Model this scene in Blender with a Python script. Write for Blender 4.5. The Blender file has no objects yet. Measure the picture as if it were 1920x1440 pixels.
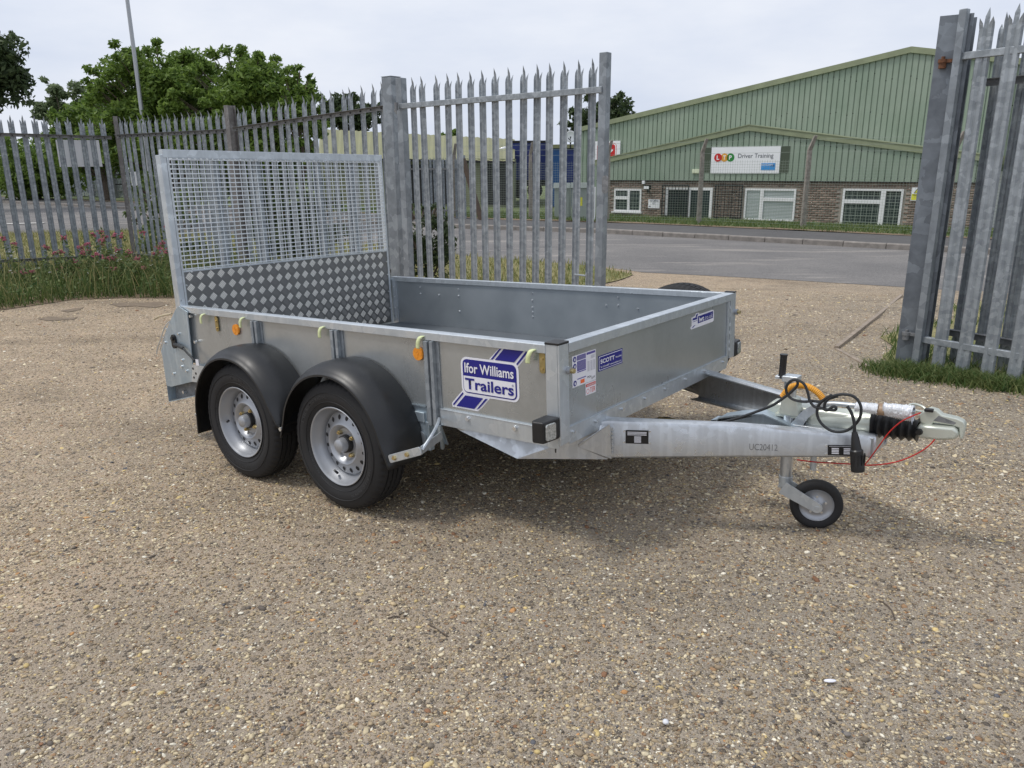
import bpy, math, random
import numpy as np
from mathutils import Matrix, Vector
PI = math.pi
R = math.radians
sc = bpy.context.scene
col = sc.collection

# ------------------------------------------------------------------ camera
cam_d = bpy.data.cameras.new("camera"); cam = bpy.data.objects.new("camera", cam_d); col.objects.link(cam)
cam_d.sensor_width = 36; cam_d.lens = 27.28156; cam_d.clip_start = .05; cam_d.clip_end = 3000
cam.matrix_world = Matrix(((0.9999692, 0.0078539, -0.0, 0.0), (-0.0021437, 0.2729435, -0.9620277, 0.0), (-0.0075557, 0.961998, 0.2729519, 1.496), (0.0, 0.0, 0.0, 1.0)))
sc.camera = cam
# ------------------------------------------------------------------ sky and sun (bright overcast)
SUN_EL, SUN_AZ = R(60), R(268)      # azimuth measured clockwise from +Y
world = bpy.data.worlds.new("World"); sc.world = world; world.use_nodes = True
wn = world.node_tree.nodes; wl = world.node_tree.links
wn.clear()
wo = wn.new("ShaderNodeOutputWorld"); bgn = wn.new("ShaderNodeBackground")
sky = wn.new("ShaderNodeTexSky"); sky.sky_type = 'NISHITA'; sky.sun_disc = False
sky.sun_elevation = SUN_EL; sky.sun_rotation = SUN_AZ; sky.dust_density = 3; sky.air_density = 1
bgn.inputs['Strength'].default_value = 0.1
# cloud sheet: pale grey cover over the clear sky with faint uneven thickness
tcw = wn.new("ShaderNodeTexCoord"); mpw = wn.new("ShaderNodeMapping"); mpw.inputs['Scale'].default_value = (1.0, 1.0, 3.2)
nw = wn.new("ShaderNodeTexNoise"); nw.inputs['Scale'].default_value = 2.2; nw.inputs['Detail'].default_value = 6; nw.inputs['Roughness'].default_value = .55
rw = wn.new("ShaderNodeValToRGB")
rw.color_ramp.elements[0].position = .32; rw.color_ramp.elements[0].color = (5.6, 6.2, 7.5, 1)
rw.color_ramp.elements[1].position = .72; rw.color_ramp.elements[1].color = (8.1, 8.3, 8.8, 1)
mxw = wn.new("ShaderNodeMixRGB"); mxw.inputs[0].default_value = .93
wl.new(tcw.outputs['Generated'], mpw.inputs[0]); wl.new(mpw.outputs[0], nw.inputs['Vector']); wl.new(nw.outputs[0], rw.inputs[0])
wl.new(sky.outputs[0], mxw.inputs[1]); wl.new(rw.outputs[0], mxw.inputs[2]); wl.new(mxw.outputs[0], bgn.inputs[0]); wl.new(bgn.outputs[0], wo.inputs[0])
sun_d = bpy.data.lights.new("sun", 'SUN'); sun_d.energy = 1.5; sun_d.angle = R(12); sun_d.color = (1, .96, .9)
sun = bpy.data.objects.new("sun", sun_d); col.objects.link(sun)
sun.rotation_euler = (PI/2 - SUN_EL, 0, PI - SUN_AZ)
sc.view_settings.view_transform = 'Standard'; sc.view_settings.look = 'None'
sc.view_settings.exposure = 0.24; sc.view_settings.gamma = 1
sc.view_settings.use_curve_mapping = False

rng = np.random.default_rng(7); random.seed(7)

# ------------------------------------------------------------------ materials
def srgb(r, g, b):
    f = lambda c: ((c/255)/12.92 if c/255 <= .04045 else ((c/255+.055)/1.055)**2.4)
    return (f(r), f(g), f(b), 1)
class NT:
    def __init__(s, name):
        s.m = bpy.data.materials.new(name); s.m.use_nodes = True
        s.n = s.m.node_tree.nodes; s.l = s.m.node_tree.links
        s.b = s.n["Principled BSDF"]
    def new(s, t, **k):
        x = s.n.new(t)
        for a, v in k.items():
            if a in x.inputs: x.inputs[a].default_value = v
            else: setattr(x, a, v)
        return x
    def coord(s, scale=(1, 1, 1), kind='Object', rand=False):
        tc = s.new("ShaderNodeTexCoord"); mp = s.new("ShaderNodeMapping"); mp.inputs['Scale'].default_value = scale
        s.l.new(tc.outputs[kind], mp.inputs[0])
        if rand:
            oi = s.new("ShaderNodeObjectInfo"); mu = s.new("ShaderNodeMath"); mu.operation = 'MULTIPLY'; mu.inputs[1].default_value = 37.
            cx = s.new("ShaderNodeCombineXYZ"); s.l.new(oi.outputs['Random'], mu.inputs[0])
            for i in range(3): s.l.new(mu.outputs[0], cx.inputs[i])
            s.l.new(cx.outputs[0], mp.inputs['Location'])
        return mp.outputs[0]
    def noise(s, v, scale, detail=4, rough=.55):
        x = s.new("ShaderNodeTexNoise"); x.inputs['Scale'].default_value = scale; x.inputs['Detail'].default_value = detail; x.inputs['Roughness'].default_value = rough
        s.l.new(v, x.inputs['Vector']); return x.outputs[0]
    def voro(s, v, scale, feature='F1', out='Distance', rnd=1.):
        x = s.new("ShaderNodeTexVoronoi"); x.feature = feature; x.inputs['Scale'].default_value = scale; x.inputs['Randomness'].default_value = rnd
        s.l.new(v, x.inputs['Vector']); return x.outputs[out]
    def ramp(s, f, stops, interp='LINEAR'):
        x = s.new("ShaderNodeValToRGB"); cr = x.color_ramp; cr.interpolation = interp
        while len(cr.elements) > 1: cr.elements.remove(cr.elements[-1])
        cr.elements[0].position = stops[0][0]; cr.elements[0].color = stops[0][1]
        for p, c in stops[1:]:
            e = cr.elements.new(p); e.color = c
        s.l.new(f, x.inputs[0]); return x.outputs[0]
    def mix(s, f, a, b, mode='MIX'):
        x = s.new("ShaderNodeMixRGB"); x.blend_type = mode
        for i, v in enumerate((f, a, b)):
            if isinstance(v, (int, float)): x.inputs[i].default_value = v
            elif isinstance(v, tuple): x.inputs[i].default_value = v
            else: s.l.new(v, x.inputs[i])
        return x.outputs[0]
    def math(s, op, a, b=0.):
        x = s.new("ShaderNodeMath"); x.operation = op
        for i, v in enumerate((a, b)):
            if isinstance(v, (int, float)): x.inputs[i].default_value = v
            else: s.l.new(v, x.inputs[i])
        return x.outputs[0]
    def bump(s, h, strength=.3, dist=.01, normal=None):
        x = s.new("ShaderNodeBump"); x.inputs['Strength'].default_value = strength; x.inputs['Distance'].default_value = dist
        s.l.new(h, x.inputs['Height'])
        if normal: s.l.new(normal, x.inputs['Normal'])
        return x.outputs[0]
    def set(s, **k):
        for a, v in k.items():
            a = a.replace('_', ' ')
            i = s.b.inputs[a]
            if isinstance(v, (int, float, tuple)): i.default_value = v
            else: s.l.new(v, i)
        return s.m
def g(v, a=1): return (v, v, v, a)
def plain(name, c, rough=.5, metal=0., var=.12, scale=6., bump=0., coat=0., **k):
    t = NT(name); v = t.coord(rand=True)
    n = t.noise(v, scale, 5)
    f = t.ramp(n, [(.3, g(1-var)), (.7, g(1+var*.6))])
    c4 = tuple(c[:3]) + (1,)
    t.set(Base_Color=t.mix(1., c4, f, 'MULTIPLY'), Metallic=metal, Roughness=t.ramp(n, [(.3, g(max(0, rough-.06))), (.7, g(min(1, rough+.08)))]))
    if coat: t.set(Coat_Weight=coat)
    if bump: t.set(Normal=t.bump(t.noise(v, scale*12, 3), bump, .002))
    return t.m
def galvanised(name, dark, light, rough=.45, metal=.75, spangle=38., streak=0.):
    t = NT(name); v = t.coord(rand=True)
    warp = t.noise(v, 9., 3)
    vv = t.new("ShaderNodeVectorMath"); vv.operation = 'ADD'
    wc = t.new("ShaderNodeTexNoise"); wc.inputs['Scale'].default_value = 30.; t.l.new(v, wc.inputs['Vector'])
    sc2 = t.new("ShaderNodeVectorMath"); sc2.operation = 'SCALE'; sc2.inputs['Scale'].default_value = .03
    t.l.new(wc.outputs['Color'], sc2.inputs[0]); t.l.new(v, vv.inputs[0]); t.l.new(sc2.outputs[0], vv.inputs[1])
    sp = t.voro(vv.outputs[0], spangle, out='Color')
    sep = t.new("ShaderNodeSeparateColor"); t.l.new(sp, sep.inputs[0])
    fac = t.ramp(sep.outputs[0], [(.0, g(0)), (.55, g(.25)), (.8, g(.75)), (1, g(1))])
    big = t.ramp(warp, [(.35, g(0)), (.7, g(1))])
    f = t.math('ADD', t.math('MULTIPLY', fac, .55), t.math('MULTIPLY', big, .45))
    c = t.mix(f, dark, light)
    if streak:
        w = t.noise(t.coord((14, 14, 1.2), rand=True), 3., 5)
        c = t.mix(t.math('MULTIPLY', t.ramp(w, [(.48, g(0)), (.62, g(1))]), streak), c, (light[0]*1.25, light[1]*1.25, light[2]*1.25, 1))
    r2 = t.ramp(f, [(0, g(rough+.12)), (1, g(rough-.1))])
    t.set(Base_Color=c, Metallic=metal, Roughness=r2, Normal=t.bump(t.noise(v, 60, 3), .08, .002))
    return t.m
def attr_leaf(name, c1, c2, trans=.25, rough=.55):
    t = NT(name)
    a = t.new("ShaderNodeAttribute"); a.attribute_name = "tint"
    c = t.mix(a.outputs['Fac'], c1, c2)
    t.set(Base_Color=c, Roughness=rough, Specular_IOR_Level=.3)
    tr = t.new("ShaderNodeBsdfTranslucent"); t.l.new(c, tr.inputs[0])
    ms = t.new("ShaderNodeMixShader"); ms.inputs[0].default_value = trans
    out = [x for x in t.n if x.type == 'OUTPUT_MATERIAL'][0]
    t.l.new(t.b.outputs[0], ms.inputs[1]); t.l.new(tr.outputs[0], ms.inputs[2]); t.l.new(ms.outputs[0], out.inputs[0])
    return t.m

def make_gravel(name, tan, grey, dark, scale=1.):
    t = NT(name); v = t.coord()
    big = t.noise(v, .55, 4); mid = t.noise(v, 5., 6, .65)
    sx = t.new("ShaderNodeSeparateXYZ"); t.l.new(v, sx.inputs[0])
    pos = t.math('ADD', t.math('MULTIPLY', sx.outputs[0], .10), t.math('MULTIPLY', sx.outputs[1], -.085))
    bigf = t.math('ADD', t.math('ADD', big, pos), t.math('MULTIPLY', t.noise(t.coord((.9, .25, 1)), 1.3, 5), .35))
    base = t.mix(t.ramp(bigf, [(.05, g(0)), (.62, g(1))]), tan, grey)
    base = t.mix(t.math('MULTIPLY', t.ramp(mid, [(.35, g(0)), (.75, g(1))]), .5), base, dark)
    # three sizes of embedded stones, each stone its own colour
    warp = t.new("ShaderNodeTexNoise"); warp.inputs['Scale'].default_value = 55.; t.l.new(v, warp.inputs['Vector'])
    sw = t.new("ShaderNodeVectorMath"); sw.operation = 'SCALE'; sw.inputs['Scale'].default_value = .012; t.l.new(warp.outputs['Color'], sw.inputs[0])
    va = t.new("ShaderNodeVectorMath"); va.operation = 'ADD'; t.l.new(v, va.inputs[0]); t.l.new(sw.outputs[0], va.inputs[1]); v2 = va.outputs[0]
    hsum = None; colr = base
    for k, (s_, cover, amt) in enumerate(((48., .42, .9), (95., .55, .95), (210., .6, .85))):
        vx = t.new("ShaderNodeTexVoronoi"); vx.inputs['Scale'].default_value = s_*scale; t.l.new(v2, vx.inputs['Vector'])
        sep = t.new("ShaderNodeSeparateColor"); t.l.new(vx.outputs['Color'], sep.inputs[0])
        stone = t.ramp(sep.outputs[0], [(0, srgb(92, 84, 76)), (.18, srgb(122, 110, 96)), (.34, srgb(158, 142, 118)), (.5, srgb(188, 172, 142)), (.62, srgb(140, 112, 84)), (.72, srgb(214, 200, 168)), (.82, srgb(106, 104, 104)), (.9, srgb(232, 224, 204)), (.985, srgb(180, 132, 88))], 'CONSTANT')
        keep = t.ramp(sep.outputs[1], [(0, g(1)), (cover, g(1)), (cover+.02, g(0))])
        shape = t.ramp(vx.outputs['Distance'], [(.30, g(1)), (.46, g(0))])
        m = t.math('MULTIPLY', t.math('MULTIPLY', keep, shape), amt)
        colr = t.mix(m, colr, stone)
        h = t.math('MULTIPLY', m, (1.0, .5, .22)[k])
        hsum = h if hsum is None else t.math('ADD', hsum, h)
    damp = t.ramp(t.noise(t.coord((.5, 1.1, 1)), 1.1, 7, .62), [(.50, g(1)), (.68, g(.70))]); colr = t.mix(1., colr, damp, 'MULTIPLY')
    fine = t.noise(v, 420., 2)
    colr = t.mix(1., colr, t.ramp(fine, [(.3, g(.62)), (.7, g(1.32))]), 'MULTIPLY')
    h = t.math('ADD', hsum, t.math('MULTIPLY', t.noise(v, 90., 5), .8))
    t.set(Base_Color=colr, Roughness=.92, Specular_IOR_Level=.25, Normal=t.bump(h, .95, .008))
    return t.m

M = {}
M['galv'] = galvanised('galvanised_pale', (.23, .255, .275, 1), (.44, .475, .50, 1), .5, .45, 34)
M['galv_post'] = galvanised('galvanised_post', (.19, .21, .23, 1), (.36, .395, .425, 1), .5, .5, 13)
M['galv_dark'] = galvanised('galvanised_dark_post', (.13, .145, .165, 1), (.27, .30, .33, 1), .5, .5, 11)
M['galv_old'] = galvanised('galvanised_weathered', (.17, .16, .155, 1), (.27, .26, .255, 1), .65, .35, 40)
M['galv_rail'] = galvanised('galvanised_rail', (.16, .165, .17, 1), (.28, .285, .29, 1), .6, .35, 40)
M['zinc'] = galvanised('bright_zinc', (.48, .52, .55, 1), (.68, .73, .77, 1), .36, .65, 26, .10)
M['zinc_drawbar'] = galvanised('hot_dip_zinc', (.50, .52, .54, 1), (.64, .67, .70, 1), .33, .8, 40, .25)
M['zinc_panel'] = galvanised('zinc_gusset', (.36, .43, .48, 1), (.52, .60, .66, 1), .42, .7, 12, .35)
t = NT('sheet_board'); v = t.coord()
n = t.noise(t.coord((1, 1, .35)), 3., 4); spg = t.voro(v, 55., out='Color'); se = t.new("ShaderNodeSeparateColor"); t.l.new(spg, se.inputs[0])
sm = t.ramp(t.noise(v, 5., 7, .7), [(.5, g(0)), (.8, g(1))]); scr = t.ramp(t.noise(t.coord((1.5, 1.5, 60)), 3., 3), [(.66, g(0)), (.72, g(1))])
c = t.mix(t.ramp(n, [(.3, g(0)), (.7, g(1))]), (.40, .425, .43, 1), (.49, .515, .52, 1)); c = t.mix(t.math('MULTIPLY', se.outputs[0], .12), c, (.62, .64, .65, 1)); c = t.mix(t.math('MULTIPLY', sm, .07), c, (.30, .295, .28, 1))
rgh = t.math('ADD', t.ramp(n, [(.3, g(.25)), (.7, g(.33))]), t.math('ADD', t.math('MULTIPLY', sm, .04), t.math('MULTIPLY', scr, .06)))
t.set(Base_Color=c, Metallic=.65, Roughness=rgh, Normal=t.bump(t.noise(v, 2.4, 2), .09, .02))
M['board'] = t.m
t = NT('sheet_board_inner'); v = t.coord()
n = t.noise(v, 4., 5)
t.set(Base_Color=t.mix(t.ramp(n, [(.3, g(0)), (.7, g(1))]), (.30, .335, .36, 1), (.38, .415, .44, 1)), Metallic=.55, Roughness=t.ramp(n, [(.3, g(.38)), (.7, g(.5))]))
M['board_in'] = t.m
M['floor_ply'] = plain('phenolic_floor', (.12, .135, .15), .45)
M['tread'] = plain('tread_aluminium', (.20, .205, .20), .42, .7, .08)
M['tread_bar'] = plain('tread_bar_painted_glint', (.88, .87, .82), .4, .0, .04)  # sky reflection on bars of one slant, painted in as near-white
M['tread_bar_painted_shade'] = plain('tread_bar_painted_shade', (.17, .172, .17), .45, .6, .06)  # same metal on the other slant, painted dark where no sky reflects
M['rubber_mark'] = plain('rubber_lettering', (.045, .045, .047), .6)
M['wire_zinc'] = plain('mesh_wire_zinc', (.74, .79, .83), .35, .45, .06, 8)
M['rubber'] = plain('tyre_rubber', (.016, .016, .017), .72, 0, .35, 9, .15)
t = NT('mudguard_plastic'); v = t.coord()
dust = t.ramp(t.noise(v, 3.5, 6, .65), [(.45, g(0)), (.75, g(.5))]); scf = t.ramp(t.noise(t.coord((30, 4, 30)), 2., 6, .7), [(.62, g(0)), (.7, g(.35))])
t.set(Base_Color=t.mix(t.math('MULTIPLY', dust, .28), (.012, .013, .0145, 1), (.10, .092, .08, 1)), Roughness=t.ramp(t.math('ADD', t.noise(v, 9., 5), scf), [(.35, g(.36)), (.9, g(.56))]), Normal=t.bump(t.noise(v, 90., 3), .12, .001)); M['guard'] = t.m
M['plastic'] = plain('black_plastic', (.015, .015, .016), .4, 0, .1, 20)
M['cable'] = plain('cable_rubber', (.02, .022, .024), .45, 0, .1, 30)
M['rim'] = plain('rim_silver', (.40, .415, .44), .38, .55, .05, 5)
M['nut'] = plain('yellow_zinc', (.62, .50, .26), .3, .85, .15, 40)
M['bolt'] = plain('bolt_zinc', (.75, .77, .78), .28, .85, .1, 60)
M['brass'] = plain('yellow_passivate', (.45, .36, .16), .35, .8, .2, 40)
M['beige'] = plain('beige_rod', (.50, .42, .28), .6)
M['hook'] = plain('tape_pale_green', (.70, .76, .42), .45, 0, .06, 30)
M['amber'] = plain('amber_reflector', (.85, .30, .015), .2, 0, .2, 60, coat=.6)
M['lens'] = plain('clear_lens', (.50, .52, .51), .12, .35, .5, 120, coat=.8)
M['cast'] = plain('cast_coupling', (.60, .63, .56), .36, .45, .06, 8)
M['sticker_white'] = plain('sticker_white', (.80, .80, .85), .3, 0, .02)
M['sticker_blue'] = plain('sticker_blue', (.012, .014, .22), .3, 0, .03)
M['sticker_black'] = plain('sticker_black', (.012, .012, .014), .3, 0, .05)
M['sticker_orange'] = plain('sticker_orange', (.85, .16, .04), .4, 0, .03)
M['sticker_red'] = plain('sticker_red', (.65, .10, .08), .4, 0, .03)
M['sticker_grey'] = plain('sticker_grey', (.45, .45, .5), .4, 0, .03)
M['sticker_lilac'] = plain('sticker_lilac', (.10, .08, .34), .4, 0, .03)
M['orange_hose'] = plain('orange_spiral', (.78, .36, .035), .5, 0, .1, 60)
M['red_cable'] = plain('red_cable', (.50, .02, .015), .35)
M['bubble'] = plain('bubble_film', (.75, .77, .80), .18, 0, .1, 60, coat=1.)
M['tape_brown'] = plain('brown_tape', (.30, .20, .12), .35)
M['rust'] = plain('rust', (.16, .07, .035), .85, .1, .4, 40)
M['road'] = None
t = NT('asphalt'); v = t.coord()
n = t.noise(v, .5, 5); st = t.noise(t.coord((.35, 2.2, 1)), 1.3, 5)
c = t.mix(t.ramp(n, [(.35, g(0)), (.7, g(1))]), (.14, .133, .128, 1), (.20, .188, .176, 1))
c = t.mix(t.math('MULTIPLY', t.ramp(st, [(.56, g(0)), (.66, g(1))]), .6), c, (.33, .30, .265, 1))
sp = t.voro(v, 70., out='Color'); se = t.new("ShaderNodeSeparateColor"); t.l.new(sp, se.inputs[0])
c = t.mix(1., c, t.ramp(se.outputs[0], [(0, g(.75)), (1, g(1.3))]), 'MULTIPLY')
t.set(Base_Color=c, Roughness=.85, Normal=t.bump(t.noise(v, 120, 3), .4, .004)); M['road'] = t.m
t = NT('footpath_asphalt'); v = t.coord()
c = t.mix(t.noise(v, 2., 6), (.07, .068, .068, 1), (.12, .115, .11, 1))
t.set(Base_Color=c, Roughness=.9, Normal=t.bump(t.noise(v, 90, 3), .4, .004)); M['path'] = t.m
M['kerb'] = plain('kerb_concrete', (.27, .245, .22), .9, 0, .3, 7, .3)
M['concrete'] = plain('concrete_post', (.30, .27, .235), .9, 0, .35, 14, .4)
M['wood'] = plain('edging_wood', (.33, .27, .21), .85, 0, .3, 12, .3)
M['paint_white'] = plain('road_paint', (.62, .6, .56), .7, 0, .25, 5)
M['gravel'] = make_gravel('gravel', (.52, .40, .28, 1), (.345, .295, .232, 1), (.215, .185, .147, 1))
M['stone'] = None
t = NT('loose_stones'); a = t.new("ShaderNodeVertexColor"); a.layer_name = "tint"
v = t.coord(); t.set(Base_Color=t.mix(1., a.outputs[0], t.ramp(t.noise(v, 150, 3), [(.3, g(.8)), (.7, g(1.15))]), 'MULTIPLY'), Roughness=.8, Specular_IOR_Level=.35); M['stone'] = t.m
t = NT('dry_verge'); v = t.coord()
c = t.mix(t.ramp(t.noise(v, 1.1, 5), [(.35, g(0)), (.65, g(1))]), (.19, .20, .065, 1), (.36, .30, .15, 1))
c = t.mix(t.ramp(t.noise(v, 24, 4), [(.4, g(0)), (.7, g(.7))]), c, (.10, .12, .04, 1))
t.set(Base_Color=c, Roughness=.95, Normal=t.bump(t.noise(v, 50, 4), .6, .03)); M['verge'] = t.m
t = NT('green_verge'); v = t.coord()
c = t.mix(t.ramp(t.noise(v, 2.1, 5), [(.35, g(0)), (.65, g(1))]), (.09, .13, .045, 1), (.17, .19, .075, 1))
c = t.mix(t.ramp(t.noise(v, 24, 4), [(.4, g(0)), (.7, g(.7))]), c, (.06, .09, .03, 1))
t.set(Base_Color=c, Roughness=.95, Normal=t.bump(t.noise(v, 50, 4), .6, .03)); M['verge_green'] = t.m
t = NT('soil'); v = t.coord()
c = t.mix(t.noise(v, 3., 6), (.12, .085, .055, 1), (.30, .22, .14, 1))
t.set(Base_Color=c, Roughness=.95, Normal=t.bump(t.noise(v, 40, 5), .6, .02)); M['soil'] = t.m
t = NT('damp_soil'); v = t.coord(); t.set(Base_Color=t.mix(t.noise(v, 9., 5), (.13, .10, .07, 1), (.27, .205, .14, 1)), Roughness=.8, Normal=t.bump(t.noise(v, 90, 4), .5, .005)); M['damp'] = t.m
M['blade'] = attr_leaf('grass_blade', (.085, .14, .03, 1), (.42, .36, .17, 1), .3)
M['blade_green'] = attr_leaf('grass_blade_green', (.06, .12, .03, 1), (.22, .24, .09, 1), .3)
M['leaf'] = attr_leaf('weed_leaf', (.05, .095, .03, 1), (.21, .26, .09, 1), .3)
M['leaf_tree'] = attr_leaf('tree_leaf', (.065, .125, .022, 1), (.26, .37, .08, 1), .42)
M['leaf_dark'] = attr_leaf('dark_leaf', (.028, .05, .022, 1), (.11, .15, .06, 1), .3)
M['leaf_pale'] = attr_leaf('pale_leaf', (.09, .13, .06, 1), (.24, .30, .15, 1), .35)
M['stem'] = plain('plant_stem', (.20, .21, .09), .7)
M['bark'] = plain('bark', (.11, .085, .065), .95, 0, .4, 10, .5)
M['pink'] = plain('pink_flower', (.46, .13, .18), .6, 0, .3, 60)
M['white_flower'] = plain('white_flower', (.8, .8, .74), .6, 0, .1, 60)
t = NT('green_cladding'); v = t.coord()
n1 = t.noise(v, .7, 5); n2 = t.noise(t.coord((5, 5, .35)), 1.6, 6, .65)
c = t.mix(t.ramp(n1, [(.35, g(0)), (.7, g(1))]), (.235, .305, .23, 1), (.31, .37, .295, 1)); c = t.mix(t.math('MULTIPLY', t.ramp(n2, [(.52, g(0)), (.7, g(1))]), .45), c, (.16, .20, .145, 1))
t.set(Base_Color=c, Roughness=.55); M['clad'] = t.m
M['clad_trim'] = plain('green_fascia', (.27, .30, .185), .6, 0, .15, 3)
M['olive_roof'] = plain('olive_roof', (.235, .235, .12), .6, .0, .12, .5)
M['olive_wall'] = plain('olive_wall', (.20, .21, .13), .6, .0, .12, .5)
t = NT('brick'); oi = t.new("ShaderNodeAttribute"); oi.attribute_name = "tint"
v = t.coord(); c = t.mix(oi.outputs['Fac'], (.13, .092, .072, 1), (.32, .24, .19, 1))
t.set(Base_Color=t.mix(1., c, t.ramp(t.noise(v, 12, 5), [(.3, g(.8)), (.7, g(1.15))]), 'MULTIPLY'), Roughness=.9); M['brick'] = t.m
M['mortar'] = plain('mortar', (.33, .29, .25), .95, 0, .2, 5)
M['upvc'] = plain('white_frame', (.80, .80, .80), .35, 0, .04)
M['glass'] = plain('window_glass', (.035, .05, .05), .06, 0, .2, 2, coat=.5)
M['glass_blind'] = plain('window_blind', (.30, .36, .33), .5, 0, .1, 2)
M['dark'] = plain('dark_metal', (.02, .02, .022), .5, .3)
M['sign_white'] = plain('sign_white', (.88, .88, .9), .4, 0, .03, 2)
M['sign_back'] = plain('sign_back_grey', (.72, .73, .76), .5, 0, .08, 3)
M['red'] = plain('sign_red', (.60, .02, .02), .4); M['yellow'] = plain('sign_yellow', (.75, .72, .05), .45)
M['s_orange'] = plain('sign_orange', (.80, .38, .05), .4); M['s_green'] = plain('sign_green', (.02, .25, .04), .4)
M['s_blue'] = plain('sign_light_blue', (.04, .30, .72), .4); M['s_grey'] = plain('sign_text_grey', (.09, .09, .12), .4)
M['blue'] = plain('blue_curtain', (.014, .028, .15), .45, 0, .35, 1.2); M['blue2'] = plain('blue_sheet', (.015, .085, .26), .45, 0, .2, 1.2)
M['cabinet'] = plain('kiosk_grey_green', (.30, .34, .32), .5, 0, .1, 3)
M['van_white'] = plain('vehicle_white', (.78, .79, .8), .25, 0, .03, 2, coat=.6)
M['car_red'] = plain('vehicle_red', (.50, .012, .015), .25, 0, .05, 2, coat=.7)
M['wire'] = plain('fence_wire', (.33, .38, .33), .5, .4, .1)
M['wood_post'] = plain('old_timber', (.11, .08, .06), .9, 0, .3, 10)
M['far_brick'] = plain('far_brick', (.28, .16, .11), .9, 0, .3, 3)
M['terrain'] = M['verge_green']

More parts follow.
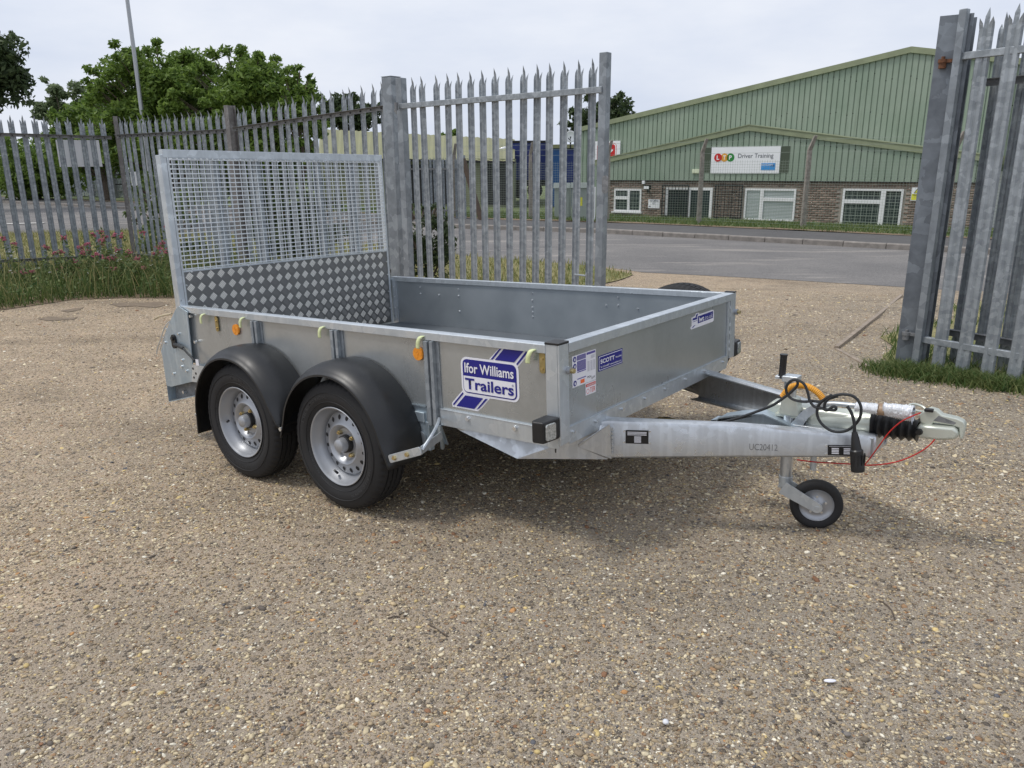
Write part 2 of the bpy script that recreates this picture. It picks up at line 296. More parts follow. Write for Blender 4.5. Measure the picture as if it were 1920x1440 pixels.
# ------------------------------------------------------------------ mesh helpers
class MB:
    def __init__(s): s.v = []; s.f = []; s.mi = []; s.cur = 0
    def add(s, vs, fs):
        o = len(s.v); s.v += [tuple(map(float, p)) for p in vs]; s.f += [tuple(i+o for i in f) for f in fs]; s.mi += [s.cur]*len(fs); return s
    def box(s, c, d, rot=None):
        hx, hy, hz = d[0]/2, d[1]/2, d[2]/2
        vs = [Vector((x, y, z)) for z in (-hz, hz) for y in (-hy, hy) for x in (-hx, hx)]
        if rot is not None: vs = [rot @ p for p in vs]
        c = Vector(c)
        return s.add([p+c for p in vs], [(0, 2, 3, 1), (4, 5, 7, 6), (0, 1, 5, 4), (2, 6, 7, 3), (0, 4, 6, 2), (1, 3, 7, 5)])
    def bx(s, x0, x1, y0, y1, z0, z1): return s.box(((x0+x1)/2, (y0+y1)/2, (z0+z1)/2), (abs(x1-x0), abs(y1-y0), abs(z1-z0)))
    def beam(s, p0, p1, w, h, up=(0, 0, 1), w1=None, h1=None):
        p0 = Vector(p0); p1 = Vector(p1); d = (p1-p0).normalized(); u = Vector(up); sd = d.cross(u).normalized(); u = sd.cross(d).normalized()
        vs = []
        for p, ww, hh in ((p0, w, h), (p1, w1 or w, h1 or h)):
            for a, b in ((-1, -1), (1, -1), (1, 1), (-1, 1)): vs.append(p + sd*a*ww/2 + u*b*hh/2)
        return s.add(vs, [(3, 2, 1, 0), (4, 5, 6, 7), (0, 1, 5, 4), (1, 2, 6, 5), (2, 3, 7, 6), (3, 0, 4, 7)])
    def tube(s, pts, r, n=8, cap=True):
        pts = [Vector(p) for p in pts]; rs = r if isinstance(r, (list, tuple)) else [r]*len(pts)
        rings = []; prev = None
        for i, p in enumerate(pts):
            d = (pts[min(i+1, len(pts)-1)] - pts[max(i-1, 0)])
            if d.length < 1e-9: d = Vector((0, 0, 1))
            d.normalize()
            if prev is None:
                a = Vector((0, 0, 1)) if abs(d.z) < .9 else Vector((1, 0, 0)); u = d.cross(a).normalized()
            else:
                u = (prev - d*prev.dot(d)); u = u.normalized() if u.length > 1e-6 else d.orthogonal().normalized()
            prev = u; w = d.cross(u)
            rings.append([p + (u*math.cos(2*PI*k/n) + w*math.sin(2*PI*k/n))*rs[i] for k in range(n)])
        vs = [q for rg in rings for q in rg]; fs = []
        for i in range(len(rings)-1):
            for k in range(n): fs.append((i*n+k, i*n+(k+1) % n, (i+1)*n+(k+1) % n, (i+1)*n+k))
        if cap: fs.append(tuple(range(n-1, -1, -1))); fs.append(tuple((len(rings)-1)*n+k for k in range(n)))
        return s.add(vs, fs)
    def cyl(s, p0, p1, r, r1=None, n=14): return s.tube([p0, p1], [r, r if r1 is None else r1], n)
    def lathe(s, prof, c=(0, 0, 0), axis='Y', n=40, a0=0., a1=2*PI):
        """prof = [(along axis, radius)]; angle measured in the plane across the axis"""
        full = abs(a1-a0-2*PI) < 1e-6; m = n if full else n+1
        vs = []
        for al, r in prof:
            for k in range(m):
                a = a0+(a1-a0)*k/n; u, w = r*math.cos(a), r*math.sin(a)
                vs.append({'Y': (c[0]+u, c[1]+al, c[2]+w), 'Z': (c[0]+u, c[1]+w, c[2]+al), 'X': (c[0]+al, c[1]+u, c[2]+w)}[axis])
        fs = []
        for i in range(len(prof)-1):
            for k in range(n):
                fs.append((i*m+k, i*m+(k+1) % m, (i+1)*m+(k+1) % m, (i+1)*m+k))
        return s.add(vs, fs)
    def prism(s, poly, fn, d0, d1):
        """poly 2D points; fn(u,v,d)->3D"""
        n = len(poly); vs = [fn(u, v, d0) for u, v in poly] + [fn(u, v, d1) for u, v in poly]
        return s.add(vs, [tuple(range(n-1, -1, -1)), tuple(range(n, 2*n))] + [(i, (i+1) % n, n+(i+1) % n, n+i) for i in range(n)])
    def build(s, name, mat, parent=None, smooth=False, bevel=0., kind=None, label=None, solid=0.):
        me = bpy.data.meshes.new(name); me.from_pydata(s.v, [], s.f); me.validate()
        mats = mat if isinstance(mat, (list, tuple)) else [mat]
        for m_ in mats: me.materials.append(M[m_] if isinstance(m_, str) else m_)
        if len(mats) > 1 and len(me.polygons) == len(s.mi): me.polygons.foreach_set('material_index', s.mi)
        import bmesh
        bm = bmesh.new(); bm.from_mesh(me); bmesh.ops.recalc_face_normals(bm, faces=bm.faces); bm.to_mesh(me); bm.free()
        if smooth: set_smooth(me, smooth if smooth is not True else 40)
        o = bpy.data.objects.new(name, me); col.objects.link(o)
        if parent: o.parent = parent
        if bevel:
            b = o.modifiers.new('bevel', 'BEVEL'); b.width = bevel; b.segments = 2; b.limit_method = 'ANGLE'; b.angle_limit = R(40)
            me.polygons.foreach_set('use_smooth', [True]*len(me.polygons))
            b.harden_normals = True
        if solid:
            b = o.modifiers.new('solid', 'SOLIDIFY'); b.thickness = solid; b.offset = 0
        if kind: o['kind'] = kind
        if label: o['label'] = label
        return o
def set_smooth(me, ang):
    me.polygons.foreach_set('use_smooth', [True]*len(me.polygons))
    me.set_sharp_from_angle(angle=R(ang))
def thing(name, label, cat, loc=(0, 0, 0), rz=0, group=None, mat=None):
    o = bpy.data.objects.new(name, None); col.objects.link(o); o.empty_display_size = .1
    if mat is not None: o.matrix_world = mat
    else: o.location = loc; o.rotation_euler = (0, 0, rz)
    o['label'] = label; o['category'] = cat
    if group: o['group'] = group
    return o
def tag(o, label, cat, group=None):
    o['label'] = label; o['category'] = cat
    if group: o['group'] = group
    return o
def link_copy(o, parent, loc=None, rot=None, scale=None):
    c = o.copy(); col.objects.link(c); c.parent = parent
    if loc is not None: c.location = loc
    if rot is not None: c.rotation_euler = rot
    if scale is not None: c.scale = scale
    return c
def dup(root, loc, rz=None, label=None, parent='same'):
    r = root.copy(); col.objects.link(r); r.location = loc
    if parent != 'same': r.parent = parent
    if rz is not None: r.rotation_euler = (0, 0, rz)
    if label: r['label'] = label
    for ch in list(root.children):
        c = ch.copy(); col.objects.link(c); c.parent = r
        for gch in ch.children:
            d = gch.copy(); col.objects.link(d); d.parent = c
    return r
def np_mesh(name, V, Fq, mat, tint=None, tint_rgb=None, parent=None, kind=None, smooth=False):
    """fast mesh from numpy arrays; Fq (n,k) faces; tint per face or rgb per vertex"""
    me = bpy.data.meshes.new(name); nf, k = Fq.shape
    me.vertices.add(len(V)); me.vertices.foreach_set('co', V.astype(np.float32).ravel())
    me.loops.add(nf*k); me.loops.foreach_set('vertex_index', Fq.astype(np.int32).ravel())
    me.polygons.add(nf); me.polygons.foreach_set('loop_start', np.arange(0, nf*k, k, dtype=np.int32))
    try: me.polygons.foreach_set('loop_total', np.full(nf, k, dtype=np.int32))
    except Exception: pass
    if tint is not None:
        at = me.attributes.new('tint', 'FLOAT', 'FACE'); at.data.foreach_set('value', tint.astype(np.float32))
    if tint_rgb is not None:
        at = me.attributes.new('tint', 'FLOAT_COLOR', 'POINT'); at.data.foreach_set('color', tint_rgb.astype(np.float32).ravel())
    me.materials.append(M[mat] if isinstance(mat, str) else mat)
    if smooth: me.polygons.foreach_set('use_smooth', [True]*nf)
    me.update(); me.validate()
    o = bpy.data.objects.new(name, me); col.objects.link(o)
    if parent: o.parent = parent
    if kind: o['kind'] = kind
    return o
def text_obj(txt, width, height, mat, name='lettering', bold=0., parent=None, frame=None, depth=0.):
    """lettering mesh fitted into width x height, centred at the origin of frame (4x4 matrix)"""
    cu = bpy.data.curves.new(name, 'FONT'); cu.body = txt; cu.size = 1; cu.offset = bold; cu.extrude = depth; cu.resolution_u = 3
    o = bpy.data.objects.new('tmp', cu); col.objects.link(o)
    dg = bpy.context.evaluated_depsgraph_get(); me = bpy.data.meshes.new_from_object(o.evaluated_get(dg)); bpy.data.objects.remove(o)
    n = len(me.vertices); a = np.zeros(n*3); me.vertices.foreach_get('co', a); a = a.reshape(-1, 3)
    lo = a.min(0); hi = a.max(0); a[:, 0] = (a[:, 0]-(lo[0]+hi[0])/2)*width/(hi[0]-lo[0]); a[:, 1] = (a[:, 1]-(lo[1]+hi[1])/2)*height/(hi[1]-lo[1])
    me.vertices.foreach_set('co', a.ravel()); me.materials.clear(); me.materials.append(M[mat]); me.name = name; me.update()
    o = bpy.data.objects.new(name, me); col.objects.link(o)
    if parent: o.parent = parent
    if frame is not None: o.matrix_local = frame
    return o
def frame(origin, right, up):
    r_ = Vector(right).normalized(); u_ = Vector(up).normalized(); n_ = r_.cross(u_)
    m = Matrix((r_, u_, n_)).transposed().to_4x4(); m.translation = Vector(origin); return m
def rrect(x0, x1, y0, y1, r, n=5):
    pts = []
    for cx, cy, a in ((x1-r, y1-r, 0), (x0+r, y1-r, 90), (x0+r, y0+r, 180), (x1-r, y0+r, 270)):
        for k in range(n+1):
            t_ = R(a+90*k/n); pts.append((cx+r*math.cos(t_), cy+r*math.sin(t_)))
    return pts
def spline(pts, n=8):
    P = [Vector(p) for p in pts]; out = []
    for i in range(len(P)-1):
        p0 = P[max(i-1, 0)]; p1 = P[i]; p2 = P[i+1]; p3 = P[min(i+2, len(P)-1)]
        for k in range(n):
            t_ = k/n
            out.append(.5*((2*p1)+(p2-p0)*t_+(2*p0-5*p1+4*p2-p3)*t_*t_+(3*p1-p0-3*p2+p3)*t_**3))
    out.append(P[-1]); return out
# ------------------------------------------------------------------ terrain
def sstep(a, b, x):
    t_ = np.clip((x-a)/(b-a), 0, 1); return t_*t_*(3-2*t_)
def GR(x, y):
    z = 0.02661*x + -0.03862*y + 0.14282; k = .03
    z = -.10+k*np.logaddexp(0, (z+.10)/k)
    w = sstep(9.5, 13, y+.3*x); return z*(1-w)-.27*w
NEAR = [(-80, 14), (-40, 17), (-24, 19.5), (-14.3, 22), (-11, 22.8), (-6, 20.5), (-2.25, 17.6), (-1.06, 15.8), (1.6, 13.8), (2.2, 13.0), (4.1, 12.1), (5.73, 11.18), (9, 9.1), (14, 6.0), (30, -6)]
KERB = [(-80, 84), (-28.7, 44.8), (-17.5, 36.4), (-8, 28.9), (-1.7, 24.07), (2.63, 21.85), (9.08, 16.74), (20, 7.9), (34, -3.4)]
def nearY(x): return np.interp(x, [p[0] for p in NEAR], [p[1] for p in NEAR])
def kerbY(x): return np.interp(x, [p[0] for p in KERB], [p[1] for p in KERB])
def grid_mesh(name, xs, ys, zf, mat, kind='structure', yf=None):
    X, Y = np.meshgrid(xs, ys); 
    if yf is not None: X, Y = yf(X, Y)
    Z = zf(X, Y); V = np.stack([X, Y, Z], -1).reshape(-1, 3)
    ny, nx = X.shape; i = np.arange(ny*nx).reshape(ny, nx)
    Fq = np.stack([i[:-1, :-1], i[:-1, 1:], i[1:, 1:], i[1:, :-1]], -1).reshape(-1, 4)
    return np_mesh(name, V, Fq, mat, kind=kind, smooth=True)
def uneven(X, Y): return .006*np.sin(X*2.1+1.3*np.sin(Y*1.7))*np.sin(Y*2.6+X*.6)
xs = np.concatenate([np.linspace(-60, -12, 40), np.linspace(-11.8, 9, 209), np.linspace(9.3, 40, 50)])
ys = np.concatenate([np.linspace(-30, -2, 20), np.linspace(-1.9, 14, 160), np.linspace(14.2, 27, 60)])
def zg(X, Y):
    n_ = nearY(X); return GR(X, Y) + uneven(X, Y)*(1-sstep(-1.5, 0, Y-n_)) - .5*sstep(.15, .9, Y-n_)
grid_mesh('ground', xs, ys, zg, 'gravel')
grid_mesh('terrain', np.linspace(-900, 900, 20), np.linspace(-900, 900, 20), lambda X, Y: X*0-.95, 'terrain')
# road between the gravel edge and the far kerb, gently falling to the kerb
def road_pts(X, T):
    return X, nearY(X) + (kerbY(X)-nearY(X))*T
xr = np.concatenate([np.linspace(-78, -16, 40), np.linspace(-15.8, 12, 140), np.linspace(12.2, 30, 30)])
grid_mesh('road', xr, np.linspace(0, 1, 14), lambda X, Y: -.266-.115*np.clip((Y-nearY(X))/(kerbY(X)-nearY(X)+.001), 0, 1), 'road', yf=road_pts)
# kerb, footpath, far verge: follow the kerb line
def along(poly, step):
    P = np.array(poly, float); seg = np.hypot(*(P[1:]-P[:-1]).T); S = np.concatenate([[0], np.cumsum(seg)])
    s_ = np.arange(0, S[-1], step); return np.stack([np.interp(s_, S, P[:, 0]), np.interp(s_, S, P[:, 1])], -1)
KP = along(KERB, .915)
def strip(name, o0, o1, z0, z1, mat, n=5, pts=KP, kind='structure', rough=0.):
    T = np.gradient(pts, axis=0); T /= np.linalg.norm(T, axis=1)[:, None]; N = np.stack([-T[:, 1], T[:, 0]], -1)
    a = np.linspace(0, 1, n); Vv = []
    for t_ in a:
        q = pts + N*(o0+(o1-o0)*t_); Vv.append(np.column_stack([q, np.full(len(q), z0+(z1-z0)*t_) + rough*rng.normal(size=len(q))]))
    V = np.stack(Vv, 0); i = np.arange(V.shape[0]*V.shape[1]).reshape(V.shape[:2])
    Fq = np.stack([i[:-1, :-1], i[:-1, 1:], i[1:, 1:], i[1:, :-1]], -1).reshape(-1, 4)
    return np_mesh(name, V.reshape(-1, 3), Fq, mat, kind=kind, smooth=True)
strip('footpath', .125, 2.35, -.268, -.262, 'path')
strip('verge', 2.35, 11, -.256, -.62, 'verge_green', n=14, rough=.012)
strip('soil_strip', 2.22, 2.62, -.246, -.246, 'soil', n=5, rough=.006)
kroot = bpy.data.objects.new('kerb', None); col.objects.link(kroot); kroot['kind'] = 'structure'
kb = MB(); kb.prism([(0, -.45), (.125, -.45), (.125, -.258), (.02, -.258), (0, -.28)], lambda u, v, d: (d, u, v), .006, .909)
k0 = kb.build('kerb_stone', 'kerb', kroot, bevel=.006); first = True; rest = MB()
for i in range(len(KP)-1):
    a, b = KP[i], KP[i+1]; an = math.atan2(b[1]-a[1], b[0]-a[0])
    if -9 < a[0] < 14:
        o = k0 if first else link_copy(k0, kroot); first = False
        o.location = (a[0], a[1], random.uniform(-.006, .004)); o.rotation_euler = (0, 0, an + random.uniform(-.004, .004)); o.scale = (np.hypot(*(b-a))/.915, 1, 1)
    else:
        c_, s_ = math.cos(an), math.sin(an)
        rest.prism([(0, -.45), (.125, -.45), (.125, -.26), (0, -.275)], lambda u, v, d: (a[0]+c_*d-s_*u, a[1]+s_*d+c_*u, v), .004, .91)
o = rest.build('kerb_run', 'kerb', kroot, kind='stuff')

def poly_sheet(name, poly, mat, dz, kind='structure', step=.35, zf=None):
    """flat patch following the terrain inside a polygon (clipped grid)"""
    P = np.array(poly); x0, y0 = P.min(0); x1, y1 = P.max(0)
    nx = int((x1-x0)/step)+2; ny = int((y1-y0)/step)+2
    import bmesh
    bm = bmesh.new(); vs = [bm.verts.new((p[0], p[1], 0)) for p in poly]; f = bm.faces.new(vs)
    for k in range(1, nx):
        x_ = x0+k*step; bmesh.ops.bisect_plane(bm, geom=bm.verts[:]+bm.edges[:]+bm.faces[:], plane_co=(x_, 0, 0), plane_no=(1, 0, 0))
    for k in range(1, ny):
        y_ = y0+k*step; bmesh.ops.bisect_plane(bm, geom=bm.verts[:]+bm.edges[:]+bm.faces[:], plane_co=(0, y_, 0), plane_no=(0, 1, 0))
    for v_ in bm.verts: v_.co.z = float(GR(v_.co.x, v_.co.y) + uneven(v_.co.x, v_.co.y)) + dz
    bmesh.ops.recalc_face_normals(bm, faces=bm.faces)
    me = bpy.data.meshes.new(name); bm.to_mesh(me); bm.free(); me.materials.append(M[mat])
    o = bpy.data.objects.new(name, me); col.objects.link(o); o['kind'] = kind; return o
VERGE_L = [(-1.2, 9.45), (.5, 10.1), (1.25, 11.2), (2.0, 12.7), (1.45, 13.85), (-1.1, 15.7), (-2.35, 17.5), (-6, 20.3), (-11, 22.6), (-14.3, 21.8), (-24, 19.2), (-24, 5), (-10.5, 10.6), (-6.1, 13.0), (-3.8, 11.4)]
BED = [(-9.5, 7.4), (-7.2, 8.35), (-5.95, 8.85), (-5.5, 9.6), (-4.9, 9.75), (-4.2, 9.7), (-3.4, 9.75), (-2.6, 9.35), (-1.9, 9.1), (-1.45, 9.2), (-3.8, 11.35), (-6.1, 12.95), (-10.4, 10.5)]
VERGE_R = [(2.98, 5.2), (2.85, 5.62), (2.95, 6.0), (3.22, 6.35), (3.3, 6.8), (3.75, 7.2), (4.4, 7.6), (4.9, 8.5), (5.8, 9.3), (6.5, 9.6), (7.2, 9.75), (8.9, 8.65), (14, 5.6), (16, 0), (6.6, 1.5), (4.4, 3.7), (3.5, 4.7)]
poly_sheet('grass_verge', VERGE_L, 'verge', .014)
poly_sheet('soil_bed', BED, 'soil', .006)
poly_sheet('grass_verge_right', VERGE_R, 'verge', .008)

def inside(poly, x, y):
    P = np.array(poly); n = len(P); c = np.zeros(len(x), bool); j = n-1
    for i in range(n):
        cond = ((P[i, 1] > y) != (P[j, 1] > y)) & (x < (P[j, 0]-P[i, 0])*(y-P[i, 1])/(P[j, 1]-P[i, 1]+1e-12)+P[i, 0]); c ^= cond; j = i
    return c
# loose and half-buried stones over the yard: nobody could count them
def stones(N, lo, hi, base):
    r_ = lo*np.exp(rng.random(N)*math.log(hi/lo))
    az = rng.uniform(-.66, .66, N); x = r_*np.sin(az); y = r_*np.cos(az)
    ok = ~(inside(VERGE_R, x, y) | inside(BED, x, y) | inside(VERGE_L, x, y)) & (y < nearY(x)-.1); x, y = x[ok], y[ok]; N = len(x)
    size = np.clip(.0025*np.exp(rng.normal(0, .46, N)), .0015, .0095)*np.clip(.85+.10*np.hypot(x, y), .9, 1.7)
    t_ = (1+5**.5)/2
    if base == 20:
        iv = np.array([(-1, t_, 0), (1, t_, 0), (-1, -t_, 0), (1, -t_, 0), (0, -1, t_), (0, 1, t_), (0, -1, -t_), (0, 1, -t_), (t_, 0, -1), (t_, 0, 1), (-t_, 0, -1), (-t_, 0, 1)])/1.9
        ifc = np.array([(0, 11, 5), (0, 5, 1), (0, 1, 7), (0, 7, 10), (0, 10, 11), (1, 5, 9), (5, 11, 4), (11, 10, 2), (10, 7, 6), (7, 1, 8), (3, 9, 4), (3, 4, 2), (3, 2, 6), (3, 6, 8), (3, 8, 9), (4, 9, 5), (2, 4, 11), (6, 2, 10), (8, 6, 7), (9, 8, 1)])
    else:
        iv = np.array([(1, 0, 0), (-1, 0, 0), (0, 1, 0), (0, -1, 0), (0, 0, 1), (.7, .7, -.2), (-.7, -.7, -.2)])
        ifc = np.array([(0, 5, 4), (5, 2, 4), (2, 1, 4), (1, 6, 4), (6, 3, 4), (3, 0, 4)])
    nv_ = len(iv)
    V = iv[None]*(1+rng.uniform(-.28, .28, (N, nv_, 1)))
    V = V*np.stack([size*rng.uniform(1., 1.9, N), size*rng.uniform(.8, 1.2, N), size*rng.uniform(.35, .7, N)], -1)[:, None]
    a = rng.uniform(0, 2*PI, N); c_, s_ = np.cos(a)[:, None], np.sin(a)[:, None]
    tl_ = rng.normal(0, .18, (N, 1)); V[:, :, 2] += V[:, :, 0]*tl_
    X = V[:, :, 0]*c_-V[:, :, 1]*s_ + x[:, None]; Y = V[:, :, 0]*s_+V[:, :, 1]*c_ + y[:, None]
    Z = V[:, :, 2] + (GR(x, y)+uneven(x, y)+size*rng.uniform(-.15, .3, N))[:, None]
    pal = np.array([srgb(*c) for c in ((166, 148, 120), (188, 168, 134), (142, 126, 104), (206, 190, 156), (122, 112, 98), (222, 208, 176), (232, 224, 204), (104, 96, 88), (158, 126, 94), (196, 148, 98), (98, 98, 102), (140, 104, 78), (214, 190, 132))])
    pr = np.array([.19, .18, .15, .12, .09, .08, .035, .045, .04, .006, .012, .012, .02]); pr /= pr.sum()
    C_ = pal[rng.choice(len(pal), N, p=pr)]*np.concatenate([rng.uniform(.82, 1.1, (N, 1)).repeat(3, 1), np.ones((N, 1))], 1)
    V = np.stack([X, Y, Z], -1).reshape(-1, 3)
    Fq = (ifc[None]+nv_*np.arange(N)[:, None, None]).reshape(-1, 3)
    o = np_mesh('gravel_stones', V, Fq, 'stone', tint_rgb=np.repeat(C_, nv_, 0), kind='stuff', smooth=True)
    tag(o, 'loose pale and brown stones scattered over the near yard' if base == 20 else 'loose pale stones scattered over the far part of the yard', 'gravel')
stones(62000, 1.25, 4.2, 20); stones(120000, 3.2, 11.5, 6)

def blades(name, x, y, h, mat, label, zf=GR, width=.006, lean=.35, tint=None, dz=0.):
    N = len(x); a = rng.uniform(0, 2*PI, N); l = rng.normal(0, lean, (N, 2))*h[:, None]
    z = zf(x, y)+dz; wx, wy = np.cos(a)*width, np.sin(a)*width
    b0 = np.stack([x-wx, y-wy, z], -1); b1 = np.stack([x+wx, y+wy, z], -1)
    m0 = np.stack([x-wx*.7+l[:, 0]*.4, y-wy*.7+l[:, 1]*.4, z+h*.6], -1); m1 = np.stack([x+wx*.7+l[:, 0]*.4, y+wy*.7+l[:, 1]*.4, z+h*.6], -1)
    tp = np.stack([x+l[:, 0], y+l[:, 1], z+h], -1)
    V = np.stack([b0, b1, m1, m0, tp], 1).reshape(-1, 3); i = 5*np.arange(N)[:, None]
    Fq = np.concatenate([i+np.array([[0, 1, 2]]), i+np.array([[0, 2, 3]]), i+np.array([[3, 2, 4]])], 0)
    ti = rng.random(N)**1.5 if tint is None else tint
    o = np_mesh(name, V, Fq, mat, tint=np.concatenate([ti, ti, ti]), kind='stuff'); tag(o, label, 'grass'); return o
def scatter(poly, n):
    P = np.array(poly); lo, hi = P.min(0), P.max(0); x = rng.uniform(lo[0], hi[0], n); y = rng.uniform(lo[1], hi[1], n)
    k = inside(poly, x, y); return x[k], y[k]
x, y = scatter(VERGE_L, 90000); k = (np.abs(x) < y*.8); x, y = x[k], y[k]
h = rng.uniform(.03, .13, len(x)); blades('verge_grass', x, y, h, 'blade', 'short dry yellow-green grass on the verge beyond the fence', dz=.014, width=.008, lean=.45, tint=np.clip(rng.normal(.55, .28, len(x)), 0, 1))
x, y = scatter(BED, 26000); h = rng.uniform(.04, .30, len(x))*(.4+.9*rng.random(len(x)))*(1+.5*sstep(-6.3, -5.2, x)); blades('bed_grass', x, y, h, 'blade_green', 'long green grass growing along the foot of the left fence', width=.007)
x, y = scatter(BED, 3800); k = rng.random(len(x)) < .35+.65*sstep(-6.6, -5.4, x); x, y = x[k], y[k]
blades('dry_stalks', x, y, rng.uniform(.18, .62, len(x)), 'blade', 'tall dry tan stalks standing among the green weeds at left', width=.0045, lean=.32, tint=np.clip(rng.normal(.8, .2, len(x)), 0, 1))
x, y = scatter(VERGE_R, 90000)
k = (x < 9); d_ = np.hypot(x-3.4, y-5.2)
k &= (rng.random(len(x)) < np.where(d_ < 1.6, 1, .45)) & (np.sin(x*2.3+y*1.1)+np.sin(y*3.1-x*.7)+1.3*(d_ < 1.2) > -.5); x, y = x[k], y[k]
h = rng.uniform(.03, .12, len(x)); blades('gate_grass', x, y, h, 'blade_green', 'green grass tufts under and behind the right gate leaf', dz=.008, width=.005, lean=.6)
# grass straggling in front of the right gate and its post
n_ = 9000; u_ = rng.random(n_); x = 2.75+u_*1.15+rng.normal(0, .09, n_); y = 5.55-u_*1.25+rng.normal(0, .10, n_); h = rng.uniform(.02, .10, n_)
blades('gate_grass_edge', x, y, h, 'blade_green', 'ragged grass fringe at the foot of the right gate leaf', width=.0045, lean=.7)
def zfar(x, y): return np.full(len(x), -.27)-.28*np.clip((np.hypot(0, 0)+((y-kerbY(x))*.8-2.3)/8.5), 0, 1)
x = rng.uniform(-8, 14, 16000); y = kerbY(x)+rng.uniform(2.95, 9, 16000); h = rng.uniform(.05, .16, len(x))
blades('far_verge_grass', x, y, h, 'blade_green', 'rough green grass in front of the brick building', zf=zfar, width=.012, lean=.6, tint=np.clip(rng.normal(.4, .25, len(x)), 0, 1))

for k_, pp_ in enumerate(([(u/1.0) for u in ()],)): pass
for pts_ in ([(-4.85, 9.2781), (-4.728, 9.386), (-4.5116, 9.3397), (-4.3101, 9.4425), (-4.1099, 9.2472), (-4.1943, 9.0315), (-4.471, 9.1546), (-4.6293, 9.0879)], [(-5.1972, 8.3889), (-5.1184, 8.5072), (-4.9163, 8.4094), (-4.7942, 8.4659), (-4.7579, 8.3118), (-4.9058, 8.2862), (-5.0182, 8.2605)], [(-5.2014, 8.8361), (-5.1328, 8.9697), (-5.0438, 9.0724), (-5.001, 8.8976), (-5.0637, 8.7641)]):
    poly_sheet('damp_patch', pts_, 'damp', .005, step=.2)
# timber edging board, road marking
e0, e1, e2 = (2.7342, 6.3637, -0.0282), (3.8682, 8.0262, -0.0563), (5.0479, 9.9607, -0.1945)
b = MB(); b.beam((e0[0], e0[1], GR(*e0[:2])+.002), (e1[0], e1[1], GR(*e1[:2])+.002), .035, .05); b.beam((e1[0], e1[1], GR(*e1[:2])+.002), (e2[0], e2[1], GR(*e2[:2])+.004), .035, .05)
e3 = (2.6824, 5.6105, -0.0016); b.beam((e0[0], e0[1], GR(*e0[:2])-.004), (e3[0], e3[1], GR(*e3[:2])+.004), .03, .03)
o = b.build('edging_board', 'wood'); tag(o, 'weathered timber edging board set in the gravel by the right gate', 'edging')
m0, m1 = (-16.6663, 26.0996, -0.27), (-15.6144, 26.4703, -0.27)
mk = MB(); mk.beam((m0[0], m0[1], -.285), (m1[0], m1[1], -.285), .35, .012)
o = mk.build('road_marking', 'paint_white'); o['kind'] = 'structure'

# ------------------------------------------------------------------ palisade fences
def pale_mesh():
    b = MB(); prof = [(-.0345, 0), (-.027, .013), (-.012, .013), (0, .003), (.012, .013), (.027, .013), (.0345, 0)]
    th = .003; H_ = 1.0
    # body height 0..2.27, then three prongs
    z0, z1 = 0., 2.27; n = len(prof)
    vs = [(x_, y_, z0) for x_, y_ in prof]+[(x_, y_-th, z0) for x_, y_ in prof]+[(x_, y_, z1) for x_, y_ in prof]+[(x_, y_-th, z1) for x_, y_ in prof]
    fs = []
    for i in range(n-1):
        fs += [(i, i+1, 2*n+i+1, 2*n+i), (n+i+1, n+i, 3*n+i, 3*n+i+1), (i+1, i, n+i, n+i+1)]
    fs += [(0, 2*n, 3*n, n), (n-1, 2*n-1, 4*n-1, 3*n-1)]
    b.add(vs, fs)
    def prong(i0, i1, tipx, tipy, tipz, midz):
        base = [prof[i] for i in range(i0, i1+1)]; m = len(base)
        vs = [(x_, y_, z1) for x_, y_ in base]+[(x_, y_-th, z1) for x_, y_ in base]
        mx = sum(p[0] for p in base)/m
        vs += [(mx+(x_-mx)*.9+(tipx-mx)*.35, y_+(tipy-y_)*.35, midz) for x_, y_ in base]+[(mx+(x_-mx)*.9+(tipx-mx)*.35, y_-th+(tipy-y_)*.35, midz) for x_, y_ in base]
        vs += [(tipx, tipy, tipz)]; T = 4*m; f = []
        for i in range(m-1):
            f += [(i, i+1, 2*m+i+1, 2*m+i), (m+i+1, m+i, 3*m+i, 3*m+i+1), (2*m+i, 2*m+i+1, T), (3*m+i+1, 3*m+i, T)]
        f += [(0, 2*m, 3*m, m), (m-1, 2*m-1, 4*m-1, 3*m-1), (2*m, T, 3*m), (3*m-1, 4*m-1, T)]
        b.add(vs, f)
    prong(0, 2, -.031, .024, 2.335, 2.30); prong(2, 4, .004, -.020, 2.40, 2.345); prong(4, 6, .031, .024, 2.335, 2.30)
    return b
pale0 = pale_mesh().build('pale', 'galv'); pale_me = pale0.data; bpy.data.objects.remove(pale0)
def put_pale(parent, x, y, ztop, zbot, ang, side=1, wide=1.15):
    o = bpy.data.objects.new('pale', pale_me); col.objects.link(o); o.parent = parent
    o.location = (x, y, zbot); o.scale = (wide*random.uniform(.97, 1.03), side, (ztop-zbot)/2.4); o.rotation_euler = (R(random.uniform(-.5, .5)), R(random.uniform(-.5, .5)), ang+R(random.uniform(-1.2, 1.2)))
    return o
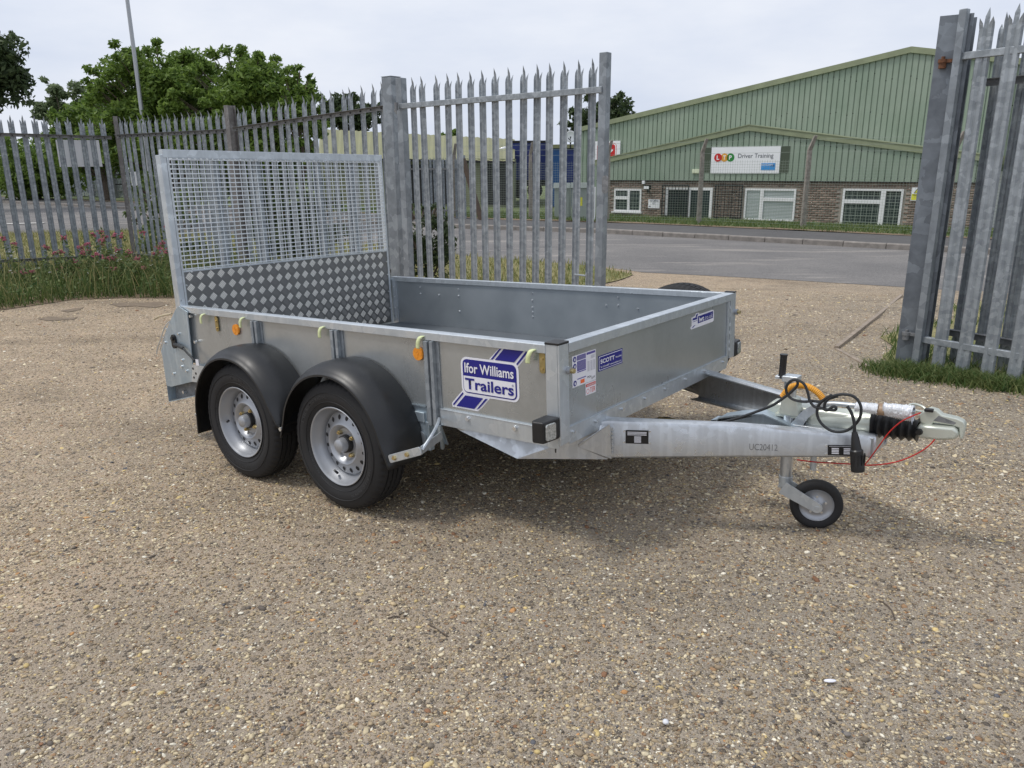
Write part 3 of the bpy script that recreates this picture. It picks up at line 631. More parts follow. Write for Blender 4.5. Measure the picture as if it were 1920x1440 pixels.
def fence_run(root, p0, p1, n, zt0, zt1, gap, front, rails=(.88, .12), rail_kind='angle', skip=()):
    """pales from p0 to p1 inclusive; front=+1 puts the rail on the camera side"""
    p0 = Vector(p0); p1 = Vector(p1); d = (p1-p0); L_ = d.length; d.normalize(); nrm = Vector((d.y, -d.x)); an = math.atan2(d.y, d.x)
    rz = []
    for i in range(n):
        t_ = i/(n-1); q = p0.lerp(p1, t_); zt_ = zt0+(zt1-zt0)*t_+random.uniform(-.006, .006); zb_ = float(GR(q.x, q.y))+gap
        if i not in skip: put_pale(root, q.x, q.y, zt_, zb_, an+(PI if front < 0 else 0))
    for fr in rails:
        z0_ = zt0-2.4*(1-fr); z1_ = zt1-2.4*(1-fr)
        a = p0-d*.10+nrm*(front*.030); b_ = p1+d*.10+nrm*(front*.030); m = MB()
        if rail_kind == 'angle':
            m.beam((a.x, a.y, z0_), (b_.x, b_.y, z1_), .004, .045)
            a2 = a+nrm*(front*.022); b2 = b_+nrm*(front*.022)
            m.beam((a2.x, a2.y, z0_+.0235), (b2.x, b2.y, z1_+.0235), .045, .004)
        else: m.beam((a.x, a.y, z0_), (b_.x, b_.y, z1_), .035, .05)
        m.build('rail', 'galv_rail' if rail_kind == 'angle' else 'galv', root)
        if rail_kind == 'angle':
            m = MB()
            for i in range(n):
                q = p0.lerp(p1, i/(n-1)); zz = z0_+(z1_-z0_)*i/(n-1)-.004; c_ = q+nrm*(front*.034); e_ = q+nrm*(front*.044)
                m.cyl((c_.x, c_.y, zz), (e_.x, e_.y, zz), .009, n=6)
            m.build('rail_bolts', 'dark', root, kind='stuff')
def ibeam(m, x, y, z0, z1, an, w=.102, d=.044, t_=.006):
    rot = Matrix.Rotation(an, 3, 'Z')
    for off in (-d/2, d/2): m.box(Vector((x, y, (z0+z1)/2))+rot @ Vector((0, off, 0)), (w, t_, z1-z0), rot)
    m.box((x, y, (z0+z1)/2), (t_, d, z1-z0), rot)
LF = dict(f1a=(-7.3408, 12.0215), f1b=(-6.3396, 12.7223), c=((-6.1235, 12.72)), p430=((-3.7641, 11.0469)), pil=(-1.3144, 9.2))
root = thing('palisade_fence', 'galvanised palisade fence run at far left with a white sign on its inner side', 'fence', group='palisade fence runs of the yard')
fa, fb = Vector(LF['f1a']), Vector(LF['f1b']); sp = (fb-fa)/8
fence_run(root, fa-sp*20, fb, 29, 2.25873+.05, 2.22212, .02, 1)
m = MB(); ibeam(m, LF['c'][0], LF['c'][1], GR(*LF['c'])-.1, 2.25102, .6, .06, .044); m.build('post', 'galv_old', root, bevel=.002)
c_ = Vector(LF['c']); p_ = Vector(LF['p430']); d_ = (p_-c_).normalized(); an2 = math.atan2(d_.y, d_.x)
root = thing('palisade_fence', 'palisade fence run between the corner post and the brown box post', 'fence', group='palisade fence runs of the yard')
q0 = c_+d_*.13; q1 = p_-d_*.14
fence_run(root, q0, q1, 17, 2.2415, 2.24003, .02, 1)
m = MB(); rot = Matrix.Rotation(an2, 3, 'Z'); zt_ = 2.2765; zb_ = float(GR(*p_))-.1
for off in (-.058, .058): m.box(Vector((p_.x, p_.y, (zt_+zb_)/2))+rot @ Vector((0, off, 0)), (.09, .006, zt_-zb_), rot)
m.box((p_.x, p_.y, (zt_+zb_)/2), (.006, .11, zt_-zb_), rot); m.box(Vector((p_.x, p_.y, (zt_+zb_)/2)) + rot @ Vector((-.042, 0, 0)), (.006, .11, zt_-zb_), rot)
m.build('post', 'galv_old', root, bevel=.002)
pil = Vector(LF['pil']); d3 = (pil-p_).normalized()
root = thing('palisade_fence', 'palisade fence run between the brown box post and the big gate post', 'fence', group='palisade fence runs of the yard')
q0 = p_+d3*.17; q1 = pil-d3*.14
fence_run(root, q0, q1, 17, 2.25513, 2.39959, .02, 1)
# gate post (square box section) with cap and hinge lug
root = thing('gate_post', 'big square galvanised gate post left of the open mesh-high gate leaf', 'gate post')
anp = math.atan2(d3.y, d3.x); rot = Matrix.Rotation(anp, 3, 'Z'); zt_ = 2.42779; zb_ = float(GR(*pil))-.1
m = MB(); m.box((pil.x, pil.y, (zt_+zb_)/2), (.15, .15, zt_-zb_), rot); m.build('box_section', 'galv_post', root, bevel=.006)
m = MB(); m.box((pil.x, pil.y, zt_+.004), (.156, .156, .006), rot); m.build('cap', 'galv_post', root)
# open left gate leaf
root = thing('gate_leaf', 'open left gate leaf of fifteen spiked pales behind the trailer', 'gate')
ga, gb = Vector((-0.9691, 8.313)), Vector((0.7053, 7.0017)); dg_ = (gb-ga).normalized(); ang = math.atan2(dg_.y, dg_.x)
zA, zB = 2.34134, 2.34719
sp_ = (gb-ga)/14
for i in range(15):
    q = ga+sp_*i; put_pale(root, q.x, q.y, zA+(zB-zA)*i/14, .02+float(GR(q.x, q.y)), ang)
nr = Vector((dg_.y, -dg_.x))
hs = ga-dg_*.17; es = gb+dg_*.115
for zz0, zz1 in ((2.06937, 2.08694), (.22, .30)):
    a = hs+nr*.028; b_ = es+nr*.028; m = MB(); m.beam((a.x, a.y, zz0), (b_.x, b_.y, zz1), .04, .05); m.build('rail', 'galv', root, bevel=.003)
rotg = Matrix.Rotation(ang, 3, 'Z')
m = MB(); z1_ = 2.34089; m.box((hs.x, hs.y, (z1_+0)/2), (.08, .08, z1_), rotg); m.build('hinge_stile', 'galv_post', root, bevel=.005)
m = MB(); z1_ = 2.37693; m.box((es.x, es.y, (z1_+.04)/2), (.075, .075, z1_-.04), rotg); m.build('end_stile', 'galv_post', root, bevel=.005)
lp = es+dg_*.05; m = MB(); zl = 1.31987; m.prism(rrect(-.03, .03, -.075, .075, .025), lambda u, v, d: tuple(Vector((lp.x, lp.y, zl+v))+rotg @ Vector((u, d, 0))), -.04, -.034); m.build('latch_plate', 'galv_rail', root)
bq = gb+nr*.05; zb0 = 0.52405
m = MB(); m.tube(spline([(bq.x, bq.y, -.05), (bq.x, bq.y, zb0-.02), (bq.x-.01, bq.y, zb0), (bq.x-.10, bq.y+.05, zb0+.005)], 4), .009, 8); m.build('drop_bolt', 'galv', root, smooth=True)
hz = 2.05913
a = pil+(hs-pil)*.35; m = MB(); m.box((a.x+.05, a.y-.10, hz), (.10, .05, .04), rotg); m.cyl((a.x+.03, a.y-.11, hz-.04), (a.x+.03, a.y-.11, hz+.05), .016); m.build('hinge', 'galv_rail', root)
m = MB(); m.cyl((hs.x-.05, hs.y-.06, hz-.03), (hs.x-.05, hs.y-.06, hz+.045), .018); m.build('hinge_pin', 'galv_rail', root)

# right gate: big post, open leaf, fixed fence behind it
rp = Vector((2.9829, 5.5473)); rq = Vector((3.374, 5.0153)); dr = (rq-rp).normalized(); nr = Vector((-dr.y, dr.x)); anr = math.atan2(dr.y, dr.x); rotr = Matrix.Rotation(anr, 3, 'Z')
root = thing('gate_post', 'wide galvanised hinge post of the right gate with rusty hinge pins', 'gate post')
zt_ = 2.42416; zb_ = float(GR(*rp))-.1
lf_ = Vector((2.9199, 5.6324))-Vector((.82, -.57))*.045; wd_ = Vector((.82, -.57)).normalized(); bk_ = Vector((.57, .82)).normalized(); anw = math.atan2(wd_.y, wd_.x); rotw = Matrix.Rotation(anw, 3, 'Z')
pc = lf_+wd_*.10+bk_*.095
m = MB()
m.box((lf_.x+wd_.x*.10, lf_.y+wd_.y*.10, (zt_+zb_)/2), (.20, .010, zt_-zb_), rotw); m.box((lf_.x+wd_.x*.10+bk_.x*.19, lf_.y+wd_.y*.10+bk_.y*.19, (zt_+zb_)/2), (.20, .010, zt_-zb_), rotw)
m.box((pc.x, pc.y, (zt_+zb_)/2), (.008, .178, zt_-zb_), rotw)
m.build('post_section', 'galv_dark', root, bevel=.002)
for zh, nm in ((2.12751, 'rust'), (0.25795, 'galv_rail')):
    hp = lf_+wd_*.055-bk_*.022; m = MB(); m.cyl((hp.x, hp.y, zh-.035), (hp.x, hp.y, zh+.0), .024); m.cyl((hp.x, hp.y, zh+.0), (hp.x, hp.y, zh+.022), .03)
    m.cyl((hp.x, hp.y, zh+.022), (hp.x, hp.y, zh+.04), .012); m.beam((hp.x, hp.y, zh+.01), (rp.x, rp.y, zh+.01), .022, .022); m.build('hinge_pin', nm, root, smooth=True)
root = thing('gate_leaf', 'open right gate leaf with its stile hung on the wide post', 'gate')
zt0, zt1 = 2.44456, 2.43875
g0 = Vector((3.0796, 5.4301)); g1 = Vector((3.3572, 5.0001)); sp_ = (g1-g0)/3
for i in range(7):
    q = g0+sp_*i; put_pale(root, q.x, q.y, zt0+(zt1-zt0)*i, .03+float(GR(q.x, q.y)), anr+PI, 1, 1.32)
ez = g0+sp_*6.7
m = MB(); m.box((rp.x, rp.y, (2.44778+.05)/2), (.05, .05, 2.44778-.05), rotr); m.build('hinge_stile', 'galv_post', root, bevel=.004)
for za in (2.16009, 0.23916):
    a = rp+nr*.02; b_ = ez+nr*.02; m = MB(); m.beam((a.x, a.y, za), (b_.x, b_.y, za+.004), .04, .045); m.build('rail', 'galv', root, bevel=.003)
root = thing('palisade_fence', 'dark-sided palisade fence standing just behind the open right gate leaf', 'fence')
h0 = g0+nr*.30-dr*.02
for i in range(12):
    q = h0+sp_*i*1.0; put_pale(root, q.x, q.y, zt0+.0, .02+float(GR(q.x, q.y)), anr)
for fr in (2.0, .27):
    a = rp+nr*.25; b_ = h0+sp_*12+nr*-.03; m = MB(); m.beam((a.x, a.y, fr), (b_.x, b_.y, fr), .005, .045); m.beam((a.x, a.y, fr+.025), (b_.x, b_.y, fr+.025), .045, .005); m.build('rail', 'galv_rail', root)

# white sign (seen from its back) cable-tied to the left fence run
dl = (fb-fa).normalized(); nl = Vector((-dl.y, dl.x)); sa = Vector((-6.941, 12.4313)); sb = Vector((-6.4543, 12.772))
zs0 = 1.90245; zs1 = 1.5025
m = MB(); m.add([(sa.x, sa.y, zs0), (sb.x, sb.y, zs0-.0), (sb.x, sb.y, zs1), (sa.x, sa.y, zs1), (sa.x+nl.x*.006, sa.y+nl.y*.006, zs0), (sb.x+nl.x*.006, sb.y+nl.y*.006, zs0), (sb.x+nl.x*.006, sb.y+nl.y*.006, zs1), (sa.x+nl.x*.006, sa.y+nl.y*.006, zs1)],
      [(0, 1, 2, 3), (7, 6, 5, 4), (0, 4, 5, 1), (1, 5, 6, 2), (2, 6, 7, 3), (3, 7, 4, 0)])
o = m.build('sign_board', 'sign_white'); tag(o, 'blank white back of a sign tied to the outside of the left palisade fence', 'sign')
for s_, zz in ((.12, zs0), (.5, zs0), (.88, zs0), (.12, zs1), (.88, zs1)):
    q = sa.lerp(sb, s_); m = MB(); m.cyl((q.x-nl.x*.10, q.y-nl.y*.10, zz+.004), (q.x+nl.x*.01, q.y+nl.y*.01, zz-.004), .004, n=5); m.build('cable_tie', 'dark', o)
# ================================================================== buildings across the road
BO = Vector((10.8513, 27.5, 0)); BA = math.atan2(-.5735, .8192)
BM_ = Matrix.Translation(BO) @ Matrix.Rotation(BA, 4, 'Z')     # local x along the wall, y away, z up
def wallfn(u, v, d): return (u, -d, v)                            # d = proud of the wall towards the road
bld = thing('brick_building', 'low gabled brick unit with green ribbed cladding under the tall green shed', 'building', mat=BM_)
U0, U1, ZC = -8.95, 4.75, .84
roofz = lambda u: 2.62-(abs(u+2.8))*(.188 if u < -2.8 else .150)
holes = dict(w1=(-8.13, -6.93, -.38, .50), d1=(-5.90, -4.02, -1.0, .58), w2=(-2.80, -.98, -.56, .57), w3=(.58, 2.45, -.66, .60))
def in_hole(u0, u1, z0, z1):
    return any(u1 > a-.002 and u0 < b+.002 and z1 > c+.002 and z0 < d-.002 for a, b, c, d in holes.values())
m = MB(); m.prism([(U0, -1.2), (U1, -1.2), (U1, ZC), (U0, ZC)], lambda u, v, d: (u, d, v), .012, .25); m.build('mortar_wall', 'mortar', bld)
# bricks: each one real, laid in stretcher bond
bv, bf, bt = [], [], []
nrow = 0; z = -.95
while z < ZC-.01:
    u = U0+(.1125 if nrow % 2 else 0)
    while u < U1-.05:
        a, b_, c, d = u+.004, min(u+.211, U1), z+.004, z+.068
        if not in_hole(a, b_, c, d):
            o_ = len(bv); p = -random.uniform(0, .004)
            bv += [(a, p, c), (b_, p, c), (b_, p, d), (a, p, d), (a, .013, c), (b_, .013, c), (b_, .013, d), (a, .013, d)]
            bf += [(o_, o_+1, o_+2, o_+3), (o_+1, o_+5, o_+6, o_+2), (o_+3, o_+2, o_+6, o_+7), (o_+4, o_, o_+3, o_+7), (o_+4, o_+5, o_+1, o_)]; bt += [min(1, max(0, random.gauss(.5, .3)))]*5
        u += .225
    z += .075; nrow += 1
np_mesh('bricks', np.array(bv), np.array(bf), 'brick', tint=np.array(bt), parent=bld, kind='stuff')
def cladding(parent, u0, u1, zb, ztop, y=0., pitch=.2, name='cladding', bolts=True):
    m = MB(); u = u0; V = []; prof = []
    while u < u1:
        prof += [(u, y-.035), (u+pitch*.80, y-.035), (u+pitch*.84, y), (u+pitch*.96, y)]; u += pitch
    prof = [p for p in prof if p[0] <= u1]
    for uu, yy in prof: V += [(uu, yy, zb(uu) if callable(zb) else zb), (uu, yy, ztop(uu))]
    m.add(V, [(2*i, 2*i+2, 2*i+3, 2*i+1) for i in range(len(prof)-1)]); o = m.build(name, 'clad', parent)
    if bolts:
        m = MB(); u = u0; k = 0
        while u < u1-.1:
            for zz in ((zb+.10) if not callable(zb) else 0, ztop(u)-.22):
                m.box((u+pitch*.9, y-.006, zz), (.03, .012, .03))
            u += pitch; k += 1
        m.build('cladding_fixings', 'dark', o, kind='stuff')
    return o
cladding(bld, U0, U1, ZC, lambda u: roofz(u)-.02, y=-.03)
m = MB(); m.cyl((U0+.16, -.10, -1.1), (U0+.16, -.10, roofz(U0)-.1), .04, n=10); m.build('downpipe', 'clad_trim', bld, smooth=True)
m = MB(); m.bx(U0, U1, -.06, .02, ZC-.035, ZC-.001); m.build('drip_flashing', 'dark', bld)
# fascia trims and the roof planes of the low unit
for ua, ub in ((U0-.25, -2.8), (-2.8, U1+.3)):
    m = MB(); za, zb_ = roofz(ua), roofz(ub)
    m.add([(ua, -.13, za-.05), (ub, -.13, zb_-.05), (ub, -.13, zb_+.13), (ua, -.13, za+.13), (ua, .02, za-.05), (ub, .02, zb_-.05), (ub, .02, zb_+.13), (ua, .02, za+.13)], [(0, 1, 2, 3), (7, 6, 5, 4), (3, 2, 6, 7), (4, 5, 1, 0), (0, 3, 7, 4), (1, 5, 6, 2)])
    m.build('fascia', 'clad_trim', bld)
    m = MB(); m.add([(ua, -.15, za+.13), (ub, -.15, zb_+.13), (ub, 3.25, zb_+.13), (ua, 3.25, za+.13), (ua, -.15, za+.16), (ub, -.15, zb_+.16), (ub, 3.25, zb_+.16), (ua, 3.25, za+.16)], [(0, 1, 2, 3), (7, 6, 5, 4), (3, 2, 6, 7), (4, 5, 1, 0), (0, 3, 7, 4), (1, 5, 6, 2)])
    m.build('roof', 'clad_trim', bld)
for u in (U0, U1):
    m = MB(); m.add([(u, 0, -1.2), (u, 3.2, -1.2), (u, 3.2, roofz(u)), (u, 0, roofz(u))], [(0, 1, 2, 3)]); m.build('side_wall', 'clad', bld, solid=.03)
def window(u0, u1, z0, z1, panes, glass='glass', sill=False, bars=None, fw=.065, name='window'):
    m = MB()
    m.bx(u0, u0+fw, -.035, .03, z0, z1); m.bx(u1-fw, u1, -.035, .03, z0, z1); m.bx(u0+fw, u1-fw, -.035, .03, z1-fw, z1); m.bx(u0+fw, u1-fw, -.035, .03, z0, z0+fw)
    w_ = bpy.data.objects.new(name, None); col.objects.link(w_); w_.parent = bld
    m.build('frame', 'upvc', w_)
    for kind_, a, b_, c, d in panes:       # mullions / transoms in fractions
        mm = MB(); mm.bx(u0+(u1-u0)*a, u0+(u1-u0)*b_, -.04, .032, z0+(z1-z0)*c, z0+(z1-z0)*d); mm.build('glazing_bar', 'upvc', w_)
    g_ = MB(); g_.bx(u0+fw*.5, u1-fw*.5, .004, .008, z0+fw*.5, z1-fw*.5); g_.build('pane', glass, w_)
    if sill: s_ = MB(); s_.bx(u0-.08, u1+.05, -.10, .0, z0-.05, z0-.001); s_.build('sill', 'upvc', w_)
    if bars:
        b2 = MB(); u = u0+fw+.06
        while u < u1-fw: b2.bx(u-.006, u+.006, .000, .0035, z0+fw, z1-fw); u += bars
        zz = z0+fw+.1
        while zz < z1-fw: b2.bx(u0+fw, u1-fw, -.001, .0033, zz-.006, zz+.006); zz += bars*1.3
        b2.build('window_bars', 'wire', w_, kind='stuff')
    return w_
window(*holes['w1'], [('m', .50, .58, .02, .98), ('t', .03, .50, .54, .68)], sill=True, bars=.14)
window(*holes['d1'], [('m', .50, .54, .02, .98)], fw=.10, name='patio_door')
window(*holes['w2'], [('m', .31, .38, .02, .98), ('t', .38, .98, .62, .72)], 'glass_blind')
window(*holes['w3'], [('m', .64, .72, .02, .98), ('t', .03, .64, .62, .72)], bars=.17)
m = MB(); z_ = -.5
while z_ < .45: m.bx(-2.1, -1.06, -.003, .003, z_, z_+.012); m.bx(-2.72, -2.28, -.003, .003, z_, z_+.012); z_ += .05
m.build('blind_slats', 'sign_back', bld, kind='stuff')
def grille(u0, u1, z0, z1, n, y):
    gr = bpy.data.objects.new('security_grille', None); col.objects.link(gr); gr.parent = bld
    m = MB(); f = .045
    m.bx(u0, u0+f, y-.03, y, z0, z1); m.bx(u1-f, u1, y-.03, y, z0, z1); m.bx(u0+f, u1-f, y-.03, y, z1-f, z1); m.bx(u0+f, u1-f, y-.03, y, z0+.22, z0+.28); m.build('frame', 'dark', gr)
    m = MB()
    for k in range(1, n): uu = u0+(u1-u0)*k/n; m.bx(uu-.009, uu+.009, y-.024, y-.006, z0+.02, z1-f)
    for zz in np.arange(z0+.35, z1-.1, .18): m.bx(u0+f, u1-f, y-.022, y-.010, zz-.005, zz+.005)
    m.build('grille_bars', 'dark', gr, kind='stuff')
grille(-6.02, -4.92, -.75, .68, 8, -.10); grille(-3.92, -2.86, -.75, .70, 8, -.06)
# wall signs and fittings
def board(name, label, u0, u1, z0, z1, mat, off=.05, cat='sign', parent=None):
    r_ = thing(name, label, cat, mat=BM_) if parent is None else None
    m = MB(); m.bx(u0, u1, -off-.02, -off, z0, z1); m.build('panel', mat, r_); return r_, off+.021
r_, of = board('training_sign', 'white driver training sign with red, orange and green circles on green cladding', -4.13, -1.62, 1.10, 2.03, 'sign_white', .08)
r_['label'] = 'white wide sign lettered in grey with three coloured circles on green cladding'
for k, (cx, ch, mt) in enumerate(((.105, 'L', 'red'), (.20, 'T', 's_orange'), (.29, 'P', 's_green'))):
    cu, cz = -4.13+2.51*cx, 2.03-.93*.40; yy = of+.004*(2-k if k != 1 else 0)+.002
    m = MB(); m.prism([(cu+.145*math.cos(a), cz+.145*math.sin(a)) for a in np.linspace(0, 2*PI, 29)[:-1]], wallfn, yy, yy+.003); c_ = m.build('disc', mt, r_)
    text_obj(ch, .10, .15, 'sign_white', 'lettering', .03, c_, frame((cu, -yy-.006, cz), (1, 0, 0), (0, 0, 1)))
text_obj('Driver Training', 1.27, .20, 's_grey', 'lettering', .0, r_, frame((-4.13+2.51*.655, -of-.004, 2.03-.93*.37), (1, 0, 0), (0, 0, 1)))
m = MB(); m.bx(-4.13+2.51*.745, -4.13+2.51*.945, -of-.006, -of-.001, 1.10+.93*.12, 1.10+.93*.38); bp = m.build('blue_panel', 's_blue', r_)
text_obj('POSTDAWS', .40, .075, 'sign_white', 'lettering', .0, bp, frame((-4.13+2.51*.83, -of-.009, 1.10+.93*.315), (1, 0, 0), (0, 0, 1)))
m = MB(); cu, cz = -4.13+2.51*.915, 1.10+.93*.28; m.prism([(cu-.09, cz-.008), (cu+.02, cz-.008), (cu-.01, cz-.05), (cu+.05, cz), (cu-.01, cz+.05), (cu+.02, cz+.008), (cu-.09, cz+.008)], wallfn, of+.009, of+.012); m.build('arrow', 's_grey', bp)
for ua, ub in ((-4.40, -4.15), (-1.60, -1.30)):
    m = MB(); m.bx(ua, ub, -.075, -.068, 1.12, 2.02); m.build('dark_backing', plain('backing_green', (.07, .09, .06), .6), r_)
r_, of = board('warning_sign', 'white and yellow warning triangle sign at the right end of the brick wall', 2.68, 3.02, .24, .66, 'sign_white', .012)
m = MB(); m.bx(2.70, 3.00, -of-.003, -of-.001, .26, .46); m.build('yellow_panel', 'yellow', r_)
m = MB(); m.prism([(2.75, .48), (2.95, .48), (2.85, .64)], wallfn, of+.001, of+.003); tr_ = m.build('triangle', 'sticker_black', r_); m = MB(); m.prism([(2.778, .495), (2.922, .495), (2.85, .608)], wallfn, of+.003, of+.005); m.build('triangle_face', 'yellow', tr_)
text_obj('WARNING', .24, .05, 'sticker_black', 'lettering', .01, r_, frame((2.85, -of-.006, .42), (1, 0, 0), (0, 0, 1)))
r_, of = board('notice_sign', 'small white notice with an arrow on the brick wall beside the patio door', -6.62, -6.14, -.22, .12, 'sign_white', .012)
text_obj('VAN LIMITED', .38, .065, 's_grey', 'lettering', .01, r_, frame((-6.38, -of-.004, .06), (1, 0, 0), (0, 0, 1))); text_obj('ACT', .12, .06, 's_grey', 'lettering', .01, r_, frame((-6.38, -of-.004, -.04), (1, 0, 0), (0, 0, 1)))
m = MB(); m.prism([(-6.60, -.15), (-6.55, -.12), (-6.55, -.14), (-6.50, -.14), (-6.50, -.16), (-6.55, -.16), (-6.55, -.18)], wallfn, of+.002, of+.005); m.build('arrow', 's_grey', r_)
r_ = thing('floodlight', 'black floodlight with a white reflector on the brick wall', 'light', mat=BM_)
m = MB(); m.prism([(-.13, 0), (.13, 0), (.16, .16), (-.16, .16)], lambda u, v, d: (-6.62+u, -.10-d*.6-v*.4, .50+v), 0, .14); m.build('housing', 'dark', r_); m = MB(); m.bx(-6.73, -6.51, -.262, -.258, .52, .62); m.build('reflector', 'sign_white', r_); m = MB(); m.bx(-6.64, -6.60, -.12, 0, .36, .52); m.build('bracket', 'dark', r_)
o = MB().bx(-6.90, -6.78, -.09, -.001, .70, .82).build('alarm_box', 'sign_white', None, bevel=.01); o.matrix_world = BM_; tag(o, 'small white alarm box above the floodlight', 'alarm box')
o = MB().bx(-4.82, -4.55, -.17, -.04, 1.10, 1.25).build('emergency_light', plain('lamp_cover', (.72, .76, .55), .4), None, bevel=.01); o.matrix_world = BM_; tag(o, 'pale bulkhead light on the cladding left of the wide sign', 'light')

# the tall shed behind
N0 = 3.3
def shedz(u): return 5.17-(abs(u-1.62))*(.170 if u < 1.62 else .190)
sh = thing('tall_shed', 'tall green ribbed industrial shed with a shallow gable roof', 'building', mat=BM_)
SU0, SU1 = -11.675, 15.
cladding(sh, SU0, SU1, -.8, shedz, y=N0+.0, pitch=.2, bolts=False)
m = MB()
u = SU0+.18
while u < 6:
    for zz in (1.9, 3.2, 4.4):
        if zz < shedz(u)-.3 and random.random() < .6: m.box((u, N0-.006, zz+random.uniform(-.15, .15)), (.03, .012, .04))
    u += .2
m.build('cladding_fixings', 'dark', sh, kind='stuff')
for ua, ub in ((SU0-.25, 1.62), (1.62, SU1)):
    za, zb_ = shedz(ua), shedz(ub)
    m = MB(); m.add([(ua, N0-.12, za-.04), (ub, N0-.12, zb_-.04), (ub, N0-.12, zb_+.13), (ua, N0-.12, za+.13), (ua, N0+.03, za-.04), (ub, N0+.03, zb_-.04), (ub, N0+.03, zb_+.13), (ua, N0+.03, za+.13)], [(0, 1, 2, 3), (7, 6, 5, 4), (3, 2, 6, 7), (4, 5, 1, 0), (0, 3, 7, 4), (1, 5, 6, 2)])
    m.build('fascia', 'clad_trim', sh)
    m = MB(); m.add([(ua, N0-.1, za+.13), (ub, N0-.1, zb_+.13), (ub, N0+25, zb_+.13), (ua, N0+25, za+.13)], [(0, 1, 2, 3)]); m.build('roof', 'clad_trim', sh, solid=.06)
m = MB(); m.add([(SU0, N0, -1.), (SU0, N0+25, -1.), (SU0, N0+25, shedz(SU0)), (SU0, N0, shedz(SU0))], [(0, 1, 2, 3)]); m.build('side_wall', 'clad', sh, solid=.04)
r_ = thing('red_sign', 'white sign with a red rounded square on the tall shed, half behind the gate stile', 'sign', mat=BM_)
ru0, rz1 = -10.853, 2.436; ru1, rz0 = -9.593, 1.515
m = MB(); m.bx(ru0, ru1, N0-.09, N0-.06, rz0, rz1); m.build('panel', 'sign_white', r_)
rf = lambda u, v, d: (u, N0-.09-d, v); rw, rh = ru1-ru0, rz1-rz0
m = MB(); m.prism(rrect(ru0+rw*.09, ru1-rw*.14, rz0-.0+rh*.02, rz1-rh*.10, .13), rf, .001, .004); m.build('outline', 'red', r_)
m = MB(); m.prism(rrect(ru0+rw*.105, ru1-rw*.155, rz0+rh*.035, rz1-rh*.115, .12), rf, .0045, .007); m.build('outline_gap', 'sign_white', r_)
m = MB(); m.prism(rrect(ru0+rw*.14, ru1-rw*.19, rz0+rh*.07, rz1-rh*.16, .10), rf, .0075, .010); m.build('red_square', 'red', r_)
m = MB(); m.prism([(ru0+rw*.40, rz0+rh*.28), (ru0+rw*.45, rz0+rh*.24), (ru0+rw*.74, rz0+rh*.58), (ru0+rw*.69, rz0+rh*.62)], rf, .0105, .013); m.prism([(ru0+rw*.52, rz0+rh*.28), (ru0+rw*.56, rz0+rh*.31), (ru0+rw*.64, rz0+rh*.18), (ru0+rw*.60, rz0+rh*.15)], rf, .0105, .013); m.build('slash_mark', 'sign_white', r_, kind='stuff')
# canopy end and white door at the right end of the brick unit
r_ = thing('side_porch', 'white framed doorway with a small roof right of the brick unit', 'porch', mat=BM_)
m = MB(); m.bx(4.9, 6.6, .6, 1.9, 1.35, 1.62); m.build('roof', 'clad_trim', r_); m = MB(); m.bx(4.9, 6.6, 1.2, 1.9, -1, 1.35); m.build('wall', 'clad', r_)
m = MB(); m.bx(5.0, 5.9, 1.12, 1.19, -1, 1.15); m.build('door_frame', 'upvc', r_); m = MB(); m.bx(5.1, 5.8, 1.08, 1.11, -.9, 1.05); m.build('door', 'glass', r_)

# welded-mesh boundary fence on cranked concrete posts
C3 = [((0.6664, 26.4256)), ((3.1175, 25.634)), ((5.8496, 24.6058)), ((8.2954, 22.4227))]
C3 = C3 + [(C3[3][0]*2-C3[2][0]+.2, C3[3][1]*2-C3[2][1]-.35), (C3[3][0]*3-C3[2][0]*2+.5, C3[3][1]*3-C3[2][1]*2-.9)]
CP0 = (C3[0][0]-2.6, C3[0][1]+1.5)
mf = thing('mesh_fence', 'welded mesh fence on cranked concrete posts along the far footpath', 'fence')
tops = {1: 1.26247}
for k, (x, y) in enumerate([CP0]+C3):
    ztp = 2.02; m = MB(); b0 = .07
    m.add([(x-b0, y-b0, -.6), (x+b0, y-b0, -.6), (x+b0, y+b0, -.6), (x-b0, y+b0, -.6), (x-b0*.8, y-b0*.8, 1.80), (x+b0*.8, y-b0*.8, 1.80), (x+b0*.8, y+b0*.8, 1.80), (x-b0*.8, y+b0*.8, 1.80)], [(0, 1, 5, 4), (1, 2, 6, 5), (2, 3, 7, 6), (3, 0, 4, 7), (4, 5, 6, 7)])
    dx_, dy_ = (.07, -.17)
    m.add([(x-b0*.8, y-b0*.8, 1.801), (x+b0*.8, y-b0*.8, 1.801), (x+b0*.8, y+b0*.8, 1.801), (x-b0*.8, y+b0*.8, 1.801)]+[(x+dx_+sx*b0*.6, y+dy_+sy*b0*.6, 2.18) for sx, sy in ((-1, -1), (1, -1), (1, 1), (-1, 1))], [(0, 1, 5, 4), (1, 2, 6, 5), (2, 3, 7, 6), (3, 0, 4, 7), (4, 5, 6, 7)])
    m.build('post', 'concrete', mf, bevel=.01)
PL = np.array([CP0]+C3); wv, wf = [], []
def wire(p, q, r):
    o_ = len(wv); p = np.array(p); q = np.array(q); d = q-p; d = d/np.linalg.norm(d)
    a = np.cross(d, [0, 0, 1.]) if abs(d[2]) < .9 else np.array([.8, -.5, 0]); a = a/np.linalg.norm(a); b = np.cross(d, a)
    for e in (p, q):
        for k in range(3): wv.append(e+(a*math.cos(2*PI*k/3)+b*math.sin(2*PI*k/3))*r)
    for k in range(3): wf.append((o_+k, o_+(k+1) % 3, o_+3+(k+1) % 3, o_+3+k))
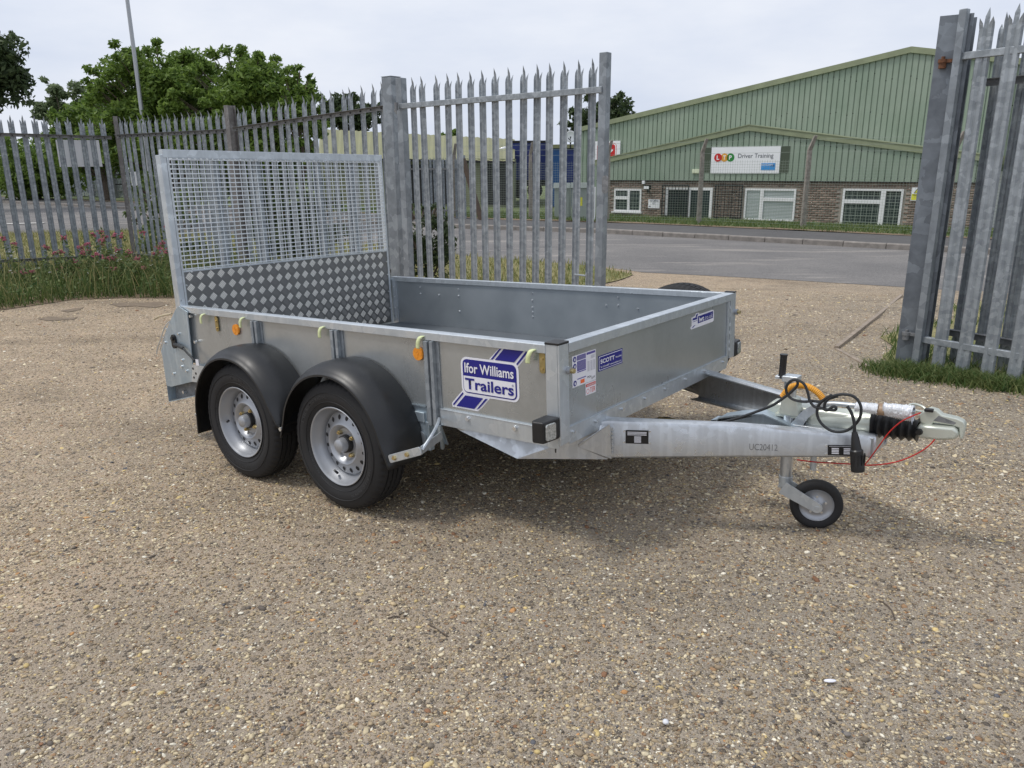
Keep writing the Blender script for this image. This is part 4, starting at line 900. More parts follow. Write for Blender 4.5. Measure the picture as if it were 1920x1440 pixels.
for i in range(len(PL)-1):
    a, b_ = PL[i], PL[i+1]; n = int(np.hypot(*(b_-a))/.075)
    for k in range(n+1): q = a+(b_-a)*k/n; wire((q[0], q[1]-.08, -.35), (q[0], q[1]-.08, 1.55), .0028)
    for zz in np.arange(-.3, 1.56, .075): wire((a[0], a[1]-.08, zz), (b_[0], b_[1]-.08, zz), .0028)
    for zz in (1.75, 1.92, 2.08): wire((a[0]+.1, a[1]-.2*(zz-1.6)-.05, zz), (b_[0]+.1, b_[1]-.2*(zz-1.6)-.05, zz), .004)
np_mesh('wire_mesh', np.array(wv), np.array(wf), 'wire', parent=mf, kind='stuff')

# palisade return fence and brace beyond the road
at = lambda P, z: Vector((P[0], P[1], z))
pf = thing('palisade_fence', 'distant palisade fence panel across the road left of the mesh fence', 'fence')
A0, A1 = (-3.4256, 27.5), (-1.6631, 26.6)
for i in range(13):
    t_ = i/12; x, y = A0[0]+(A1[0]-A0[0])*t_, A0[1]+(A1[1]-A0[1])*t_; put_pale(pf, x, y, 1.72, -.35, -.05)
m = MB(); m.box((A1[0]+.1, A1[1], .68), (.16, .12, 2.2)); m.build('post', 'galv', pf)
for zz in (1.35, .0): m = MB(); m.beam((A0[0]-.3, A0[1]-.05, zz), (A1[0], A1[1]-.05, zz), .04, .05); m.build('rail', 'galv_rail', pf)
m = MB(); s0, s1 = (-1.5410179790505596, 26.3), (-0.9494739070965081, 25.9)
m.beam((s0[0], s0[1], 1.66), (s1[0], s1[1], -.30), .13, .13); o = m.build('brace_post', 'wood_post'); tag(o, 'leaning brown timber brace beside the distant palisade panel', 'brace post')
m = MB(); m.beam((s0[0]-.05, s0[1]+.1, -.4), (s0[0]-.05, s0[1]+.1, 1.78), .12, .12); o = m.build('timber_post', 'wood_post'); tag(o, 'upright brown timber post that the leaning brace props', 'post')

# utility kiosks and white marker post
for (pa, pb, lab) in ((((1.5164017842309971, 27.0), (2.0248963989960846, 27.0)), None, 'narrow grey-green utility kiosk behind the mesh fence, left of its twin'), (((2.0509297974593825, 26.4), (2.583689135135755, 26.4)), 1, 'grey-green utility kiosk with a yellow notice behind the mesh fence')):
    cx, cy, w_ = (pa[0][0]+pa[1][0])/2, pa[0][1], abs(pa[1][0]-pa[0][0]); kz = .78 if pb is None else .80
    r_ = thing('utility_kiosk', lab, 'cabinet', (cx, cy, 0), -.25); 
    m = MB(); m.bx(-w_/2, w_/2, -.2, .2, -.6, kz-.09); m.build('body', 'cabinet', r_, bevel=.01); m = MB(); m.prism([(-.26, kz-.09), (.26, kz-.09), (.24, kz), (-.20, kz+.09)], lambda u, v, d: (d, u, v), -w_/2-.03, w_/2+.03); m.build('lid', 'cabinet', r_, bevel=.01)
    if pb: m = MB(); m.bx(-.10, .10, -.205, -.2005, .15, .42); m.build('notice', 'yellow', r_)
q = (2.652725511307497, 25.2); m = MB(); m.bx(q[0]-.03, q[0]+.03, q[1]-.03, q[1]+.03, -.5, .78); o = m.build('marker_post', 'upvc'); tag(o, 'thin white marker post beside the utility kiosks', 'post')

# lorry, blue store, olive building
q0, q1 = (0.03782840912751427, 50.0), (2.423770862033329, 50.0)
r_ = thing('lorry', 'blue curtain-sided lorry with a white cab parked behind the mesh fence', 'lorry', (q0[0], 50, -.6), 0)
LW = q1[0]-q0[0]; zt_ = 2.72532+.6
m = MB(); m.bx(0, LW, 0, 7, 1.1, zt_); m.build('curtain_body', 'blue', r_, bevel=.04)
m = MB(); m.bx(-.02, LW+.02, -.03, 7, zt_, zt_+.14); m.build('roof_rail', 'dark', r_)
for fx in (.0, .30, .52, .98):
    m = MB(); m.bx(LW*fx, LW*fx+.05, -.02, -.001, 1.1, zt_); m.build('edge_post', 'sticker_grey' if fx != .52 else 'sign_white', r_)
m = MB(); m.prism([(-1.35, .5), (-.03, .5), (-.03, 2.95), (-.35, 3.15), (-.8, 3.0), (-1.15, 2.5), (-1.32, 1.6)], lambda u, v, d: (u, d, v), .2, 2.5); m.build('cab', 'van_white', r_, bevel=.08)
m = MB(); m.prism([(-1.18, 1.6), (-.35, 1.6), (-.35, 2.4), (-1.05, 2.4)], lambda u, v, d: (u, d, v), .17, .195); m.build('cab_window', 'glass', r_)
for x_, y_ in ((-.7, .35), (.5, .35), (1.5, .35)):
    m = MB(); m.lathe([(-.14, .0), (-.14, .42), (-.10, .48), (.10, .48), (.14, .42)], c=(x_, y_, .48), n=24); m.build('wheel', 'rubber', r_, smooth=True)
m = MB(); m.bx(.0, LW, .1, 6.8, .75, 1.09); m.build('chassis', 'dark', r_)
q0, q1 = (2.382321082452181, 46.0), (3.6934967530281315, 46.0); zt_ = 2.52562
r_ = thing('blue_store', 'blue sheeted lean-to store with a pale beam beside the tall shed', 'shed', (q0[0], 46, 0), 0); LW = q1[0]-q0[0]
m = MB(); m.bx(0, LW*.36, 0, 4, -.9, zt_-.22); m.build('blue_sheet', 'blue2', r_); m = MB(); m.bx(LW*.36+.01, LW, .02, 4, -.9, zt_-.22); m.build('dark_bay', 'blue', r_); m = MB(); m.bx(-.1, LW+.1, -.08, 4.1, zt_-.2, zt_); m.build('beam', 'olive_roof', r_)
q0 = (3.2784492798533167, 44.0); zd = 2.89099
r_ = thing('satellite_dish', 'white satellite dish on the roof of the blue store', 'dish', (q0[0], 44, 0))
m = MB(); m.lathe([(.0, .30), (.05, .22), (.08, .10), (.09, .0)], c=(0, 0, zd), n=20); d_ = m.build('reflector', 'sign_white', r_, smooth=True, solid=.02); m = MB(); m.cyl((0, .1, zd-.6), (0, .1, zd), .04); m.tube([(0, 0, zd-.2), (-.15, -.35, zd-.1)], .025, 6); m.build('bracket', 'dark', r_)
ob = thing('olive_building', 'long low building with an olive ribbed roof behind the trailer ramp', 'building')
e0, e1 = (-12.236477771052016, 52.0), (0.251488647427404, 46.0); t0, t1 = (-13.972013494674123, 60.0), (0.30446314154869875, 54.0)
ze0, ze1 = 1.95753, 1.58731; zt0_, zt1_ = 4.02206, 3.0164
n = 74; V = []; m = MB()
for i in range(n+1):
    t_ = i/n; up_ = .05 if i % 2 else 0
    V += [(e0[0]+(e1[0]-e0[0])*t_, e0[1]+(e1[1]-e0[1])*t_-.3, ze0+(ze1-ze0)*t_+up_), (t0[0]+(t1[0]-t0[0])*t_, t0[1]+(t1[1]-t0[1])*t_, zt0_+(zt1_-zt0_)*t_+up_)]
m.add(V, [(2*i, 2*i+2, 2*i+3, 2*i+1) for i in range(n)]); m.build('roof', 'olive_roof', ob, solid=.05)
m = MB(); m.beam((e0[0], e0[1]+.2, ze0/2-.5), (e1[0], e1[1]+.2, ze1/2-.5), .3, ze0+1.); m.build('wall', 'olive_wall', ob)
m = MB(); m.beam((e0[0], e0[1]-.35, ze0-.02), (e1[0], e1[1]-.35, ze1-.02), .12, .12); m.build('gutter', 'dark', ob)
for fx, wd in ((.62, 1.8), (.84, 1.5), (.44, 2.2)):
    x_, y_ = e0[0]+(e1[0]-e0[0])*fx, e0[1]+(e1[1]-e0[1])*fx; m = MB(); m.beam((x_, y_+.03, .35), (x_+wd, y_+.03+(e1[1]-e0[1])/(e1[0]-e0[0])*wd, .35), .08, 2.3); m.build('loading_door', 'dark', ob)
m = MB(); m.tube([(t0[0]*.3+t1[0]*.7, 52, zt0_*.3+zt1_*.7-.4), (t0[0]*.3+t1[0]*.7, 52, zt0_*.3+zt1_*.7-.38)], .01)

# small red car behind the far mesh, seen between the right gate pales
cx_, cy_ = (19.924348730123942, 31.0)
r_ = thing('red_car', 'red hatchback parked beyond the mesh fence, glimpsed between the right gate pales', 'car', (cx_, cy_, -.60), R(-35))
m = MB(); sec = [(-1.95, .35), (-1.98, .62), (-1.80, .82), (-1.05, .95), (-.55, 1.38), (.55, 1.43), (1.35, 1.30), (1.75, .95), (1.92, .80), (1.95, .40), (1.7, .28), (-1.7, .28)]
m.prism(sec, lambda u, v, d: (u, d*(1-.12*max(0, v-.9)), v), -.82, .82); m.build('body', 'car_red', r_, bevel=.06)
for s_ in (-1, 1):
    m = MB(); m.prism([(-.95, .97), (-.50, 1.33), (.05, 1.37), (.05, .97)], lambda u, v, d: (u, s_*(.79+d), v), 0, .012); m.prism([(.10, .97), (.10, 1.37), (.55, 1.37), (1.2, 1.22), (1.35, .97)], lambda u, v, d: (u, s_*(.79+d), v), 0, .012); m.build('side_window', 'glass', r_, kind='stuff')
    for x_ in (-1.2, 1.2):
        m = MB(); m.lathe([(-.09, .0), (-.10, .20), (-.09, .28), (-.05, .31), (.05, .31), (.09, .28)], c=(x_, s_*.76, .31), n=24); m.build('wheel', 'rubber', r_, smooth=True)
for s_ in (-.55, .55): m = MB(); m.box((-1.93, s_, .66), (.08, .32, .14)); m.build('headlight', 'lens', r_, bevel=.02)

# distant palisade across the road on the left and hedge behind
pf = thing('palisade_fence', 'long distant palisade fence across the road at far left', 'fence')
P0_, P1_ = np.array((-42.6042, 62.8501)), np.array((-25.7055, 50.1736)); dd = (P1_-P0_)/np.linalg.norm(P1_-P0_); P0_ = P0_-dd*26; Lp = 26+ 34.0645; m = MB()
npal = int(Lp/.17)
for i in range(npal):
    q = P0_+dd*(i*.17); a_ = math.atan2(dd[1], dd[0]); m.box((q[0], q[1], .86), (.075, .02, 2.28+.03*(i % 2)), Matrix.Rotation(a_, 3, 'Z'))
m.build('pales', 'galv', pf, kind='stuff')
for i in range(0, npal, 17): q = P0_+dd*(i*.17); m = MB(); m.box((q[0], q[1]-.06, .8), (.12, .12, 2.3)); m.build('post', 'galv_rail', pf)
for zz in (1.65, .1): m = MB(); q = P0_+dd*Lp; m.beam((P0_[0], P0_[1]-.04, zz), (q[0], q[1]-.04, zz), .03, .06); m.build('rail', 'galv_rail', pf)

# lamp post
lx, ly = (-10.526441264065857, 23.5); ztop = 8.6
r_ = thing('lamp_post', 'tall slender grey lamp post on the verge before the big leafy tree', 'lamp post', (lx, ly, 0))
m = MB(); m.tube([(0, 0, -.35), (0, 0, 1.0)], .085, 14); m.build('base_column', 'rim', r_, smooth=True); m = MB(); m.tube([(0, 0, 1.001), (.0, 0, ztop)], [.065, .045], 12); m.build('shaft', 'rim', r_, smooth=True)
m = MB(); m.tube(spline([(0, 0, ztop), (.05, -.2, ztop+.3), (.1, -.9, ztop+.45)], 5), .035, 8); m.build('bracket_arm', 'rim', r_, smooth=True); m = MB(); m.box((.1, -1.2, ztop+.44), (.22, .6, .12)); m.build('lantern', 'cabinet', r_, bevel=.03)
# small edge-on sign on the second run
q = (-6.3735888322879175, 13.6); z1_, z0_ = 1.41564, 1.18909
r_ = thing('small_sign', 'small white sign seen nearly edge-on held on dark bars behind the fence corner', 'sign', (q[0], q[1], 0), .1)
m = MB(); m.box((0, 0, (z1_+z0_)/2), (.09, .012, abs(z1_-z0_))); m.build('plate', 'sign_white', r_)
for zz in (z0_+.02, z1_-.05): m = MB(); m.beam((-.32, .02, zz), (.10, .03, zz+.02), .02, .02); m.build('bar', 'dark', r_)

# ================================================================== trees and plants
def leaf_cloud(centers, radii, n_per, size, rg, flat=.5, droop=0.):
    C_ = np.repeat(centers, n_per, 0); Rr = np.repeat(radii, n_per, 0); N = len(C_)
    d = rg.normal(size=(N, 3)); d /= np.linalg.norm(d, axis=1)[:, None]; r_ = rg.random(N)**.45
    P = C_ + d*Rr[:, None]*r_[:, None]*np.array([1, 1, .8]); P[:, 2] -= droop*r_
    sz = size*rg.uniform(.6, 1.35, N)
    nrm = d*.5 + rg.normal(size=(N, 3))*.7 + np.array([0, 0, flat]); nrm /= np.linalg.norm(nrm, axis=1)[:, None]
    a = np.cross(nrm, rg.normal(size=(N, 3))); a /= np.linalg.norm(a, axis=1)[:, None]; b = np.cross(nrm, a)
    L_ = sz[:, None]; V = np.stack([P-a*L_, P+b*L_*.42, P+a*L_, P-b*L_*.42], 1).reshape(-1, 3)
    F_ = (np.arange(N)[:, None]*4+np.arange(4)[None])
    return V, F_, np.clip(.5+.35*d[:, 2]*0+rg.normal(0, .27, N), 0, 1)
def tree(name, label, x, y, z0, zc, rx, rz, mat, nclump, n_per, lsize, seed, clump=.28, trunk_r=.16, sprig=.35, group=None, cat='tree', shape=1., base_drop=.0):
    rg = np.random.default_rng(seed); rd = random.Random(seed)
    r_ = thing(name, label, cat, (x, y, z0), 0, group)
    cs = []; 
    while len(cs) < nclump:
        d = rg.normal(size=3); d /= np.linalg.norm(d); rr_ = rg.random()**.40
        p = d*rr_*np.array([rx, rx*.85, rz])*(1+.14*math.sin(d[0]*5+seed)+.10*math.sin(d[2]*7+seed*2))
        if p[2] < -rz*.95: continue
        cs.append(p)
    cs = np.array(cs)+np.array([0, 0, zc-z0]); rad = rg.uniform(.6, 1.25, nclump)*clump*rx
    # loose sprigs reaching past the outline
    ns = int(nclump*sprig); d = rg.normal(size=(ns, 3)); d[:, 2] = np.abs(d[:, 2])*.9-.1; d /= np.linalg.norm(d, axis=1)[:, None]
    sp_ = d*np.array([rx, rx*.85, rz])*rg.uniform(.98, 1.20, (ns, 1))+np.array([0, 0, zc-z0])
    V1_, F1_, t1_ = leaf_cloud(cs, rad, n_per, lsize, rg); V2_, F2_, t2_ = leaf_cloud(sp_, np.full(ns, clump*rx*.42), max(12, n_per//4), lsize, rg)
    np_mesh('crown', np.concatenate([V1_, V2_]), np.concatenate([F1_, F2_+len(V1_)]), mat, tint=np.concatenate([t1_, t2_]), parent=r_)
    H_ = zc-z0-rz*.35; m = MB(); m.tube(spline([(0, 0, -.3), (rd.uniform(-.1, .1), 0, H_*.45), (rd.uniform(-.2, .2), 0, H_)], 4), [trunk_r*(1-.5*k/8) for k in range(9)], 9); m.build('trunk', 'bark', r_, smooth=True)
    m = MB()
    for k in range(min(16, nclump)):
        p = cs[k*(nclump//min(16, nclump))]; s_ = (0, 0, H_*rd.uniform(.45, 1)); mid = ((p[0])*.45, (p[1])*.45, s_[2]+(p[2]-s_[2])*.35); m.tube(spline([s_, mid, tuple(p)], 3), [trunk_r*.42*(1-.8*j/6) for j in range(7)], 5)
    for k in range(ns):
        p = sp_[k]; q = p*np.array([.7, .7, 1])-np.array([0, 0, rz*.22]); m.tube([tuple(q), tuple(p)], [.02, .008], 4)
    m.build('limbs', 'bark', r_, kind='stuff')
    return r_
def px_tree(pt, r_px_m, zc_, **k): pass
T = []
def addtree(name, label, xy, zc, rx, rz, **k): T.append(tree(name, label, xy[0], xy[1], -.6, zc, rx, rz, **k))
addtree('broadleaf_tree', 'large dark tree cut by the left edge of the photo', (-23.845972081765336, 35.99999999999999), 5.64566, 2.52, 2.02887, mat='leaf_dark', nclump=85, n_per=230, lsize=.15, seed=3, trunk_r=.3)
addtree('pale_tree', 'small pale grey-green tree far behind the left fence', (-33.590046712289094, 62.0), 5.32181, 2.04536, 2.47148, mat='leaf_pale', nclump=40, n_per=150, lsize=.20, seed=5, trunk_r=.2)
addtree('broadleaf_tree', 'mid green rounded tree between the pale tree and the lamp post', (-22.205866939230805, 43.99999999999999), 2.83413, 2.41924, 2.17732, mat='leaf_tree', nclump=60, n_per=170, lsize=.16, seed=8, trunk_r=.2)
addtree('broadleaf_tree', 'mid green leafy mass behind the long distant fence at left', (-27.35330201082204, 46.0), 1.38688, 3.00344, 1.64399, mat='leaf_tree', nclump=55, n_per=170, lsize=.16, seed=9, trunk_r=.2)
addtree('cherry_tree', 'bushy green tree directly behind the lamp post', (-10.690191178147249, 25.2), 2.76473, 1.93979, 2.11299, mat='leaf_tree', nclump=120, n_per=330, lsize=.082, seed=11, clump=.22, trunk_r=.13, sprig=.6)
addtree('cherry_tree', 'broad bushy green tree above the brown box post', (-7.807567728557502, 24.2), 2.60618, 1.96261, 1.96261, mat='leaf_tree', nclump=125, n_per=330, lsize=.082, seed=12, clump=.22, trunk_r=.13, sprig=.65)
addtree('sapling', 'thin loose sapling right of the broad bushy tree', (-5.802636952600538, 22.500000000000004), 2.55921, 0.64948, 1.31443, mat='leaf_tree', nclump=26, n_per=90, lsize=.11, seed=14, clump=.3, trunk_r=.06, sprig=.9)
addtree('broadleaf_tree', 'dark distant tree seen between pales left of the big gate post', (-12.941999642342747, 66.0), 4.99232, 2.26804, 1.72371, mat='leaf_dark', nclump=36, n_per=150, lsize=.22, seed=15, trunk_r=.3, clump=.3, sprig=.6)
addtree('broadleaf_tree', 'dark round tree standing behind the roof of the tall shed', (7.252141703740408, 64.0), 4.62022, 2.63918, 2.28729, mat='leaf_dark', nclump=50, n_per=170, lsize=.22, seed=17, trunk_r=.3)
addtree('round_tree', 'small round treetop peeping over the olive roof', (-5.1474610672974315, 75.0), 3.20273, 1.34021, 1.23711, mat='leaf_tree', nclump=26, n_per=120, lsize=.24, seed=19, trunk_r=.2)
tree('fence_shrub', 'dark shrub behind the fence seen through the ramp mesh', *(-3.6874890798448985, 13.4), -.27, .62, .75, .95, mat='leaf_dark', nclump=40, n_per=150, lsize=.05, seed=21, trunk_r=.03, clump=.3, cat='shrub')
tree('fence_shrub', 'leafy shrub behind the fence left of the ramp', *(-6.728228178610663, 15.6), -.27, .55, .7, .95, mat='leaf', nclump=26, n_per=110, lsize=.05, seed=22, trunk_r=.03, clump=.3, cat='shrub', sprig=.8)
tree('bramble_bush', 'dark scrubby bush right behind the open left gate leaf', *(-1.1422711530354241, 10.4), -.12, .42, .36, .62, mat='leaf_dark', nclump=46, n_per=120, lsize=.028, seed=23, trunk_r=.02, clump=.34, cat='bush', sprig=.8)
# dark hedge behind the distant palisade
rg = np.random.default_rng(31); n = 190; t_ = rg.random(n); hx = P0_[0]+dd[0]*t_*Lp+rg.normal(0, .5, n)+1.6; hy = P0_[1]+dd[1]*t_*Lp+2.6+rg.normal(0, .5, n); hz = rg.uniform(-.2, 1.9, n)
V_, F_, ti_ = leaf_cloud(np.stack([hx, hy, hz], -1), rg.uniform(.8, 1.4, n), 170, .15, rg)
o = np_mesh('hedge', V_, F_, 'leaf_dark', tint=ti_, kind='stuff'); tag(o, 'dark continuous hedge behind the long distant palisade fence', 'hedge')

# weeds at the foot of the left fence
rg = np.random.default_rng(41); x, y = scatter(BED, 5200); k = rg.random(len(x)) < .9; x, y = x[k], y[k]
edge = np.clip((y-(8.9+.12*x*0))/2.2, 0, 1); zz = GR(x, y)+rg.random(len(x))**1.4*(.14+.22*rg.random(len(x)))
x2, y2 = scatter(BED, 5200); k = (x2 > -6.4) & (x2 < -2.9) & (y2 > 9.75+.08*x2*0) & (rg.random(len(x2)) < .35+.65*sstep(-6.2, -5.0, x2)); x2, y2 = x2[k], y2[k]
z2 = GR(x2, y2)+rg.random(len(x2))*.62*(.55+.45*np.sin(x2*3.1+1)*np.cos(y2*2.3))
x = np.concatenate([x, x2]); y = np.concatenate([y, y2]); zz = np.concatenate([zz, z2])
V_, F_, ti_ = leaf_cloud(np.stack([x, y, zz], -1), np.full(len(x), .08), 6, .023, rg, .6)
o = np_mesh('weeds', V_, F_, 'leaf', tint=ti_, kind='stuff'); tag(o, 'tangled low green weeds along the foot of the left fence', 'weeds')
FL = [(6.317689530685921, 446.49819494584835), (26.173285198555956, 513.2851985559566), (27.075812274368232, 455.5234657039711), (45.12635379061372, 511.4801444043321), (45.12635379061372, 529.5306859205776), (61.371841155234655, 509.6750902527076), (85.74007220216606, 462.7436823104693), (102.88808664259928, 473.5740072202166), (113.71841155234657, 471.76895306859205), (115.52346570397111, 503.3574007220217), (119.13357400722022, 446.49819494584835), (137.1841155234657, 489.81949458483757), (148.91696750902528, 503.3574007220217), (149.81949458483754, 533.1407942238267), (151.6245487364621, 464.54873646209387), (154.33212996389892, 473.5740072202166), (164.25992779783394, 458.23104693140795), (166.96750902527074, 471.76895306859205), (169.67509025270758, 536.7509025270758), (176.8953068592058, 439.27797833935017), (177.79783393501805, 477.1841155234657), (189.5306859205776, 433.8628158844765), (189.5306859205776, 457.3285198555957), (191.33574007220216, 449.2057761732852), (196.75090252707582, 442.88808664259926), (197.65342960288808, 484.4043321299639), (210.28880866425993, 485.30685920577616), (214.8014440433213, 441.08303249097474), (216.60649819494586, 505.1624548736462), (219.31407942238266, 470.8664259927798), (227.43682310469313, 441.985559566787), (240.07220216606498, 472.6714801444043), (240.07220216606498, 482.5992779783394), (259.927797833935, 484.4043321299639), (267.1480144404332, 433.8628158844765), (271.6606498194946, 501.5523465703971), (283.39350180505414, 525.9205776173285), (289.71119133574007, 475.37906137184115), (298.7364620938628, 463.6462093862816), (305.05415162454875, 455.5234657039711), (310.46931407942236, 471.76895306859205), (313.1768953068592, 426.6425992779783), (321.2996389891697, 441.08303249097474)]
FP = [(-6.6701, 10.35, 0.6069), (-6.8466, 10.71, 0.0914), (-6.9908, 11.07, 0.477), (-6.5925, 10.53, 0.127), (-6.842, 10.89, -0.0547), (-6.3624, 10.35, 0.1622), (-6.3467, 10.71, 0.455), (-6.4448, 11.07, 0.3383), (-6.0507, 10.53, 0.407), (-6.2829, 10.89, 0.1365), (-5.8802, 10.35, 0.6008), (-6.0045, 10.71, 0.2563), (-6.134, 11.07, 0.112), (-5.8626, 10.53, -0.0356), (-5.9686, 10.89, 0.4205), (-5.6636, 10.35, 0.4108), (-5.7709, 10.71, 0.483), (-5.9603, 11.07, 0.348), (-5.7229, 10.53, -0.063), (-5.7533, 10.89, 0.6032), (-5.5023, 10.35, 0.3843), (-5.5609, 10.71, 0.6558), (-5.7742, 11.07, 0.4542), (-5.4709, 10.53, 0.5622), (-5.6111, 10.89, 0.5759), (-5.37, 10.35, 0.3326), (-5.4656, 10.71, 0.2849), (-5.5668, 11.07, 0.5729), (-5.3493, 10.53, 0.1627), (-5.4749, 10.89, 0.3703), (-5.1172, 10.35, 0.626), (-5.2351, 10.71, 0.3747), (-5.4216, 11.07, 0.2628), (-5.0165, 10.53, 0.3089), (-5.0836, 10.89, 0.6373), (-4.8645, 10.35, 0.208), (-4.9718, 10.71, -0.0163), (-5.04, 11.07, 0.3139), (-4.7185, 10.53, 0.4543), (-4.8254, 10.89, 0.4777), (-4.5627, 10.35, 0.4148), (-4.6601, 10.71, 0.7003), (-4.7696, 11.07, 0.5667)]
PXN = ['nearest the left edge of the photo', 'second from the left edge', 'below the white sign, left of it', 'under the left end of the white sign', 'under the white sign', 'under the right end of the white sign', 'left of the thin corner post', 'just left of the thin corner post', 'at the thin corner post', 'just right of the thin corner post', 'right of the corner post', 'midway between corner post and ramp', 'close to the ramp', 'nearest to the ramp stile', 'half behind the ramp stile']
rg = np.random.default_rng(43); i = 0; gi = 0
while i < len(FP):
    grp = FP[i:i+3]; i += 3
    bx_ = sum(p[0] for p in grp)/len(grp); by_ = sum(p[1] for p in grp)/len(grp); bz_ = float(GR(bx_, by_))
    r_ = thing('valerian_plant', 'pink flowered valerian plant '+PXN[min(gi, 14)], 'plant', (bx_, by_, bz_), 0, 'pink flowering plants along the left fence'); gi += 1
    m = MB(); heads = []; tips = [(p[0]-bx_, p[1]-by_, max(.12, p[2]-bz_)) for p in grp]
    for k in range(5): q = tips[k % len(tips)]; tips.append((q[0]*.6+rg.normal(0, .13), q[1]*.6+rg.normal(0, .10), max(.12, q[2]*rg.uniform(.45, .85))))
    lv_c = []
    for j, tp_ in enumerate(tips):
        b0 = (rg.normal(0, .04), rg.normal(0, .04), 0); mid = ((b0[0]+tp_[0])*.5+rg.normal(0, .02), (b0[1]+tp_[1])*.5, tp_[2]*.55); P = spline([b0, mid, tp_], 4); m.tube(P, [.0045*(1-.5*k/8) for k in range(9)], 4)
        for q in P[1:]: lv_c.append(tuple(q))
        if j < len(grp):
            for a in range(11): heads.append((tp_[0]+rg.normal(0, .018), tp_[1]+rg.normal(0, .018), tp_[2]+rg.normal(0, .013)))
    m.build('stems', 'stem', r_, kind='stuff')
    V_, F_, ti_ = leaf_cloud(np.array(lv_c), np.full(len(lv_c), .05), 7, .026, rg, .4); np_mesh('leaves', V_, F_, 'leaf', tint=ti_, parent=r_, kind='stuff')
    m = MB()
    for p in heads:
        for _ in range(3): q = Vector(p)+Vector(rg.normal(0, .007, 3)); m.box(q, (.013, .013, .009), Matrix.Rotation(rg.uniform(0, 3), 3, 'Z') @ Matrix.Rotation(rg.uniform(-.6, .6), 3, 'X'))
    m.build('flower_heads', 'pink', r_, kind='stuff')
x = rg.uniform(-7.4, -5.0, 44); y = 10.6+rg.normal(0, .35, 44)+(x+6.5)*.4; m = MB()
for a, b_ in zip(x, y):
    z_ = float(GR(a, b_))+rg.uniform(.12, .50)
    for _ in range(3): m.box((a+rg.normal(0, .018), b_+rg.normal(0, .018), z_+rg.normal(0, .01)), (.015, .015, .005))
    pass
o = m.build('white_wildflowers', 'white_flower', kind='stuff'); tag(o, 'tiny white wildflowers scattered among the weeds at left', 'flowers')
# twigs lying on the yard
for lab, pts_ in (('short forked black twig lying on the gravel', [(-0.4181, 2.2619, 0.0435), (-0.393, 2.2724, 0.0446), (-0.3746, 2.2676, 0.0455), (-0.3546, 2.2777, 0.0449)]), ('longer bent dark twig right of the forked one', [(-0.2807, 2.2172, 0.0493), (-0.2562, 2.1965, 0.0488), (-0.2311, 2.1663, 0.051), (-0.207, 2.1414, 0.0539)]), ('curved black catkin lying on the right foreground gravel', [(1.2094, 2.2787, 0.0847), (1.2223, 2.2534, 0.0862), (1.2222, 2.2133, 0.0896), (1.2081, 2.1623, 0.0912)])):
    m = MB(); m.tube(spline([(a, b_, float(GR(a, b_))+.006) for a, b_, c in pts_], 4), [.0012]+[.0024]*(4*(len(pts_)-1)-1)+[.0014], 6); o = m.build('twig', 'bark', smooth=True); tag(o, lab, 'twig')
for lab, q, sz, mt in (('long white sliver of stone on the right foreground gravel', (0.8831, 1.8598, 0.0937), (.030, .008, .004), 'sticker_white'), ('cream flat pebble on the bottom right gravel', (0.8386, 1.6405, 0.0999), (.016, .009, .006), 'kerb'), ('white pebble in the lower right gravel', (0.3945, 1.7082, 0.085), (.014, .010, .007), 'sign_back')):
    m = MB(); m.lathe([(-1, .0), (-.8, .6), (-.2, 1), (.3, .95), (.8, .5), (1, 0)], n=10, axis='Z'); m.v = [(q[0]+a*sz[0]*.6, q[1]+b_*sz[1]*.9, float(GR(q[0], q[1]))+.004+c*sz[2]) for a, b_, c in m.v]; o = m.build('pebble', mt, smooth=True); tag(o, lab, 'pebble')
# haze-free overcast: nothing more
# ================================================================== the trailer (x forward, y to the far side, z up)
TRM = Matrix(((0.7925219, 0.6092637, -0.0265853, -1.8344201), (-0.6082117, 0.7928368, 0.0385796, 4.2544785), (0.044583, -0.0144057, 0.9989018, -0.0703167), (0.0, 0.0, 0.0, 1.0)))
TL, TW, ZT, ZP, ZB = 2.55603, 1.6353, .821, .496, .430
X1, X2, RW = 1.47333, 0.73826, .298
tr = thing('twin_axle_trailer', 'galvanised twin-axle goods trailer with mesh ramp and black mudguards parked on gravel', 'trailer', mat=TRM)
side = lambda y: (lambda u, v, d: (u, y+d, v))
front = lambda x: (lambda u, v, d: (x+d, u, v))
# boards
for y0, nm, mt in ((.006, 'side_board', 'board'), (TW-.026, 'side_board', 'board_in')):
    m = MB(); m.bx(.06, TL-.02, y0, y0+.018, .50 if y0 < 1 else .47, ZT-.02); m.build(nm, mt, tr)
m = MB(); m.bx(.03, .075, TW-.034, TW-.027, .46, ZT-.025); m.build('board_edge_strip', 'zinc', tr)
m = MB(); m.bx(TL-.022, TL-.006, .03, TW-.05, ZP, ZT-.02); m.build('front_board', 'board', tr)
m = MB(); m.bx(.07, TL-.03, .03, TW-.03, .475, .497); m.build('floor', 'floor_ply', tr)
m = MB(); m.bx(TL-.028, TL-.0225, .03, TW-.05, ZP, ZT-.03); m.build('front_board_lining', 'board_in', tr)
